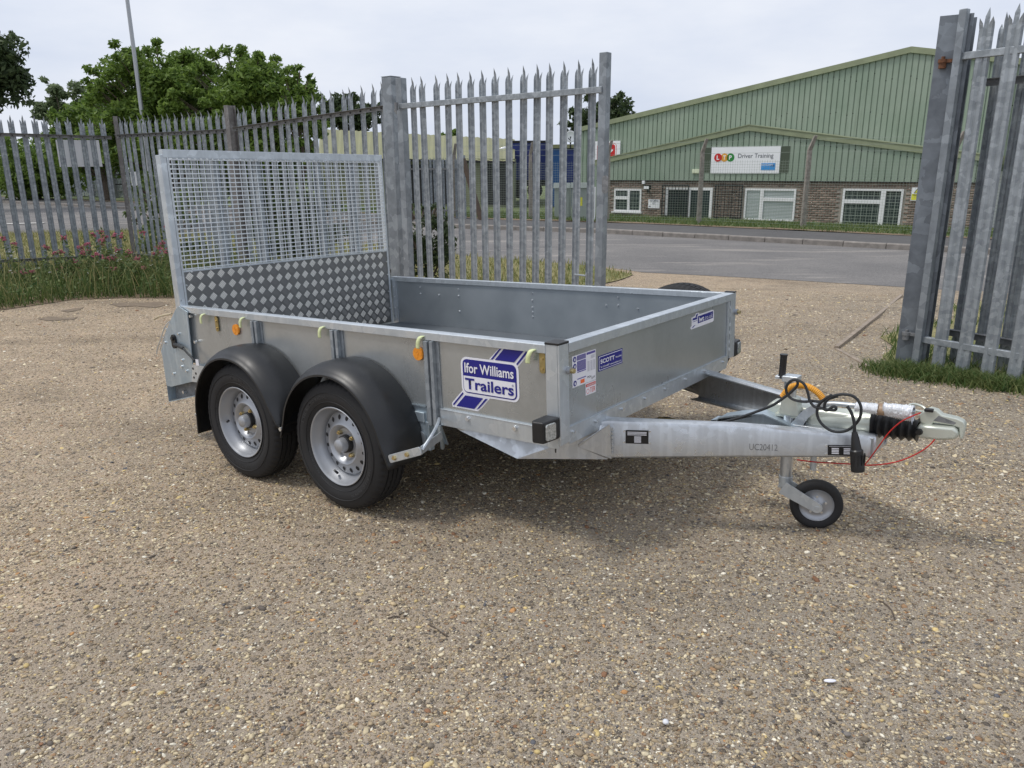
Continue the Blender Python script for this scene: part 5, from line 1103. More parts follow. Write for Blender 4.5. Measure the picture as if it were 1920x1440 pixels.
# top rails
m = MB(); m.prism([(-.008, ZT-.034), (-.008, ZT-.002), (-.004, ZT), (.036, ZT), (.036, ZT-.03), (.03, ZT-.03), (.03, ZT-.008), (0, ZT-.008), (0, ZT-.034)], lambda u, v, d: (d, u, v), .0, TL-.055); m.build('top_rail', 'zinc', tr, bevel=.0015)
m = MB(); m.prism([(.008, ZT-.034), (.008, ZT-.002), (.004, ZT), (-.036, ZT), (-.036, ZT-.03), (-.03, ZT-.03), (-.03, ZT-.008), (0, ZT-.008), (0, ZT-.034)], lambda u, v, d: (d, TW+u, v), .03, TL-.02); m.build('top_rail', 'zinc', tr, bevel=.0015)
m = MB(); m.prism([(.006, ZT-.036), (.006, ZT-.001), (.002, ZT+.001), (-.042, ZT+.001), (-.042, ZT-.03), (-.036, ZT-.03), (-.036, ZT-.008), (-.002, ZT-.008), (-.002, ZT-.036)], lambda u, v, d: (TL+u, d, v), .060, TW-.02); m.build('top_rail', 'zinc', tr, bevel=.0015)
# near and far corner posts
m = MB(); m.prism([(-.003, 0), (.060, 0), (.060, -.006), (.003, -.006), (.003, .0)], lambda u, v, d: (TL+.002+v, u, d), ZB+.03, ZT-.001)
m = MB(); m.bx(TL-.004, TL+.004, -.005, .058, ZB+.012, ZT); m.bx(TL-.056, TL-.0045, -.006, 0.0, ZB-.002, ZT); m.build('corner_post', 'zinc', tr, bevel=.001)
m = MB(); m.bx(TL-.058, TL+.006, -.009, .060, ZT+.0005, ZT+.009); m.build('end_cap', 'plastic', tr, bevel=.002)
zf0 = 0.48
m = MB(); m.bx(TL-.004, TL+.004, TW-.052, TW+.012, zf0, ZT-.002); m.bx(TL-.07, TL-.0045, TW+.006, TW+.012, zf0, ZT-.002); m.build('corner_post', 'zinc', tr, bevel=.001)
m = MB(); m.bx(TL-.05, TL+.006, TW-.01, TW+.014, ZT+.0005, ZT+.006); m.build('end_cap', 'plastic', tr)
m = MB(); m.bx(TL-.005, TL+.003, TW-.082, TW-.060, ZP, ZT-.035)
for zz in (.53, .57, .62, .66, .71, .75): m.cyl((TL+.003, TW-.056, zz-.008), (TL+.003, TW-.056, zz+.008), .005, n=8)
m.build('hinge_strip', 'zinc', tr, smooth=True)
# bottom rails
m = MB(); m.bx(1.955, TL-.058, -.004, .004, ZB, ZP+.002); m.bx(1.955, TL-.058, -.006, .010, ZP+.0025, ZP+.006); m.build('bottom_rail', 'zinc', tr, bevel=.001)
m = MB(); m.bx(.10, 1.87, .004, .05, .40, .498); m.bx(.10, 1.87, -.002, .003, .494, .50); m.build('chassis_rail', 'zinc_panel', tr)
m = MB(); m.bx(.10, TL-.1, TW-.05, TW-.004, .40, .468); m.build('chassis_rail', 'zinc_panel', tr)
m = MB(); m.prism([(.0585, ZB+.002), (.0585, ZP-.001), (TW-.062, ZP-.001), (TW-.062, ZB+.035), (TW-.085, ZB+.002)], front(TL-.004), 0, .005); m.bx(TL-.006, TL+.0035, .0585, TW-.062, ZP-.0005, ZP+.003)
m.build('front_bottom_rail', 'zinc', tr)
m = MB()
for px in ((0.082, 0.4307), (0.2447, 0.4563), (0.4519, 0.4513), (0.6519, 0.4817), (0.8451, 0.4804), (1.0618, 0.4803), (1.2745, 0.4799), (1.507, 0.4765)): m.cyl((TL+.001, px[0], ZB+.045), (TL+.012, px[0], ZB+.045), .006, n=8)
m.build('rail_bolts', 'bolt', tr, smooth=True, kind='stuff')
# side stiffener posts (hat sections with a groove)
def stiff(x0, z0, z1, y, s=-1):
    m = MB()
    m.bx(x0, x0+.024, y, y+s*.004, z0, z1); m.bx(x0+.0245, x0+.044, y, y+s*.026, z0, z1); m.bx(x0+.0445, x0+.054, y, y+s*.006, z0, z1)
    m.bx(x0+.0545, x0+.072, y, y+s*.024, z0, z1); m.bx(x0+.0725, x0+.09, y, y+s*.004, z0, z1); return m
for x0, z0 in ((.668, .46), (1.282, .46), (1.872, .425)):
    o = stiff(x0, z0, ZT-.036, .0055).build('side_post', 'galv', tr, bevel=.0012)
    m = MB()
    for zz in (.76, .70, .62, .54, .50): m.cyl((x0+.012, .002, zz), (x0+.012, -.004, zz), .005, n=8)
    m.build('post_rivets', 'bolt', o, kind='stuff')
for x0 in (.668, 1.282, 1.872): stiff(x0, .42, ZT-.036, TW-.007, 1).build('side_post', 'galv', tr)
m = MB(); m.beam((1.915, .005, .425), (1.905, .05, .33), .07, .005, up=(0, -1, 0)); m.tube(spline([(1.953, -.014, .43), (1.951, -.008, .39), (1.935, .02, .34), (1.915, .04, .31)], 4), .009, 6); m.build('post_foot', 'zinc_panel', tr)
# interior bolt heads on the far board
m = MB()
for p_ in ([(0.3034, 1.6083, 0.7566), (0.3049, 1.6083, 0.712), (0.478, 1.6083, 0.7114), (0.6559, 1.6083, 0.7568), (0.6563, 1.6083, 0.7139), (0.6591, 1.6083, 0.6091), (1.2662, 1.6083, 0.761), (1.266, 1.6083, 0.7153), (1.2659, 1.6083, 0.6717), (1.2663, 1.6083, 0.6418), (1.2667, 1.6083, 0.6129), (1.8763, 1.6083, 0.7654), (1.7958, 1.6083, 0.7154), (1.8762, 1.6083, 0.7189), (2.0042, 1.6083, 0.7063)]):
    m.cyl((p_[0], TW-.026, p_[2]), (p_[0], TW-.033, p_[2]), .0065, .004, n=8)
m.build('board_bolts', 'bolt', tr, smooth=True, kind='stuff')
m = MB()
for zz in (.53, .60, .68, .75): m.cyl((.052, TW-.034, zz), (.052, TW-.038, zz), .006, n=8)
m.build('strip_bolts', 'bolt', tr, kind='stuff')
for p_ in ((2.18, 0.4591), (2.13, .468), (2.33, .462), (2.235, .459)):
    pass
m = MB()
for x_, z_ in ((2.1071, 0.4802), (2.3489, 0.4779)): m.cyl((x_, -.004, z_), (x_, -.013, z_), .012, .009, n=10)
m.build('rail_bolts', 'bolt', tr, smooth=True, kind='stuff')
for y_, z_, s_ in ((0.0506, .72, 1), (TW+.004, .72, 1)):
    m = MB(); m.cyl((TL+.004, y_, z_), (TL+.020, y_, z_), .015, n=16); m.build('catch_bush', 'rim', tr, smooth=True)
    m = MB(); m.cyl((TL+.020, y_, z_), (TL+.034, y_, z_), .010, n=6); m.build('catch_nut', 'nut', tr)

# rear gusset panels with the lamp housing
def gusset(ys, s):
    poly = [(0.0325, 0.8217), (0.1118, 0.7945), (0.089, 0.401), (-0.1671, 0.3377), (-0.2212, 0.3375), (-0.2225, 0.5185), (-0.2307, 0.5431), (-0.0975, 0.7156), (-0.0047, 0.8022)]
    m = MB(); m.prism(poly, lambda u, v, d: (u, ys+s*d, v), 0, .006)
    # folded rear edge and light box
    m2 = MB(); rear = [(-0.0047, 0.8022), (-0.0975, 0.7156), (-0.2307, 0.5431), (-0.2225, 0.5185), (-0.2323, 0.2387)]
    vs = []; 
    for u, v in rear: vs += [(u, ys, v), (u-.004, ys-s*.16, v)]
    m2.add(vs, [(2*i, 2*i+1, 2*i+3, 2*i+2) for i in range(len(rear)-1)])
    o = m.build('rear_gusset', 'zinc_panel', tr, bevel=.001)
    m2.build('lamp_housing', 'zinc_panel', o, solid=.003)
    low = [(-0.2212, 0.3375), (-0.1671, 0.3377), (0.089, 0.401), (0.1435, 0.4024), (0.1269, 0.3311), (-0.222, 0.2401), (-0.2323, 0.2387)]
    m3 = MB(); m3.prism(low, lambda u, v, d: (u, ys-s*(.05+d), v), 0, .005); m3.build('lower_recess', 'galv_rail', o)
    m4 = MB(); a = (-0.222, 0.2401); b_ = (0.1256, 0.3258); m4.beam((a[0], ys-s*.025, a[1]), (b_[0], ys-s*.025, b_[1]), .055, .006); m4.build('lower_lip', 'zinc_panel', o)
    return o
gs = gusset(-.012, -1)
gf = gusset(TW+.012, 1)
m = MB()
for u, v in [(-0.003, 0.6629), (-0.1612, 0.6016), (-0.0033, 0.5131), (-0.0177, 0.474), (0.0282, 0.4532), (-0.1164, 0.4216)]: m.cyl((u, -.018, v), (u, -.026, v), .007, n=8)
for u, v in [(0.1237, 0.7697), (0.1385, 0.6275)]: m.cyl((u, -.0, v), (u, -.014, v), .008, n=8)
for u, v in [(-0.118, 0.3023), (0.0324, 0.3372)]: m.cyl((u, .045, v), (u, .02, v), .010, n=8)
m.build('gusset_bolts', 'bolt', gs, kind='stuff')
gc = (-0.0568, 0.6168)
m = MB(); m.prism([(gc[0]+.020*math.cos(a)*1.0, gc[1]+.022*math.sin(a)+(.018 if math.sin(a) > 0 else -.018)) for a in np.linspace(0, 2*PI, 25)[:-1]], side(-.018), 0, -.012)
m.cyl((gc[0], -.03, gc[1]+.018), (gc[0], -.038, gc[1]+.018), .012); m.build('cable_grommet', 'plastic', gs, smooth=True)
cp_ = [(-0.0338, -0.035, 0.6035), (0.0072, -0.035, 0.5995), (0.0505, -0.035, 0.5882), (0.0902, -0.035, 0.5642), (0.1222, -0.035, 0.5472), (0.1494, -0.035, 0.5298)]
m = MB(); m.tube(spline(cp_, 6), .006, 8); m.tube([cp_[0], cp_[1], cp_[2]], [.011, .011, .009], 8); m.build('lamp_cable', 'cable', gs, smooth=True)
m = MB(); q_ = (0.1697, -0.03, 0.5194); m.box(q_, (.028, .003, .034)); m.build('cable_tag', 'sticker_white', gs)
# mudguard stay with holes
st = [(0.1111, 0.5014), (0.2291, 0.5047), (0.2065, 0.4058), (0.0871, 0.4008)]
m = MB(); m.prism(st, side(-.03), 0, .004); o = m.build('mudguard_stay', 'zinc', tr)
m = MB()
for p_ in [(0.1167, 0.4792), (0.1403, 0.4539), (0.1154, 0.4281)]: m.cyl((p_[0], -.0302, p_[1]), (p_[0], -.0315, p_[1]), .007, n=10)
m.build('stay_holes', 'dark', o, kind='stuff')
m = MB(); m.tube(spline([(-0.3856, 0.05, 0.7093), (-0.3316, 0.05, 0.7288), (-0.2619, 0.05, 0.7429), (-0.1759, 0.05, 0.7577)], 4), .006, 8); m.build('ramp_latch_rod', 'beige', tr, smooth=True)
m = MB(); m.tube(spline([(-0.1934, 0.04, 0.7113), (-0.2489, 0.04, 0.6791), (-0.3072, 0.04, 0.6174), (-0.3794, 0.04, 0.5304), (-0.3939, 0.04, 0.4997)], 4), .0035, 6)
m.tube([(-0.1976, 0.02, 0.6703), (-0.3104, 0.02, 0.5371)], .003, 6)
for a, b_ in [((-0.2575, 0.04, 0.669), (-0.1916, 0.02, 0.6707)), ((-0.2966, 0.04, 0.6118), (-0.2412, 0.02, 0.6165)), ((-0.331, 0.04, 0.5736), (-0.2752, 0.02, 0.5787))]: m.tube([a, b_], .0025, 5)
m.build('ramp_spring_guard', 'zinc', tr, smooth=True)

# ramp: frame, mesh bars, stiffeners, tread plate
RX = .03; RY0, RY1, RZ = .026, 1.578, 1.655; RM = 1.005
rp_ = bpy.data.objects.new('ramp', None); col.objects.link(rp_); rp_.parent = tr
m = MB(); m.bx(RX-.045, RX+.004, RY0-.035, RY0-.001, .50, RZ-.028); m.bx(RX-.004, RX+.006, RY0, RY0+.012, .50, RZ-.04); m.build('frame_stile', 'zinc', rp_, bevel=.002)
m = MB(); m.bx(RX-.028, RX+.004, RY1-.004, RY1+.012, .50, RZ-.042); m.build('frame_stile', 'zinc', rp_, bevel=.002)
m = MB(); m.bx(RX-.03, RX+.006, RY0-.02, RY1+.012, RZ-.042, RZ); m.bx(RX-.01, RX+.009, RY0+.012, RY1-.005, RZ-.048, RZ-.0425); m.build('frame_top', 'zinc', rp_, bevel=.002)
m = MB(); m.bx(RX-.02, RX+.004, RY0, RY1, RM-.003, RM+.006); m.build('frame_seam', 'zinc', rp_)
for y_, w_ in ((0.32524, .040), (0.5989, .036), (1.05551, .032), (1.32945, .022)):
    m = MB(); m.bx(RX-.04, RX-.012, y_-w_/2, y_+w_/2, .50, RZ-.045); m.bx(RX-.045, RX-.0405, y_-w_/2-.008, y_+w_/2+.008, .50, RZ-.05); m.build('stiffener', 'galv', rp_, bevel=.002)
hb = MB(); hb.bx(-.0028, .0028, RY0+.004, RY1-.002, -.0027, .0027); vb = MB(); vb.bx(-.0015, .0015, -.0015, .0015, RM, RZ-.045)
h0_ = v0_ = None
for k in range(25):
    z_ = RM+.014+k*(RZ-.052-RM-.014)/24.
    if h0_ is None: h0_ = hb.build('mesh_bar', 'wire_zinc', rp_); h0_.location = (RX+.003, 0, z_)
    else: link_copy(h0_, rp_, (RX+.003, 0, z_))
for k in range(41):
    y_ = RY0+.03+k*(RY1-RY0-.05)/40
    if v0_ is None: v0_ = vb.build('mesh_bar', 'wire_zinc', rp_); v0_.location = (RX-.0012, y_, 0)
    else: link_copy(v0_, rp_, (RX-.0012, y_, 0))
m = MB()
for k in range(44):
    y_ = RY0+.02+k*(RY1-RY0-.03)/43; m.box((RX+.008, y_, RZ-.0465), (.006, .010 if k % 3 else .016, .007))
for k in range(25): m.box((RX+.004, RY0+.014, RM+.014+k*(RZ-.052-RM-.014)/24.), (.008, .010, .008))
m.build('weld_beads', 'bolt', rp_, kind='stuff')
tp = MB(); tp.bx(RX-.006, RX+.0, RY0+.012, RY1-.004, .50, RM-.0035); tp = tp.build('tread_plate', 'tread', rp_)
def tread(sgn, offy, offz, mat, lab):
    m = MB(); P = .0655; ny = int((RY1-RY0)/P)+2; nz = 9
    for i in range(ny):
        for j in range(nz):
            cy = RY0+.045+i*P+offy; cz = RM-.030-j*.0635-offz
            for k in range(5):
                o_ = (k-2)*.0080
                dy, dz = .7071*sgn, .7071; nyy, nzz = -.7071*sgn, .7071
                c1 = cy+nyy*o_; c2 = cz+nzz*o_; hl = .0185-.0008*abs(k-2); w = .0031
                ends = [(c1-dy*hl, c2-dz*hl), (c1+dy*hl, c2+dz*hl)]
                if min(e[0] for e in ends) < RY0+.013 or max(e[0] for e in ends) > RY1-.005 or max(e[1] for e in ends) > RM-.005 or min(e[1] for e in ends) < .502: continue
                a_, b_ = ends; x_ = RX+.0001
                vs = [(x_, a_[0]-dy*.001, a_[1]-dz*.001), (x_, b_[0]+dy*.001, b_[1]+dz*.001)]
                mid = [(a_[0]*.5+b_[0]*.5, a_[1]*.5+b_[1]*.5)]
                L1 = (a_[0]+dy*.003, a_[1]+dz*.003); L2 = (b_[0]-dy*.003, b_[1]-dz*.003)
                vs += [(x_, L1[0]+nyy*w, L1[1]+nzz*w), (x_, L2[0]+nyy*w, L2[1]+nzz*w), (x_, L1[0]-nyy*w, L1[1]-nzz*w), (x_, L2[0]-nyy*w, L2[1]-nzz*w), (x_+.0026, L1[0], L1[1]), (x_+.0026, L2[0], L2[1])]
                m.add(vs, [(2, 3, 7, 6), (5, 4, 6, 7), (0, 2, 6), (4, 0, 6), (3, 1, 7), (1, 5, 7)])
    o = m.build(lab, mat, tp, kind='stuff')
tread(-1, 0, 0, 'tread_bar', 'tread_bars'); tread(1, .0327, .0317, 'tread_bar_painted_shade', 'tread_bars'); tread(1, -.0327+.0655*0, -.0317+.0, 'tread_bar_painted_shade', 'tread_bars') if False else None
m = MB()
for k in range(9):
    m.cyl((RX, RY0+.06+k*.182, RM-.002+.0), (RX+.006, RY0+.06+k*.182, RM-.002), .006, n=8)
for z_ in (.60, .72, .84, .93): m.cyl((RX, RY0+.018, z_), (RX+.006, RY0+.018, z_), .005, n=8); m.cyl((RX, RY1-.012, z_), (RX+.006, RY1-.012, z_), .005, n=8)
m.build('plate_rivets', 'bolt', tp, kind='stuff')

# ---------------- wheels
def make_wheel(parent, name, x, y, z, flip=1):
    w = bpy.data.objects.new(name, None); col.objects.link(w); w.parent = parent; w.location = (x, y, z); w.scale = (1, flip, 1)
    # tyre, axis along y, outer face towards -y, centre plane y=0
    n = 168; prof = [(-.066, .178, 0), (-.072, .190, 0), (-.0825, .215, 0), (-.0845, .235, 0), (-.0815, .258, 0), (-.076, .272, .0), (-.073, .281, .004), (-.064, .290, .006), (-.052, .2945, .006), (-.044, .296, .0), (-.0435, .289, 0), (-.037, .289, 0), (-.0365, .2972, 0), (-.016, .298, .004), (-.0155, .290, 0), (-.0095, .290, 0), (-.009, .298, 0)]
    prof = prof + [(-a, b, c) for a, b, c in prof[::-1]]
    V = []
    for k in range(n):
        a = 2*PI*k/n; ph = k % 3 == 0
        for i, (yy, r, gdp) in enumerate(prof): 
            rr_ = r-(gdp if ph else 0); V.append((rr_*math.cos(a), yy, rr_*math.sin(a)))
    mm = len(prof); b = MB(); b.add(V, [(k*mm+i, k*mm+i+1, ((k+1) % n)*mm+i+1, ((k+1) % n)*mm+i) for k in range(n) for i in range(mm-1)])
    ty = b.build('tyre', 'rubber', w, smooth=32)
    b = MB()
    for r0 in (.247, .205): b.lathe([(-.0838 if r0 > .22 else -.078, r0-.002), (-.0862 if r0 > .22 else -.081, r0), (-.0838 if r0 > .22 else -.079, r0+.002)], n=64)
    b.build('sidewall_rings', 'rubber', ty, smooth=True)
    for txt, a0, sp_, r_, hh in (('STEEL BELTED RADIAL', 128, 62, .229, .014), ('165 R13 C  96/94 N', 318, 52, .229, .013), ('TUBELESS  REINFORCED', 225, 60, .200, .009)):
        cu = bpy.data.curves.new('t', 'FONT'); cu.body = txt; cu.offset = .012; cu.resolution_u = 2; to = bpy.data.objects.new('t', cu); col.objects.link(to)
        me = bpy.data.meshes.new_from_object(to.evaluated_get(bpy.context.evaluated_depsgraph_get())); bpy.data.objects.remove(to)
        nn2 = len(me.vertices); a = np.zeros(nn2*3); me.vertices.foreach_get('co', a); a = a.reshape(-1, 3); lo, hi = a.min(0), a.max(0)
        an = np.radians(a0+sp_/2-sp_*(a[:, 0]-lo[0])/(hi[0]-lo[0])); rr2 = r_-hh/2+hh*(a[:, 1]-lo[1])/(hi[1]-lo[1])
        yy2 = np.interp(rr2, [.178, .190, .215, .235, .258], [-.066, -.072, -.0825, -.0845, -.0815])-.0013
        me.vertices.foreach_set('co', np.stack([rr2*np.cos(an), yy2, rr2*np.sin(an)], -1).ravel()); me.materials.clear(); me.materials.append(M['rubber_mark']); me.update()
        me.name = 'sidewall_lettering'; to = bpy.data.objects.new('sidewall_lettering', me); col.objects.link(to); to.parent = ty
    # rim
    b = MB(); b.lathe([(-.0700, .1795), (-.0745, .1815), (-.0765, .1790), (-.0745, .1745), (-.064, .1700), (-.050, .1665), (-.040, .1600), (-.020, .1520), (-.008, .1490), (-.006, .1440)], n=72)
    b.lathe([(.070, .180), (.072, .172), (.02, .150), (-.006, .1495)], n=48)
    rim = b.build('rim', 'rim', w, smooth=38)
    b = MB(); b.lathe([(-.006, .1442), (-.018, .1415), (-.0215, .1360), (-.0285, .1080), (-.0385, .0990), (-.0410, .0920), (-.0370, .0840), (-.0230, .0760), (-.0150, .0700), (-.0140, .0400), (-.014, .0)], n=72)
    dsc = b.build('disc', 'rim', w, smooth=38)
    b = MB()
    for k in range(16):
        a = 2*PI*(k+.5)/16; r_ = .1240
        cc = Vector((r_*math.cos(a), -.0245, r_*math.sin(a))); er = Vector((math.cos(a), 0, math.sin(a))); et = Vector((-math.sin(a), 0, math.cos(a)))
        s1 = (er*.028+Vector((0, .007, 0))).normalized(); nn_ = Vector((0, -1, 0))*.97+er*.24
        ring = [cc+nn_.normalized()*.0010+et*(.0092*math.cos(t_))+s1*(.0120*math.sin(t_)) for t_ in np.linspace(0, 2*PI, 13)[:-1]]
        b.add(ring, [tuple(range(12))])
    b.build('vent_holes', 'dark', dsc, kind='stuff')
    b = MB(); b.lathe([(-.014, .042), (-.034, .040), (-.036, .036), (-.036, .0)], n=32); b.build('hub', 'plastic', w, smooth=38)
    b = MB(); b.lathe([(-.036, .0335), (-.056, .0325), (-.066, .028), (-.071, .018), (-.072, .0)], n=32); b.build('hub_cap', 'sticker_grey' if False else 'rim', w, smooth=38)
    nut = MB(); nut.cyl((0, -.013, 0), (0, -.031, 0), .0105, .0100, n=6); nut.cyl((0, -.031, 0), (0, -.037, 0), .006, n=8)
    n0 = None
    for k in range(4):
        a = 2*PI*k/4+.62; lc = (.0585*math.cos(a), 0, .0585*math.sin(a))
        if n0 is None: n0 = nut.build('wheel_nut', 'nut', w); n0.location = lc
        else: link_copy(n0, w, lc)
    b = MB(); a = -1.9; b.cyl((.150*math.cos(a), -.045, .150*math.sin(a)), (.128*math.cos(a), -.066, .128*math.sin(a)), .006, .0055, n=10); b.build('valve', 'plastic', w, smooth=True)
    return w
YW = -.0965
w1 = make_wheel(tr, 'wheel', X1, YW, RW)
def copy_wheel(parent, name, loc, rot=None, flip=1):
    r_ = w1.copy(); r_.name = name; col.objects.link(r_); r_.parent = parent; r_.location = loc; r_.scale = (1, flip, 1)
    if rot: r_.rotation_euler = rot
    for ch in w1.children:
        c = ch.copy(); col.objects.link(c); c.parent = r_
        for g2 in ch.children:
            d = g2.copy(); col.objects.link(d); d.parent = c
    return r_
copy_wheel(tr, 'wheel', (X2, YW, RW), (0, 1.1, 0)); copy_wheel(tr, 'wheel', (X1, TW-YW, RW), None, -1); copy_wheel(tr, 'wheel', (X2, TW-YW, RW), None, -1)
sw = copy_wheel(tr, 'spare_wheel', (2.20, TW+.13, .545), (0, .4, 0), -1); sw['label'] = 'spare wheel hung on the far side of the trailer'

# mudguards
def guard(parent, xc, a0, a1, y0=.0, s=1):
    n = 60; prof = [(-.004, .366), (-.004, .374), (-.06, .379), (-.115, .378), (-.150, .371), (-.178, .358), (-.194, .345), (-.201, .336), (-.209, .333), (-.210, .327), (-.200, .329)]
    V = []
    for k in range(n+1):
        t_ = k/n; a = R(a0+(a1-a0)*t_); e0 = max(0, 1-(t_*(a1-a0))/20.); e1 = max(0, 1-((1-t_)*(a1-a0))/16.)
        for i, (yy, r) in enumerate(prof):
            fl = .040*(e0**1.5)*(1 if i > 4 else 0) + .022*e1**1.5*(1 if i > 4 else 0)
            rr_ = min(r+fl, .375) if i > 4 else r
            V.append((xc+rr_*math.cos(a), y0+s*yy, RW+rr_*math.sin(a)))
    mm = len(prof); b = MB(); b.add(V, [(k*mm+i, k*mm+i+1, (k+1)*mm+i+1, (k+1)*mm+i) for k in range(n) for i in range(mm-1)])
    o = b.build('mudguard', 'guard', parent, smooth=50, solid=.004); return o
mg1 = guard(tr, X1, -4, 181); mg2 = guard(tr, X2, 6, 197)
guard(tr, X1, -4, 181, TW, -1); guard(tr, X2, 6, 197, TW, -1)
m = MB()
for p_ in [(0.7709, -0.2, 0.6364)]: pass
q1, q2 = (1.8632, -0.2, 0.464), (1.1666, 0.2232)
m.cyl((1.128, -.20, .335), (1.128, -.214, .335), .010, n=12); m.cyl((.375, -.19, .29), (.375, -.20, .29), .007, n=10); m.build('guard_bolts', 'bolt', tr, smooth=True, kind='stuff')
# front stay of the mudguard
a_, b_ = (1.852, .322), (2.034, .390)
m = MB(); dx, dz = b_[0]-a_[0], b_[1]-a_[1]; ll = math.hypot(dx, dz); ux, uz = dx/ll, dz/ll
m.prism([(a_[0]+ux*p-uz*q, a_[1]+uz*p+ux*q) for p, q in rrect(-.003, ll, -.017, .017, .008)], side(-.212), 0, .005); st_ = m.build('mudguard_stay', 'zinc', tr, bevel=.001)
for p in (.035, .115): m = MB(); m.cyl((a_[0]+ux*p, -.212, a_[1]+uz*p), (a_[0]+ux*p, -.222, a_[1]+uz*p), .0105, .009, n=6); m.build('stay_bolt', 'nut', st_)
m = MB(); m.beam((2.034, -.209, .390), (2.00, -.05, .405), .004, .034, up=(0, 0, 1)); m.tube(spline([(2.036, -.205, .392), (2.028, -.14, .43), (1.99, -.06, .455), (1.955, -.014, .46)], 4), .007, 6); m.build('stay_arm', 'zinc', tr)
# under-body: axles, springs, hangers
for x_ in (X1, X2):
    m = MB(); m.cyl((x_, .0, RW-.02), (x_, TW, RW-.02), .032); m.build('axle', 'galv_rail', tr, smooth=True)
    for y_ in (.14, TW-.14):
        m = MB(); m.tube(spline([(x_-.30, y_, .40), (x_-.15, y_, .355), (x_, y_, .335), (x_+.15, y_, .355), (x_+.30, y_, .40)], 4), .022, 6); m.build('leaf_spring', 'dark', tr)
m = MB(); m.bx(1.80, 1.88, .0, .03, .30, .43); m.bx(1.70, 1.86, -.006, .03, .425, .47); m.build('spring_hanger', 'zinc_panel', tr, bevel=.004)
m = MB(); m.cyl((1.835, -.002, .355), (1.835, -.010, .355), .03); m.build('spring_eye', 'galv', tr, smooth=True)
for x_ in (.4, 1.1, 1.8, 2.3): m = MB(); m.bx(x_-.02, x_+.02, .05, TW-.05, .42, .474); m.build('cross_member', 'galv_rail', tr)

# drawbar
V1, V2 = Vector((2.58, .30, 0)), Vector((3.485, .7224, 0)); dv = (V2-V1).normalized(); nv = Vector((-dv.y, dv.x, 0))
def dbeam(mir):
    f = (lambda p: (p[0], TW-p[1], p[2])) if mir else (lambda p: p)
    def pt(s_, o_, z_): q = V1+dv*s_+nv*o_; return f((q.x, q.y, z_))
    LL = (V2-V1).length
    m = MB(); secs = [(-.10, .300, .452), (.0, .306, .468), (.5, .332, .460), (LL, .350, .432)]
    prof = lambda zb, zt: [(0, zb+.008), (0, zt-.014), (.004, zt-.004), (.014, zt), (.052, zt), (.06, zt-.006), (.06, zt-.012), (.05, zt-.008), (.012, zt-.008), (.006, zt-.016), (.006, zb+.012), (.012, zb+.006), (.05, zb+.006), (.06, zb+.01), (.06, zb+.002), (.052, zb), (.008, zb)]
    V = []; 
    for s_, zb, zt in secs: V += [pt(s_, o_, z_) for o_, z_ in prof(zb, zt)]
    mm = len(prof(0, 1)); fs = [(i*mm+k, i*mm+(k+1) % mm, (i+1)*mm+(k+1) % mm, (i+1)*mm+k) for i in range(len(secs)-1) for k in range(mm)]
    fs += [tuple(range(mm)), tuple(range((len(secs)-1)*mm, len(secs)*mm))]
    m.add(V, fs); o = m.build('drawbar_beam', 'zinc_drawbar', tr, smooth=35)
    # deepening chassis plate under the body
    m = MB(); P = [(1.98, .02, .455), (2.50, .26, .455), pt(0, 0.001, .45) if not mir else None, None]
    P = [f((2.00, .030, .425)), f((2.02, .04, .405)), f((2.1169, 0.07, 0.3641)), f((2.2687, 0.105, 0.3069)), f((2.5874, 0.285, 0.3098)), f((2.60, .30, .445)), f((2.50, .26, .455))]
    m.add(P, [tuple(range(7))]); m.build('drawbar_plate', 'zinc_drawbar', tr, solid=.006)
    return o
db = dbeam(False); db2 = dbeam(True)
m = MB(); m.add([(2.5554, 0.12, 0.4136), (2.6116, 0.262, 0.4671), (2.6146, 0.268, 0.3221), (2.596, 0.25, 0.3285), (2.5544, 0.125, 0.4012)], [(0, 1, 2, 3, 4)]); m.build('gusset_plate', 'zinc_drawbar', tr, solid=.004)
m = MB(); m.add([(2.5194, 0.3, 0.4318), (2.6063, 0.3, 0.4675), (2.6062, 0.3, 0.4454)], [(0, 1, 2)]); 
m = MB()
for k in range(7): t_ = k/6; a = Vector((2.5948, 0.3069, 0.4329)); b_ = Vector((2.5925, 0.3058, 0.3295)); q = a.lerp(b_, t_)-nv*.003; m.box(q, (.012, .01, .012))
m.build('weld_beads', 'bolt', db, kind='stuff')
# arched cross channel between the beams
cr = [(-.0, .0), (.03, .028), (.10, .036), (.22, .038), (.34, .030), (.42, .004), (.45, -.03)]
m = MB(); V = []
for u, v in [(3.30, .10)]: pass
px = [(2.8339, 0.72, 0.3716), (2.8751, 0.72, 0.4201), (2.9552, 0.72, 0.4434), (3.0592, 0.72, 0.4631), (3.1248, 0.72, 0.4438), (3.2101, 0.72, 0.4172)]
arc = [(p[0], p[2]) for p in px]
m = MB(); m.prism(arc+[(arc[-1][0], .40), (arc[0][0], .40)], lambda u, v, d: (u, d, v), .72, .80); m.prism([(x_, z_+.0015) for x_, z_ in arc]+[(x_, z_-.004) for x_, z_ in arc[::-1]], lambda u, v, d: (u, d, v), .708, .7195)
m.build('cross_channel', 'zinc_panel', tr, smooth=35)
m = MB(); m.bx(3.02, 3.45, .735, TW-.735, .405, .43); m.build('coupling_base', 'zinc_drawbar', tr, bevel=.003)
m = MB(); m.bx(3.462, 3.478, .715, TW-.715, .348, .428); m.build('end_plate', 'zinc_drawbar', tr, bevel=.002)

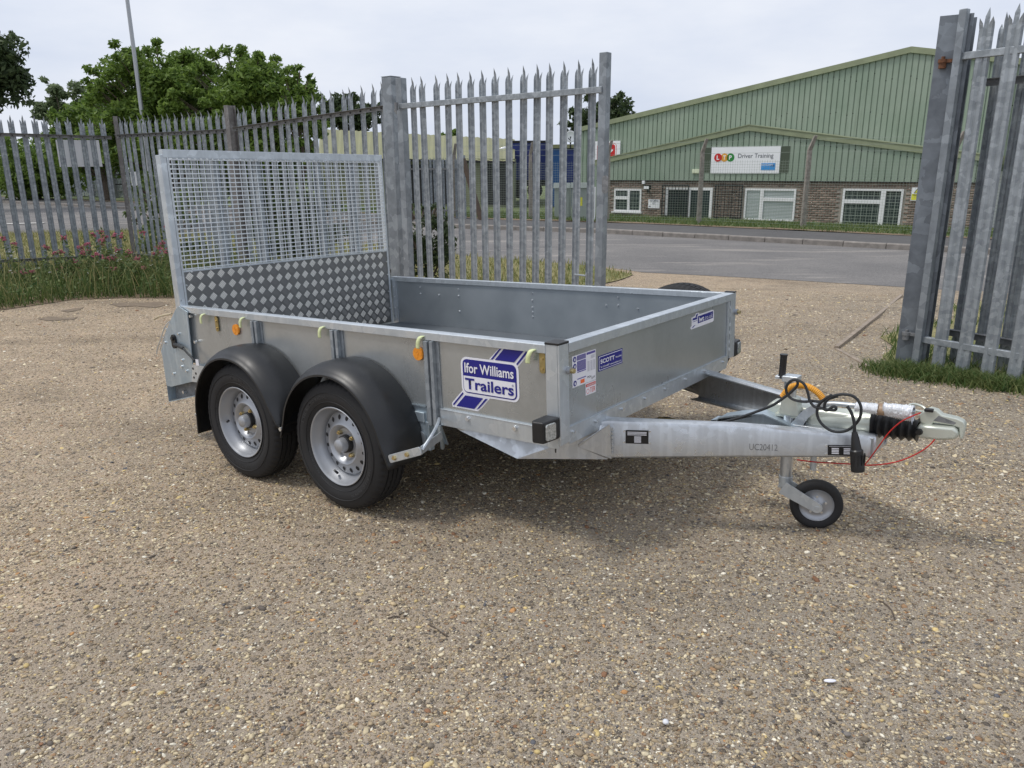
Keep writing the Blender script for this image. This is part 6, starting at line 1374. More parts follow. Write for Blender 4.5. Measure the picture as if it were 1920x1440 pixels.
# coupling head on the centre line
YC = TW/2
cpl = bpy.data.objects.new('coupling', None); col.objects.link(cpl); cpl.parent = tr
cen = lambda u, v, d: (u, YC+d, v)
m = MB(); body = [(3.0455, 0.4256), (3.0433, 0.4758), (3.0687, 0.5021), (3.1493, 0.4994), (3.2318, 0.4929), (3.3354, 0.4943), (3.4411, 0.4902), (3.4454, 0.4289), (3.3406, 0.4122), (3.2282, 0.4078)]
m.prism(body, cen, -.040, .040); m.build('housing', 'cast', cpl, bevel=.018)
m = MB(); a = (3.298, 0.4495); b_ = (3.4471, 0.4591); m.tube([(a[0]-.10, YC, a[1]-.005), (a[0], YC, a[1]), (b_[0], YC, b_[1])], [.034, .046, .048], 18); m.build('barrel', 'cast', cpl, smooth=50)
fl = [(3.2265, 0.4008), (3.4539, 0.4174), (3.456, 0.3876), (3.2284, 0.3674)]
m = MB(); m.prism(fl, cen, -.07, .07); m.build('flange', 'cast', cpl, bevel=.005)
m = MB()
for u, v in [(3.2554, 0.4054), (3.4231, 0.4167)]:
    for s_ in (-.052, .052): m.cyl((u, YC+s_, v), (u, YC+s_, v+.016), .011, n=6)
m.build('flange_bolts', 'bolt', cpl)
a = Vector((*(3.4493, 0.4552),)); b_ = Vector((*(3.6067, 0.4545),)); m = MB(); pts = []; rs = []
for k in range(25):
    t_ = k/24; q = a.lerp(b_, t_); pts.append((q.x, YC, q.y)); rs.append(.050-.010*t_+.0065*math.cos(2*PI*t_*6))
m.tube(pts, rs, 24); m.build('bellows', 'plastic', cpl, smooth=60)
hd = [(3.6017, 0.4724), (3.615, 0.4847), (3.7224, 0.4911), (3.7367, 0.4832), (3.7418, 0.4639), (3.735, 0.4447), (3.6757, 0.4328), (3.6085, 0.432)]
m = MB(); m.prism(hd, cen, -.036, .036); m.build('head', 'cast', cpl, bevel=.012)
lv = [(3.6146, 0.4888), (3.6051, 0.5182), (3.6233, 0.5351), (3.64, 0.5456), (3.6629, 0.5428), (3.6815, 0.5273), (3.7281, 0.522), (3.7508, 0.5134), (3.7588, 0.4987), (3.7535, 0.4457), (3.7432, 0.448), (3.7396, 0.4877), (3.7189, 0.4925), (3.6565, 0.4951), (3.6506, 0.482), (3.6401, 0.4804)]
m = MB(); m.prism(lv, cen, -.020, .020); m.build('locking_lever', 'cast', cpl, bevel=.005)
m = MB(); m.prism([(3.6558, 0.5032), (3.7219, 0.497), (3.7295, 0.5062), (3.6715, 0.5238)], cen, -.0208, -.0200); m.build('lever_recess', 'galv_rail', cpl)
c_ = (3.6154, 0.458); m = MB(); m.cyl((c_[0], YC-.036, c_[1]), (c_[0], YC-.046, c_[1]), .013, .010, n=16); m.build('head_bolt', 'plastic', cpl, smooth=True)
m = MB(); ring = [(3.5998, 0.54)]
hc = (3.598, 0.5397); m.tube([(hc[0]+.028*math.cos(a_), YC+.012*math.sin(a_)-.005, hc[1]-.006*math.cos(a_)+.008*math.sin(a_)) for a_ in np.linspace(0, 2*PI, 20)], .0045, 8, cap=False); m.tube([(hc[0]+.02, YC, hc[1]-.005), (hc[0]+.05, YC, hc[1]-.022)], .007, 8); m.build('lever_handle', 'cast', cpl, smooth=True)
m = MB(); q = (3.6387, 0.7976, 0.5401); m.box(q, (.03, .02, .012)); m.build('lever_button', 'plastic', cpl, bevel=.003)
# handbrake lever with its wrapping
pts = [(3.167, 0.74, 0.3984), (3.1923, 0.74, 0.4379), (3.2172, 0.74, 0.4767), (3.2562, 0.74, 0.5083), (3.299, 0.74, 0.5314)]
m = MB(); P = spline(pts, 5)
V = []
for i, p in enumerate(P):
    d_ = (P[min(i+1, len(P)-1)]-P[max(i-1, 0)]).normalized(); u_ = Vector((0, 1, 0)).cross(d_).normalized(); w_ = .022-.010*i/(len(P)-1)
    for s_ in (-1, 1): V += [p+u_*w_*s_+Vector((0, -.004, 0)), p+u_*w_*s_+Vector((0, .004, 0))]
fs = []
for i in range(len(P)-1):
    a_ = 4*i; b2 = 4*(i+1); fs += [(a_, a_+2, b2+2, b2), (a_+1, b2+1, b2+3, a_+3), (a_, b2, b2+1, a_+1), (a_+2, a_+3, b2+3, b2+2)]
m.add(V, fs); m.build('handbrake_plate', 'zinc', tr, smooth=35)
m = MB(); m.tube(spline([(3.2855, 0.74, 0.5231), (3.3186, 0.74, 0.534), (3.4072, 0.74, 0.5378), (3.5037, 0.74, 0.541), (3.6002, 0.76, 0.5377)], 6), .0095, 10); m.build('handbrake_lever', 'zinc', tr, smooth=True)
def wrap(p0, p1, r0, r1, seed, mat='bubble', lump=.18, nm='bubble_wrap'):
    rg = np.random.default_rng(seed); p0 = Vector(p0); p1 = Vector(p1); n = 40; k = 26; V = []
    d = (p1-p0).normalized(); u = d.orthogonal().normalized(); w = d.cross(u)
    for i in range(n+1):
        for j in range(k):
            a = 2*PI*j/k; t_ = i/n
            bub = lump*.35*abs(math.sin(i*1.35+(j % 2)*.8))*abs(math.sin(j*2.1)); r = (r0+(r1-r0)*t_)*(1+.14*math.sin(a*2+seed)+bub+rg.uniform(-.07, .07)*(lump > .1))
            if i in (0, n): r *= .8+rg.uniform(0, .5)
            V.append(p0.lerp(p1, t_)+(u*math.cos(a)+w*math.sin(a))*r)
    m = MB(); m.add(V, [(i*k+j, i*k+(j+1) % k, (i+1)*k+(j+1) % k, (i+1)*k+j) for i in range(n) for j in range(k)]); return m.build(nm, mat, tr, smooth=25)
wrap((3.4029, 0.735, 0.5363), (3.4832, 0.735, 0.5373), .019, .022, 3); wrap((3.4995, 0.735, 0.5396), (3.5999, 0.735, 0.5357), .023, .030, 5)
wrap((3.4777, 0.735, 0.5365), (3.505, 0.735, 0.5383), .021, .021, 8, 'tape_brown', .0, 'packing_tape')

# jockey wheel
jw = bpy.data.objects.new('jockey_wheel', None); col.objects.link(jw); jw.parent = tr
jx, jy = 3.1201, YC-.05
jt = (3.1451, 0.7676, 0.267); jx = jt[0]
m = MB(); m.cyl((jx, jy, .60), (jx, jy, 0.1681), .024, n=20); m.build('outer_tube', 'zinc_drawbar', jw, smooth=True)
g0_, g1_ = (3.1131, 0.7676, 0.7036), (3.1093, 0.7676, 0.6074)
m = MB(); m.tube([g1_, tuple(np.array(g1_)*.85+np.array(g0_)*.15), tuple(np.array(g1_)*.1+np.array(g0_)*.9), g0_], [.017, .0135, .0135, .0165], 16); m.build('crank_grip', 'plastic', jw, smooth=50)
c2 = (3.1283, 0.7676, 0.6096); m = MB(); m.box((c2[0], c2[1], c2[2]), (.085, .03, .012)); m.cyl((jx, jy, .53), (jx, jy, c2[2]), .020); m.bx(jx-.026, jx+.034, jy-.028, jy+.028, c2[2]-.012, c2[2]+.012); m.build('crank_arm', 'zinc', jw, bevel=.003)
m = MB(); m.prism([(jx-.035, .46), (jx+.05, .46), (jx+.035, .53), (jx-.02, .55)], lambda u, v, d: (u, jy-.03+d, v), 0, .06); m.build('clamp', 'cast', jw, bevel=.006)
m = MB(); m.bx(jx-.05, jx+.07, jy-.02, jy+.05, .452, .462); m.build('clamp_plate', 'cast', jw)
jc = (3.2712, 0.7676, 0.1341); cl = (4.1113, -2.278, 1.3517)
an_ = math.atan2(cl[1]-jc[1], cl[0]-jc[0]) + PI/2 + .12      # wheel axis (local -y) swivelled towards the yard
jr = Matrix.Rotation(an_, 4, 'Z')
JR = bpy.data.objects.new('castor', None); col.objects.link(JR); JR.parent = jw; JR.location = (jc[0], jc[1], .103); JR.rotation_euler = (0, 0, an_)
m = MB(); m.lathe([(-.018, .066), (-.022, .074), (-.024, .088), (-.020, .098), (-.010, .1015), (.010, .1015), (.020, .098), (.024, .088), (.022, .074), (.018, .066)], n=48); o_ = m.build('castor_tyre', 'rubber', jw, smooth=50); o_.matrix_local = JR.matrix_basis
m = MB(); m.lathe([(-.016, .069), (-.019, .066), (-.012, .060), (-.008, .045), (-.010, .030), (-.016, .022), (-.024, .014), (-.024, 0)], n=36); m.lathe([(.016, .069), (.012, .06), (.01, 0)], n=24); o_ = m.build('castor_rim', 'rim', jw, smooth=40); o_.matrix_local = JR.matrix_basis
m = MB()
for k in range(5): a = 2*PI*k/5+.3; m.cyl((.036*math.cos(a), -.011, .036*math.sin(a)), (.036*math.cos(a), -.016, .036*math.sin(a)), .005, n=8)
o_ = m.build('castor_bolts', 'bolt', jw, kind='stuff'); o_.matrix_local = JR.matrix_basis
# fork plates in castor frame
inv = JR.matrix_basis.inverted(); tb = inv @ Vector((jx, jy, 0.1681))
for s_ in (-.036, .034):
    m = MB(); a = Vector((tb.x, tb.z)); b_ = Vector((.0, -.004)); d2 = (b_-a).normalized(); n2 = Vector((-d2.y, d2.x))
    ply = [a-d2*.015+n2*.026, a-d2*.02-n2*.028]+[b_+d2*.02*math.cos(t_)-n2*.021*math.sin(-t_) for t_ in np.linspace(PI/2*-1, PI/2, 9)][::1]
    ply = [a-n2*.028+d2*-.02, a+n2*.026-d2*.02] + [b_+n2*.021*math.cos(t_)+d2*.021*math.sin(t_) for t_ in np.linspace(0, PI, 10)]
    m.prism([(p.x, p.y) for p in ply], lambda u, v, d: (u, s_+d, v), -.0025, .0025); m.cyl((0, s_-.004, -.004), (0, s_+.004, -.004), .010, n=12)
    o_ = m.build('fork', 'zinc', jw, bevel=.001); o_.matrix_local = JR.matrix_basis
m = MB(); m.cyl((jx, jy, tb.z+.103+.03), (jx, jy, tb.z+.103-.012), .027, n=20); m.build('swivel', 'zinc', jw, smooth=True)
bpy.data.objects.remove(JR)
m = MB(); q = (3.2451, 0.8176, 0.2569); m.cyl((q[0], YC-.03, .36), (q[0], YC-.03, q[2]-.02), .012, n=12); m.build('drain_stub', 'zinc', tr, smooth=True)

# cables, plug, hose, breakaway wire
loops = [(3.0542, 0.66, 0.4853), (3.1135, 0.66, 0.5176), (3.153, 0.66, 0.5512), (3.1742, 0.66, 0.5773), (3.2042, 0.66, 0.5996), (3.2354, 0.66, 0.5897), (3.2076, 0.66, 0.6184), (3.1808, 0.66, 0.6244), (3.1642, 0.66, 0.5993), (3.1711, 0.66, 0.5676), (3.1978, 0.66, 0.5516), (3.2462, 0.66, 0.5511), (3.2889, 0.66, 0.5601), (3.3264, 0.66, 0.5719), (3.3557, 0.66, 0.5713)]
m = MB(); m.tube(spline([(2.8015, 0.62, 0.4042), (2.8944, 0.62, 0.4207), (2.9756, 0.64, 0.4482), (3.0542, 0.66, 0.4853), (3.1135, 0.66, 0.5185), (3.1551, 0.66, 0.5538), (3.1872, 0.66, 0.5859), (3.2057, 0.66, 0.6136), (3.1982, 0.66, 0.631), (3.1765, 0.66, 0.6216), (3.1634, 0.66, 0.5969), (3.1692, 0.66, 0.5697), (3.1933, 0.66, 0.5519), (3.2332, 0.66, 0.5494), (3.2633, 0.66, 0.5557), (3.2933, 0.66, 0.5584), (3.3262, 0.66, 0.5742), (3.3547, 0.66, 0.5869)], 6), .0055, 8); m.build('power_cable', 'cable', tr, smooth=True)
m = MB(); m.tube(spline([(3.2043, 0.64, 0.6368), (3.2332, 0.64, 0.6257), (3.25, 0.64, 0.596), (3.2605, 0.64, 0.5609), (3.2788, 0.64, 0.5406), (3.3002, 0.64, 0.5391), (3.3258, 0.64, 0.5359), (3.3508, 0.64, 0.5372), (3.3565, 0.64, 0.5469), (3.3459, 0.64, 0.55), (3.3259, 0.64, 0.5336), (3.3152, 0.64, 0.5366), (3.3178, 0.64, 0.5641), (3.3434, 0.64, 0.59), (3.3798, 0.64, 0.6014), (3.4166, 0.64, 0.5973), (3.4406, 0.64, 0.5676), (3.4416, 0.64, 0.5236), (3.42, 0.64, 0.4846), (3.3887, 0.64, 0.4608), (3.3474, 0.64, 0.456), (3.3125, 0.64, 0.4747), (3.2915, 0.64, 0.5059), (3.2915, 0.64, 0.5424), (3.311, 0.64, 0.5722), (3.3391, 0.64, 0.5939)], 6), .0055, 8); m.build('power_cable', 'cable', tr, smooth=True)
m = MB(); m.tube(spline([(3.3997, 0.62, 0.5644), (3.413, 0.62, 0.5464), (3.4235, 0.62, 0.5214), (3.4292, 0.62, 0.4957), (3.4312, 0.62, 0.4649)], 6), .006, 8); m.build('plug_cable', 'cable', tr, smooth=True)
pp = [(3.4308, 0.62, 0.4715), (3.4348, 0.62, 0.4476), (3.4416, 0.62, 0.4062), (3.4427, 0.62, 0.4019), (3.4496, 0.62, 0.3467), (3.4508, 0.62, 0.3401), (3.4527, 0.62, 0.3237)]
m = MB(); m.tube(pp, [.009, .014, .0185, .023, .0235, .0245, .0235], 20); m.build('plug', 'plastic', tr, smooth=35)
m = MB()
for k in range(10): a = 2*PI*k/10; q = Vector(pp[4]); m.cyl((q.x+.023*math.cos(a), q.y+.023*math.sin(a), q.z+.004), (q.x+.0235*math.cos(a), q.y+.0235*math.sin(a), q.z+.045), .0028, n=6)
m.build('plug_ribs', 'plastic', tr, kind='stuff')
hp_ = spline([(3.1374, 0.7, 0.5471), (3.1586, 0.7, 0.5796), (3.1869, 0.7, 0.5981), (3.2268, 0.7, 0.6006), (3.2625, 0.7, 0.5866), (3.2853, 0.7, 0.5665), (3.2958, 0.7, 0.5495)], 10)
rs = [.0115+.0018*(i % 2) for i in range(len(hp_))]
m = MB(); m.tube(hp_, rs, 12); m.build('spiral_hose', 'orange_hose', tr, smooth=True)
m = MB(); m.tube(spline([(3.6281, 0.7, 0.5526), (3.6029, 0.7, 0.5368), (3.5668, 0.7, 0.5096), (3.5312, 0.7, 0.4641), (3.4998, 0.7, 0.4049), (3.4713, 0.7, 0.3496), (3.4548, 0.7, 0.3211)], 6), .0026, 6); m.tube(spline([(3.6802, 0.7, 0.4622), (3.6671, 0.7, 0.4404), (3.6397, 0.7, 0.4093), (3.5854, 0.7, 0.3684), (3.5245, 0.7, 0.3403), (3.4547, 0.7, 0.3225), (3.3987, 0.7, 0.3175), (3.2874, 0.7, 0.3032), (3.2069, 0.7, 0.2984)], 6), .0026, 6); m.build('breakaway_cable', 'red_cable', tr, smooth=True)
m = MB(); m.tube(spline([(2.4168, 0.9, 0.2596), (2.4729, 0.9, 0.2946), (2.5416, 0.9, 0.3154), (2.5958, 0.9, 0.3056), (2.5746, 0.9, 0.2843), (2.5009, 0.9, 0.2727)], 5), .012, 8); m.build('coiled_cable', 'cable', tr, smooth=True)
m = MB(); m.tube([(2.5258, 0.85, 0.3333), (2.8277, 0.85, 0.3368)], .005, 8); m.build('brake_rod', 'brass', tr)
m = MB(); m.tube([(2.5772, 0.35, 0.4616), (3.3, 0.7, 0.4)], .004, 6)

# data plates
def plate(q, mats, rows):
    o3, ux, uz, w_, h_ = q
    for mt, poly in rows: pass
def dplate(p0, p1, p2, name, kind):
    o_ = Vector(p0); rx = (Vector(p1)-o_); up = (o_-Vector(p2)); w_ = rx.length; h_ = up.length; rx.normalize(); up.normalize(); nn_ = rx.cross(up).normalized(); o_ = o_+nn_*.0015
    fn = lambda u, v, d: tuple(o_+rx*u*w_-up*v*h_+nn_*d)
    m = MB(); m.prism([(0, 0), (1, 0), (1, 1), (0, 1)], fn, 0, .0012); r_ = m.build(name, 'sticker_black', tr)
    m = MB()
    if kind == 1:
        for k in range(3): m.prism([(.08, .12+k*.1), (.92, .12+k*.1), (.92, .17+k*.1), (.08, .17+k*.1)], fn, .0013, .0016)
        for k in range(6): m.prism([(.38, .46+k*.08), (.68, .46+k*.08), (.68, .51+k*.08), (.38, .51+k*.08)], fn, .0013, .0016)
    elif kind == 2:
        for k in range(4): m.prism([(.16, .28+k*.16), (.46, .28+k*.16), (.46, .38+k*.16), (.16, .38+k*.16)], fn, .0013, .0016); m.prism([(.66, .28+k*.16), (.94, .28+k*.16), (.94, .38+k*.16), (.66, .38+k*.16)], fn, .0013, .0016)
        m.prism([(.05, .10), (.95, .10), (.95, .13), (.05, .13)], fn, .0013, .0016)
    else:
        for k in range(7): m.prism([(.08, .15+k*.11), (.45, .15+k*.11), (.45, .20+k*.11), (.08, .20+k*.11)], fn, .0013, .0016)
        for k in range(4): m.prism([(.58, .25+k*.16), (.94, .25+k*.16), (.94, .34+k*.16), (.58, .34+k*.16)], fn, .0013, .0016)
    m.build('plate_print', 'sticker_white', r_, kind='stuff')
    m = MB()
    for u, v in ((-.06, .08), (1.06, .08), (-.06, .92), (1.06, .92)):
        a = Vector(fn(u, v, -.001)); m.cyl(a, a+nn_*.004, .004, n=8)
    m.build('plate_rivets', 'bolt', r_, kind='stuff')
dplate((2.6447, 0.3302, 0.4302), (2.7263, 0.3683, 0.431), (2.6447, 0.3302, 0.3745), 'data_plate', 1)
dplate((3.3324, 0.6511, 0.3959), (3.4091, 0.6869, 0.3969), (3.3345, 0.6521, 0.3556), 'data_plate', 2)
dplate((3.1401, 0.7706, 0.478), (3.2094, 0.7706, 0.4812), (3.1428, 0.7706, 0.4247), 'data_plate', 3)
a = Vector((3.0751, 0.5311, 0.3767)); b_ = Vector((3.1694, 0.5751, 0.3785))
text_obj('UC20412', (b_-a).length, .026, 'galv_rail', 'stamped_number', .0, tr, frame((a+b_)/2-nv*.0012, dv, (0, 0, 1)))

# marker lamps, reflectors, hooks, catches
lp_ = bpy.data.objects.new('marker_lamp', None); col.objects.link(lp_); lp_.parent = tr
def lamp(y0, s, parent):
    x0, x1_ = TL-.060, TL+.0; zb_, zt_ = .474, .556
    m = MB(); m.prism([(x0, y0), (x1_+.006, y0), (x1_+.006, y0+s*.022), (x1_-.002, y0+s*.098), (x0+.012, y0+s*.104), (x0, y0+s*.085)], lambda u, v, d: (u, v, d), zb_, zt_); m.build('lamp_body', 'plastic', parent, bevel=.007)
    m = MB(); m.prism(rrect(.036, .088, .484, .546, .008), lambda u, v, d: (x1_+.0045+d-(u-.036)*.105, y0+s*u, v), 0, .008); m.build('lamp_lens', 'lens', parent, bevel=.002)
lamp(-.008, -1, lp_)
lq = bpy.data.objects.new('marker_lamp', None); col.objects.link(lq); lq.parent = tr; lamp(TW+.014, 1, lq)
m = MB(); m.tube(spline([(2.5441, 0.0, 0.4765), (2.541, 0.0, 0.4468), (2.5263, 0.01, 0.4204), (2.5121, 0.03, 0.3995)], 4), .003, 6); m.build('lamp_cable', 'cable', tr, smooth=True)
m = MB()
for x_, z_ in ((0.5351, 0.7259), (1.8475, 0.7239)):
    m = MB(); m.cyl((x_, .003, z_), (x_, -.006, z_), .029, .028, n=28); o = m.build('reflector', 'amber', tr, smooth=35)
    m = MB(); m.cyl((x_, -.006, z_), (x_, -.008, z_), .004, n=8)
    for k in range(3): a = 2*PI*k/3; m.cyl((x_+.015*math.cos(a), -.006, z_+.015*math.sin(a)), (x_+.015*math.cos(a), -.0068, z_+.015*math.sin(a)), .008, n=6)
    m.build('reflector_boss', 'amber', o, kind='stuff')
for x_, z_ in ((0.256, 0.7659), (0.6193, 0.7709), (1.2455, 0.7698), (1.8766, 0.7763), (2.4415, 0.7725)):
    m = MB(); P = spline([(x_+.010, -.008, z_+.026), (x_+.004, -.020, z_+.022), (x_-.004, -.024, z_+.006), (x_-.010, -.022, z_-.012), (x_-.012, -.020, z_-.026)], 4); V = []
    for p in P: V += [p+Vector((-.010, 0, 0)), p+Vector((.010, 0, 0))]
    m.add(V, [(2*i, 2*i+1, 2*i+3, 2*i+2) for i in range(len(P)-1)]); m.build('rope_hook', 'hook', tr, smooth=True, solid=.003)
for a, b_ in (((0.3619, 0.7844), (0.3439, 0.7027)), ((2.4833, 0.7905), (2.4808, 0.7098))):
    m = MB(); m.prism(rrect(a[0]-.013, a[0]+.013, b_[1], a[1], .012), side(.003), 0, -.006); o = m.build('catch_plate', 'brass', tr)
    m = MB(); m.cyl((a[0], -.003, a[1]-.025), (a[0], -.008, a[1]-.025), .005, n=8); m.cyl((a[0], -.003, b_[1]+.018), (a[0], -.008, b_[1]+.018), .005, n=8); m.build('catch_rivets', 'nut', o, kind='stuff')

# stickers: side emblem
def flat(name, poly, mat, fn, d0, d1, parent): m = MB(); m.prism(poly, fn, d0, d1); return m.build(name, mat, parent)
sf = side(.0045)
y_a, y_b, y_c = -.0005, -.0011, -.0017
(ax, az_), (bx_, bz_) = (2.0759, 0.7344), (2.3672, 0.5786)
emb = bpy.data.objects.new('maker_sticker', None); col.objects.link(emb); emb.parent = tr; emb['label'] = 'blue and white maker sticker on the side board'
SF = lambda lvl: (lambda u, v, d: (u, .0058-.0007*lvl-d, v))
flat('sticker_base', rrect(ax, bx_, bz_, az_, .03), 'sticker_white', SF(1.), 0, .0006, emb)
for nm, poly in (('stripe_base', [(2.2233, 0.7364), (2.268, 0.7786), (2.2863, 0.7898), (2.4179, 0.7885), (2.4192, 0.7788), (2.3643, 0.7205)]), ('stripe_base', [(2.0777, 0.5933), (2.0164, 0.5328), (2.0182, 0.5172), (2.1539, 0.5158), (2.1765, 0.5332), (2.2215, 0.5787)])): flat(nm, poly, 'sticker_white', SF(0), 0, .0006, emb)
for poly in [[(2.2324, 0.7369), (2.2771, 0.7824), (2.2899, 0.7856), (2.2428, 0.7374)], [(2.2531, 0.737), (2.3012, 0.7855), (2.3962, 0.7863), (2.3469, 0.7364)], [(2.3573, 0.7318), (2.407, 0.7869), (2.4141, 0.7822), (2.3621, 0.7267)], [(2.0786, 0.5858), (2.0227, 0.5293), (2.0266, 0.5232), (2.0838, 0.5811)], [(2.0917, 0.5745), (2.0407, 0.5229), (2.1366, 0.5233), (2.1854, 0.574)], [(2.1961, 0.5732), (2.1474, 0.5216), (2.1628, 0.5291), (2.2094, 0.5744)]]: flat('stripe', poly, 'sticker_blue', SF(2.6), 0, .0006, emb)
(cx0, cz1), (cx1, cz0) = (2.0856, 0.7258), (2.3563, 0.5869)
flat('emblem_blue', rrect(cx0, cx1, cz0, cz1, .022), 'sticker_blue', SF(2.6), 0, .0006, emb)
(dx0, _), (dx1, dz0) = (2.0887, 0.6559), (2.3503, 0.5917); dz1 = (0.6559+0.6585)/2
pl_ = rrect(dx0, dx1, dz0, dz1, .017); pl_ = [(u, (v if v < (dz0+dz1)/2 else dz1)) for u, v in pl_]
pl_ = [(dx0, dz1), (dx1, dz1)]
rr2 = rrect(dx0, dx1, dz0, dz1, .017); pl_ = [(dx1, dz1), (dx0, dz1)] + [p for p in rr2 if p[1] < dz0+.0171]
flat('emblem_white', pl_, 'sticker_white', SF(4.0), 0, .0006, emb)
ya = [(2.0965, 0.692), (2.3439, 0.69)]; cxm = (ya[0][0]+ya[1][0])/2; hgt = abs(cz1-dz1)
text_obj('Ifor Williams', abs(ya[1][0]-ya[0][0]), hgt*.60, 'sticker_white', 'lettering', .018, emb, frame((cxm, .0058-.0040, (cz1+dz1)/2+.000), (1, 0, 0), (0, 0, 1)))
yb = [(2.0974, 0.628), (2.343, 0.6267)]; cxm = (yb[0][0]+yb[1][0])/2; hgt = dz1-dz0
text_obj('Trailers', abs(yb[1][0]-yb[0][0]), hgt*.70, 'sticker_blue', 'lettering', .022, emb, frame((cxm, .0058-.0050, (dz1+dz0)/2+.002), (1, 0, 0), (0, 0, 1)))
text_obj('®', .009, .009, 'sticker_blue', 'lettering', 0, emb, frame((2.3388, .0058-.0050, 0.6446), (1, 0, 0), (0, 0, 1)))
# front stickers
FX = TL-.0055
FF = lambda lvl: (lambda u, v, d: (FX+.0007*lvl+d, u, v))
def quad(u0, v0, u1, v1, k=-.35):
    return None
doc = bpy.data.objects.new('safety_sticker', None); col.objects.link(doc); doc.parent = tr; doc['label'] = 'white safety notice sticker with purple panels on the front board'
q = [(0.0939, 0.7615), (0.2614, 0.7635), (0.2603, 0.6411), (0.0945, 0.6416)]; y0_, y1_ = q[0][0], q[1][0]; zt_ = (q[0][1]+q[1][1])/2; zb_ = (q[2][1]+q[3][1])/2
flat('sticker_base', [(y0_, zb_), (y1_, zb_), (y1_, zt_), (y0_, zt_)], 'sticker_white', FF(.2), 0, .0005, doc)
W_ = y1_-y0_; H__ = zt_-zb_
def fr(a, b, c, d): return [(y0_+W_*a, zt_-H__*d), (y0_+W_*c, zt_-H__*d), (y0_+W_*c, zt_-H__*b), (y0_+W_*a, zt_-H__*b)]
for r_ in ((.20, .03, .56, .18), (.60, .03, .97, .10), (.20, .54, .56, .57), (.20, .76, .56, .79)): flat('print_panel', fr(*r_), 'sticker_lilac', FF(1.4), 0, .0004, doc)
flat('print_panel', fr(.20, .21, .56, .52), 'sticker_lilac', FF(1.4), 0, .0004, doc)
for cy, cz in ((.10, .12), (.10, .34), (.10, .88)):
    flat('pictogram', [(y0_+W_*cy+.011*math.cos(a), zt_-H__*cz+.011*math.sin(a)) for a in np.linspace(0, 2*PI, 17)[:-1]], 'sticker_blue', FF(1.4), 0, .0004, doc)
    flat('pictogram_mark', [(y0_+W_*cy-.003, zt_-H__*cz-.006), (y0_+W_*cy+.003, zt_-H__*cz-.006), (y0_+W_*cy+.004, zt_-H__*cz+.004), (y0_+W_*cy-.004, zt_-H__*cz+.004)], 'sticker_white', FF(2.4), 0, .0004, doc)
m = MB()
for c_ in (.63, .76, .88):
    for k in range(12): m.prism(fr(c_, .32+k*.028, c_+.09, .332+k*.028), FF(1.4), 0, .0003)
for k in range(5): m.prism(fr(.78, .15+k*.022, .95, .16+k*.022), FF(1.4), 0, .0003)
m.build('small_print', 'sticker_grey', doc, kind='stuff')
m = MB()
for k in range(8): m.prism(fr(.23, .24+k*.033, .53, .248+k*.033), FF(2.4), 0, .0003)
for k in range(4): m.prism(fr(.23, .06+k*.03, .53, .068+k*.03), FF(2.4), 0, .0003)
m.build('small_print', 'sticker_grey', doc, kind='stuff')
flat('orange_seal', fr(.33, .83, .50, .95), 'sticker_orange', FF(1.6), 0, .0004, doc)
text_obj('PDI', W_*.16, H__*.06, 'sticker_black', 'lettering', .0, doc, frame((FX+.0022, y0_+W_*.70, zt_-H__*.83), (0, 1, 0), (0, 0, 1)))
text_obj('RW', W_*.16, H__*.07, 'sticker_black', 'lettering', -.004, doc, frame((FX+.0022, y0_+W_*.88, zt_-H__*.89), (0, 1, .2), (0, -.2, 1)))
wr = bpy.data.objects.new('warning_sticker', None); col.objects.link(wr); wr.parent = tr
q = [(0.1832, 0.6391), (0.2594, 0.6408), (0.2586, 0.5914), (0.1844, 0.5918)]; a0, a1 = q[0][0], q[1][0]; b1, b0 = (q[0][1]+q[1][1])/2, (q[2][1]+q[3][1])/2
flat('sticker_base', [(a0, b0), (a1, b0), (a1, b1), (a0, b1)], 'sticker_white', FF(1.2), 0, .0005, wr)
flat('print_panel', [(a0+.003, b1-.016), (a1-.003, b1-.016), (a1-.003, b1-.004), (a0+.003, b1-.004)], 'sticker_red', FF(2.2), 0, .0005, wr)
text_obj('WARNING', (a1-a0)*.8, .007, 'sticker_white', 'lettering', .01, wr, frame((FX+.0030, (a0+a1)/2, b1-.010), (0, 1, 0), (0, 0, 1)))
text_obj('TER', (a1-a0)*.52, .020, 'sticker_red', 'lettering', .0, wr, frame((FX+.0024, a0+(a1-a0)*.66, b1-.032), (0, 1, 0), (0, 0, 1)))
m = MB()
for i in range(16):
    t0, t1 = 2*PI*i/16, 2*PI*(i+1)/16; cy, cz = a0+(a1-a0)*.22, b1-.034
    m.prism([(cy+.010*math.cos(t0), cz+.010*math.sin(t0)), (cy+.010*math.cos(t1), cz+.010*math.sin(t1)), (cy+.008*math.cos(t1), cz+.008*math.sin(t1)), (cy+.008*math.cos(t0), cz+.008*math.sin(t0))], FF(2.2), 0, .0003)
m.build('prohibition_ring', 'sticker_red', wr)
dl_ = bpy.data.objects.new('dealer_sticker', None); col.objects.link(dl_); dl_.parent = tr; dl_['label'] = 'blue dealer sticker with white outline on the front board'
q = [(0.2807, 0.7301), (0.4705, 0.7285), (0.4704, 0.6646), (0.2812, 0.6686)]; a0, a1 = q[0][0], q[1][0]; b1, b0 = (q[0][1]+q[1][1])/2, (q[2][1]+q[3][1])/2
flat('sticker_base', [(a0, b0), (a1, b0), (a1, b1), (a0, b1)], 'sticker_blue', FF(.2), 0, .0005, dl_)
flat('outline', rrect(a0+.004, a1-.004, b0+.004, b1-.004, .006), 'sticker_white', FF(1.2), 0, .0004, dl_)
flat('sticker_face', rrect(a0+.0065, a1-.0065, b0+.0065, b1-.0065, .005), 'sticker_blue', FF(2.0), 0, .0004, dl_)
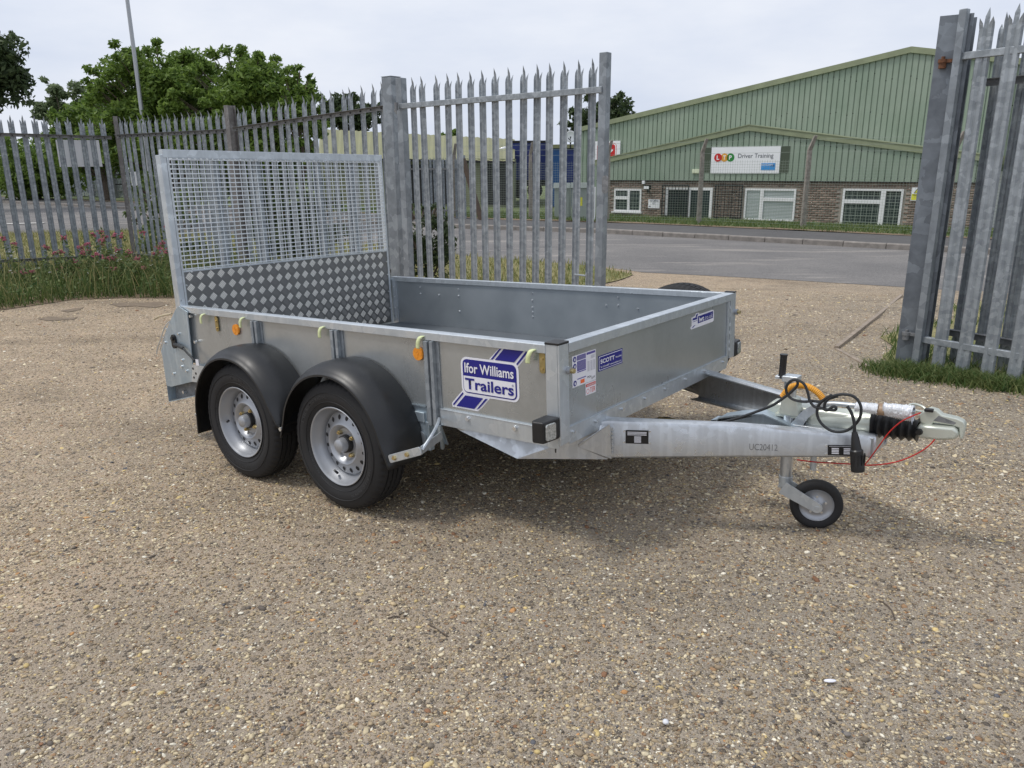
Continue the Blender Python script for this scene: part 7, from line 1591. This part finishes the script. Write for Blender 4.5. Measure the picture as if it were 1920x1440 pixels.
text_obj('SCOTT', (a1-a0)*.58, (b1-b0)*.28, 'sticker_white', 'lettering', .03, dl_, frame((FX+.0024, a0+(a1-a0)*.36, b0+(b1-b0)*.60), (0, 1, 0), (0, 0, 1)))
text_obj('TRAILERS', (a1-a0)*.26, (b1-b0)*.10, 'sticker_white', 'lettering', .01, dl_, frame((FX+.0024, a0+(a1-a0)*.81, b0+(b1-b0)*.56), (0, 1, 0), (0, 0, 1)))
text_obj('Tel. 01354 660057  www.scotttrailers.co.uk', (a1-a0)*.86, (b1-b0)*.12, 'sticker_white', 'lettering', .01, dl_, frame((FX+.0024, (a0+a1)/2, b0+(b1-b0)*.25), (0, 1, 0), (0, 0, 1)))
iw = bpy.data.objects.new('web_sticker', None); col.objects.link(iw); iw.parent = tr
flat('sticker_base', [(1.131, 0.7241), (1.1273, 0.7601), (1.1621, 0.7629), (1.1761, 0.7746), (1.2098, 0.7739), (1.217, 0.7655), (1.3746, 0.7661), (1.3873, 0.7602), (1.3892, 0.7106), (1.375, 0.7052), (1.1267, 0.7039), (1.1165, 0.712)], 'sticker_white', FF(.2), 0, .0005, iw)
flat('sticker_face', [(1.1985, 0.7571), (1.3772, 0.7592), (1.3752, 0.7246), (1.199, 0.7225)], 'sticker_blue', FF(1.2), 0, .0004, iw)
for poly in [[(1.1392, 0.7451), (1.1911, 0.7452), (1.1905, 0.7554), (1.1407, 0.7554)], [(1.1416, 0.7367), (1.1915, 0.7374), (1.1914, 0.7394), (1.1415, 0.739)], [(1.1297, 0.71), (1.1557, 0.7189), (1.1723, 0.7193), (1.1475, 0.7107)], [(1.1705, 0.7554), (1.183, 0.7702), (1.2018, 0.7704), (1.1904, 0.7583)]]: flat('stripe', poly, 'sticker_blue', FF(1.2), 0, .0004, iw)
c0, c1 = (1.2059, 0.7445), (1.3689, 0.7434)
text_obj('iwt', abs(c1[0]-c0[0])*.36, .024, 'sticker_white', 'lettering', .03, iw, frame((FX+.002, c0[0]+abs(c1[0]-c0[0])*.20, 0.7393), (0, 1, 0), (0, 0, 1)))
text_obj('.co.uk', abs(c1[0]-c0[0])*.60, .022, 'sticker_white', 'lettering', -.005, iw, frame((FX+.002, c0[0]+abs(c1[0]-c0[0])*.70, 0.74), (0, 1, 0), (0, 0, 1)))
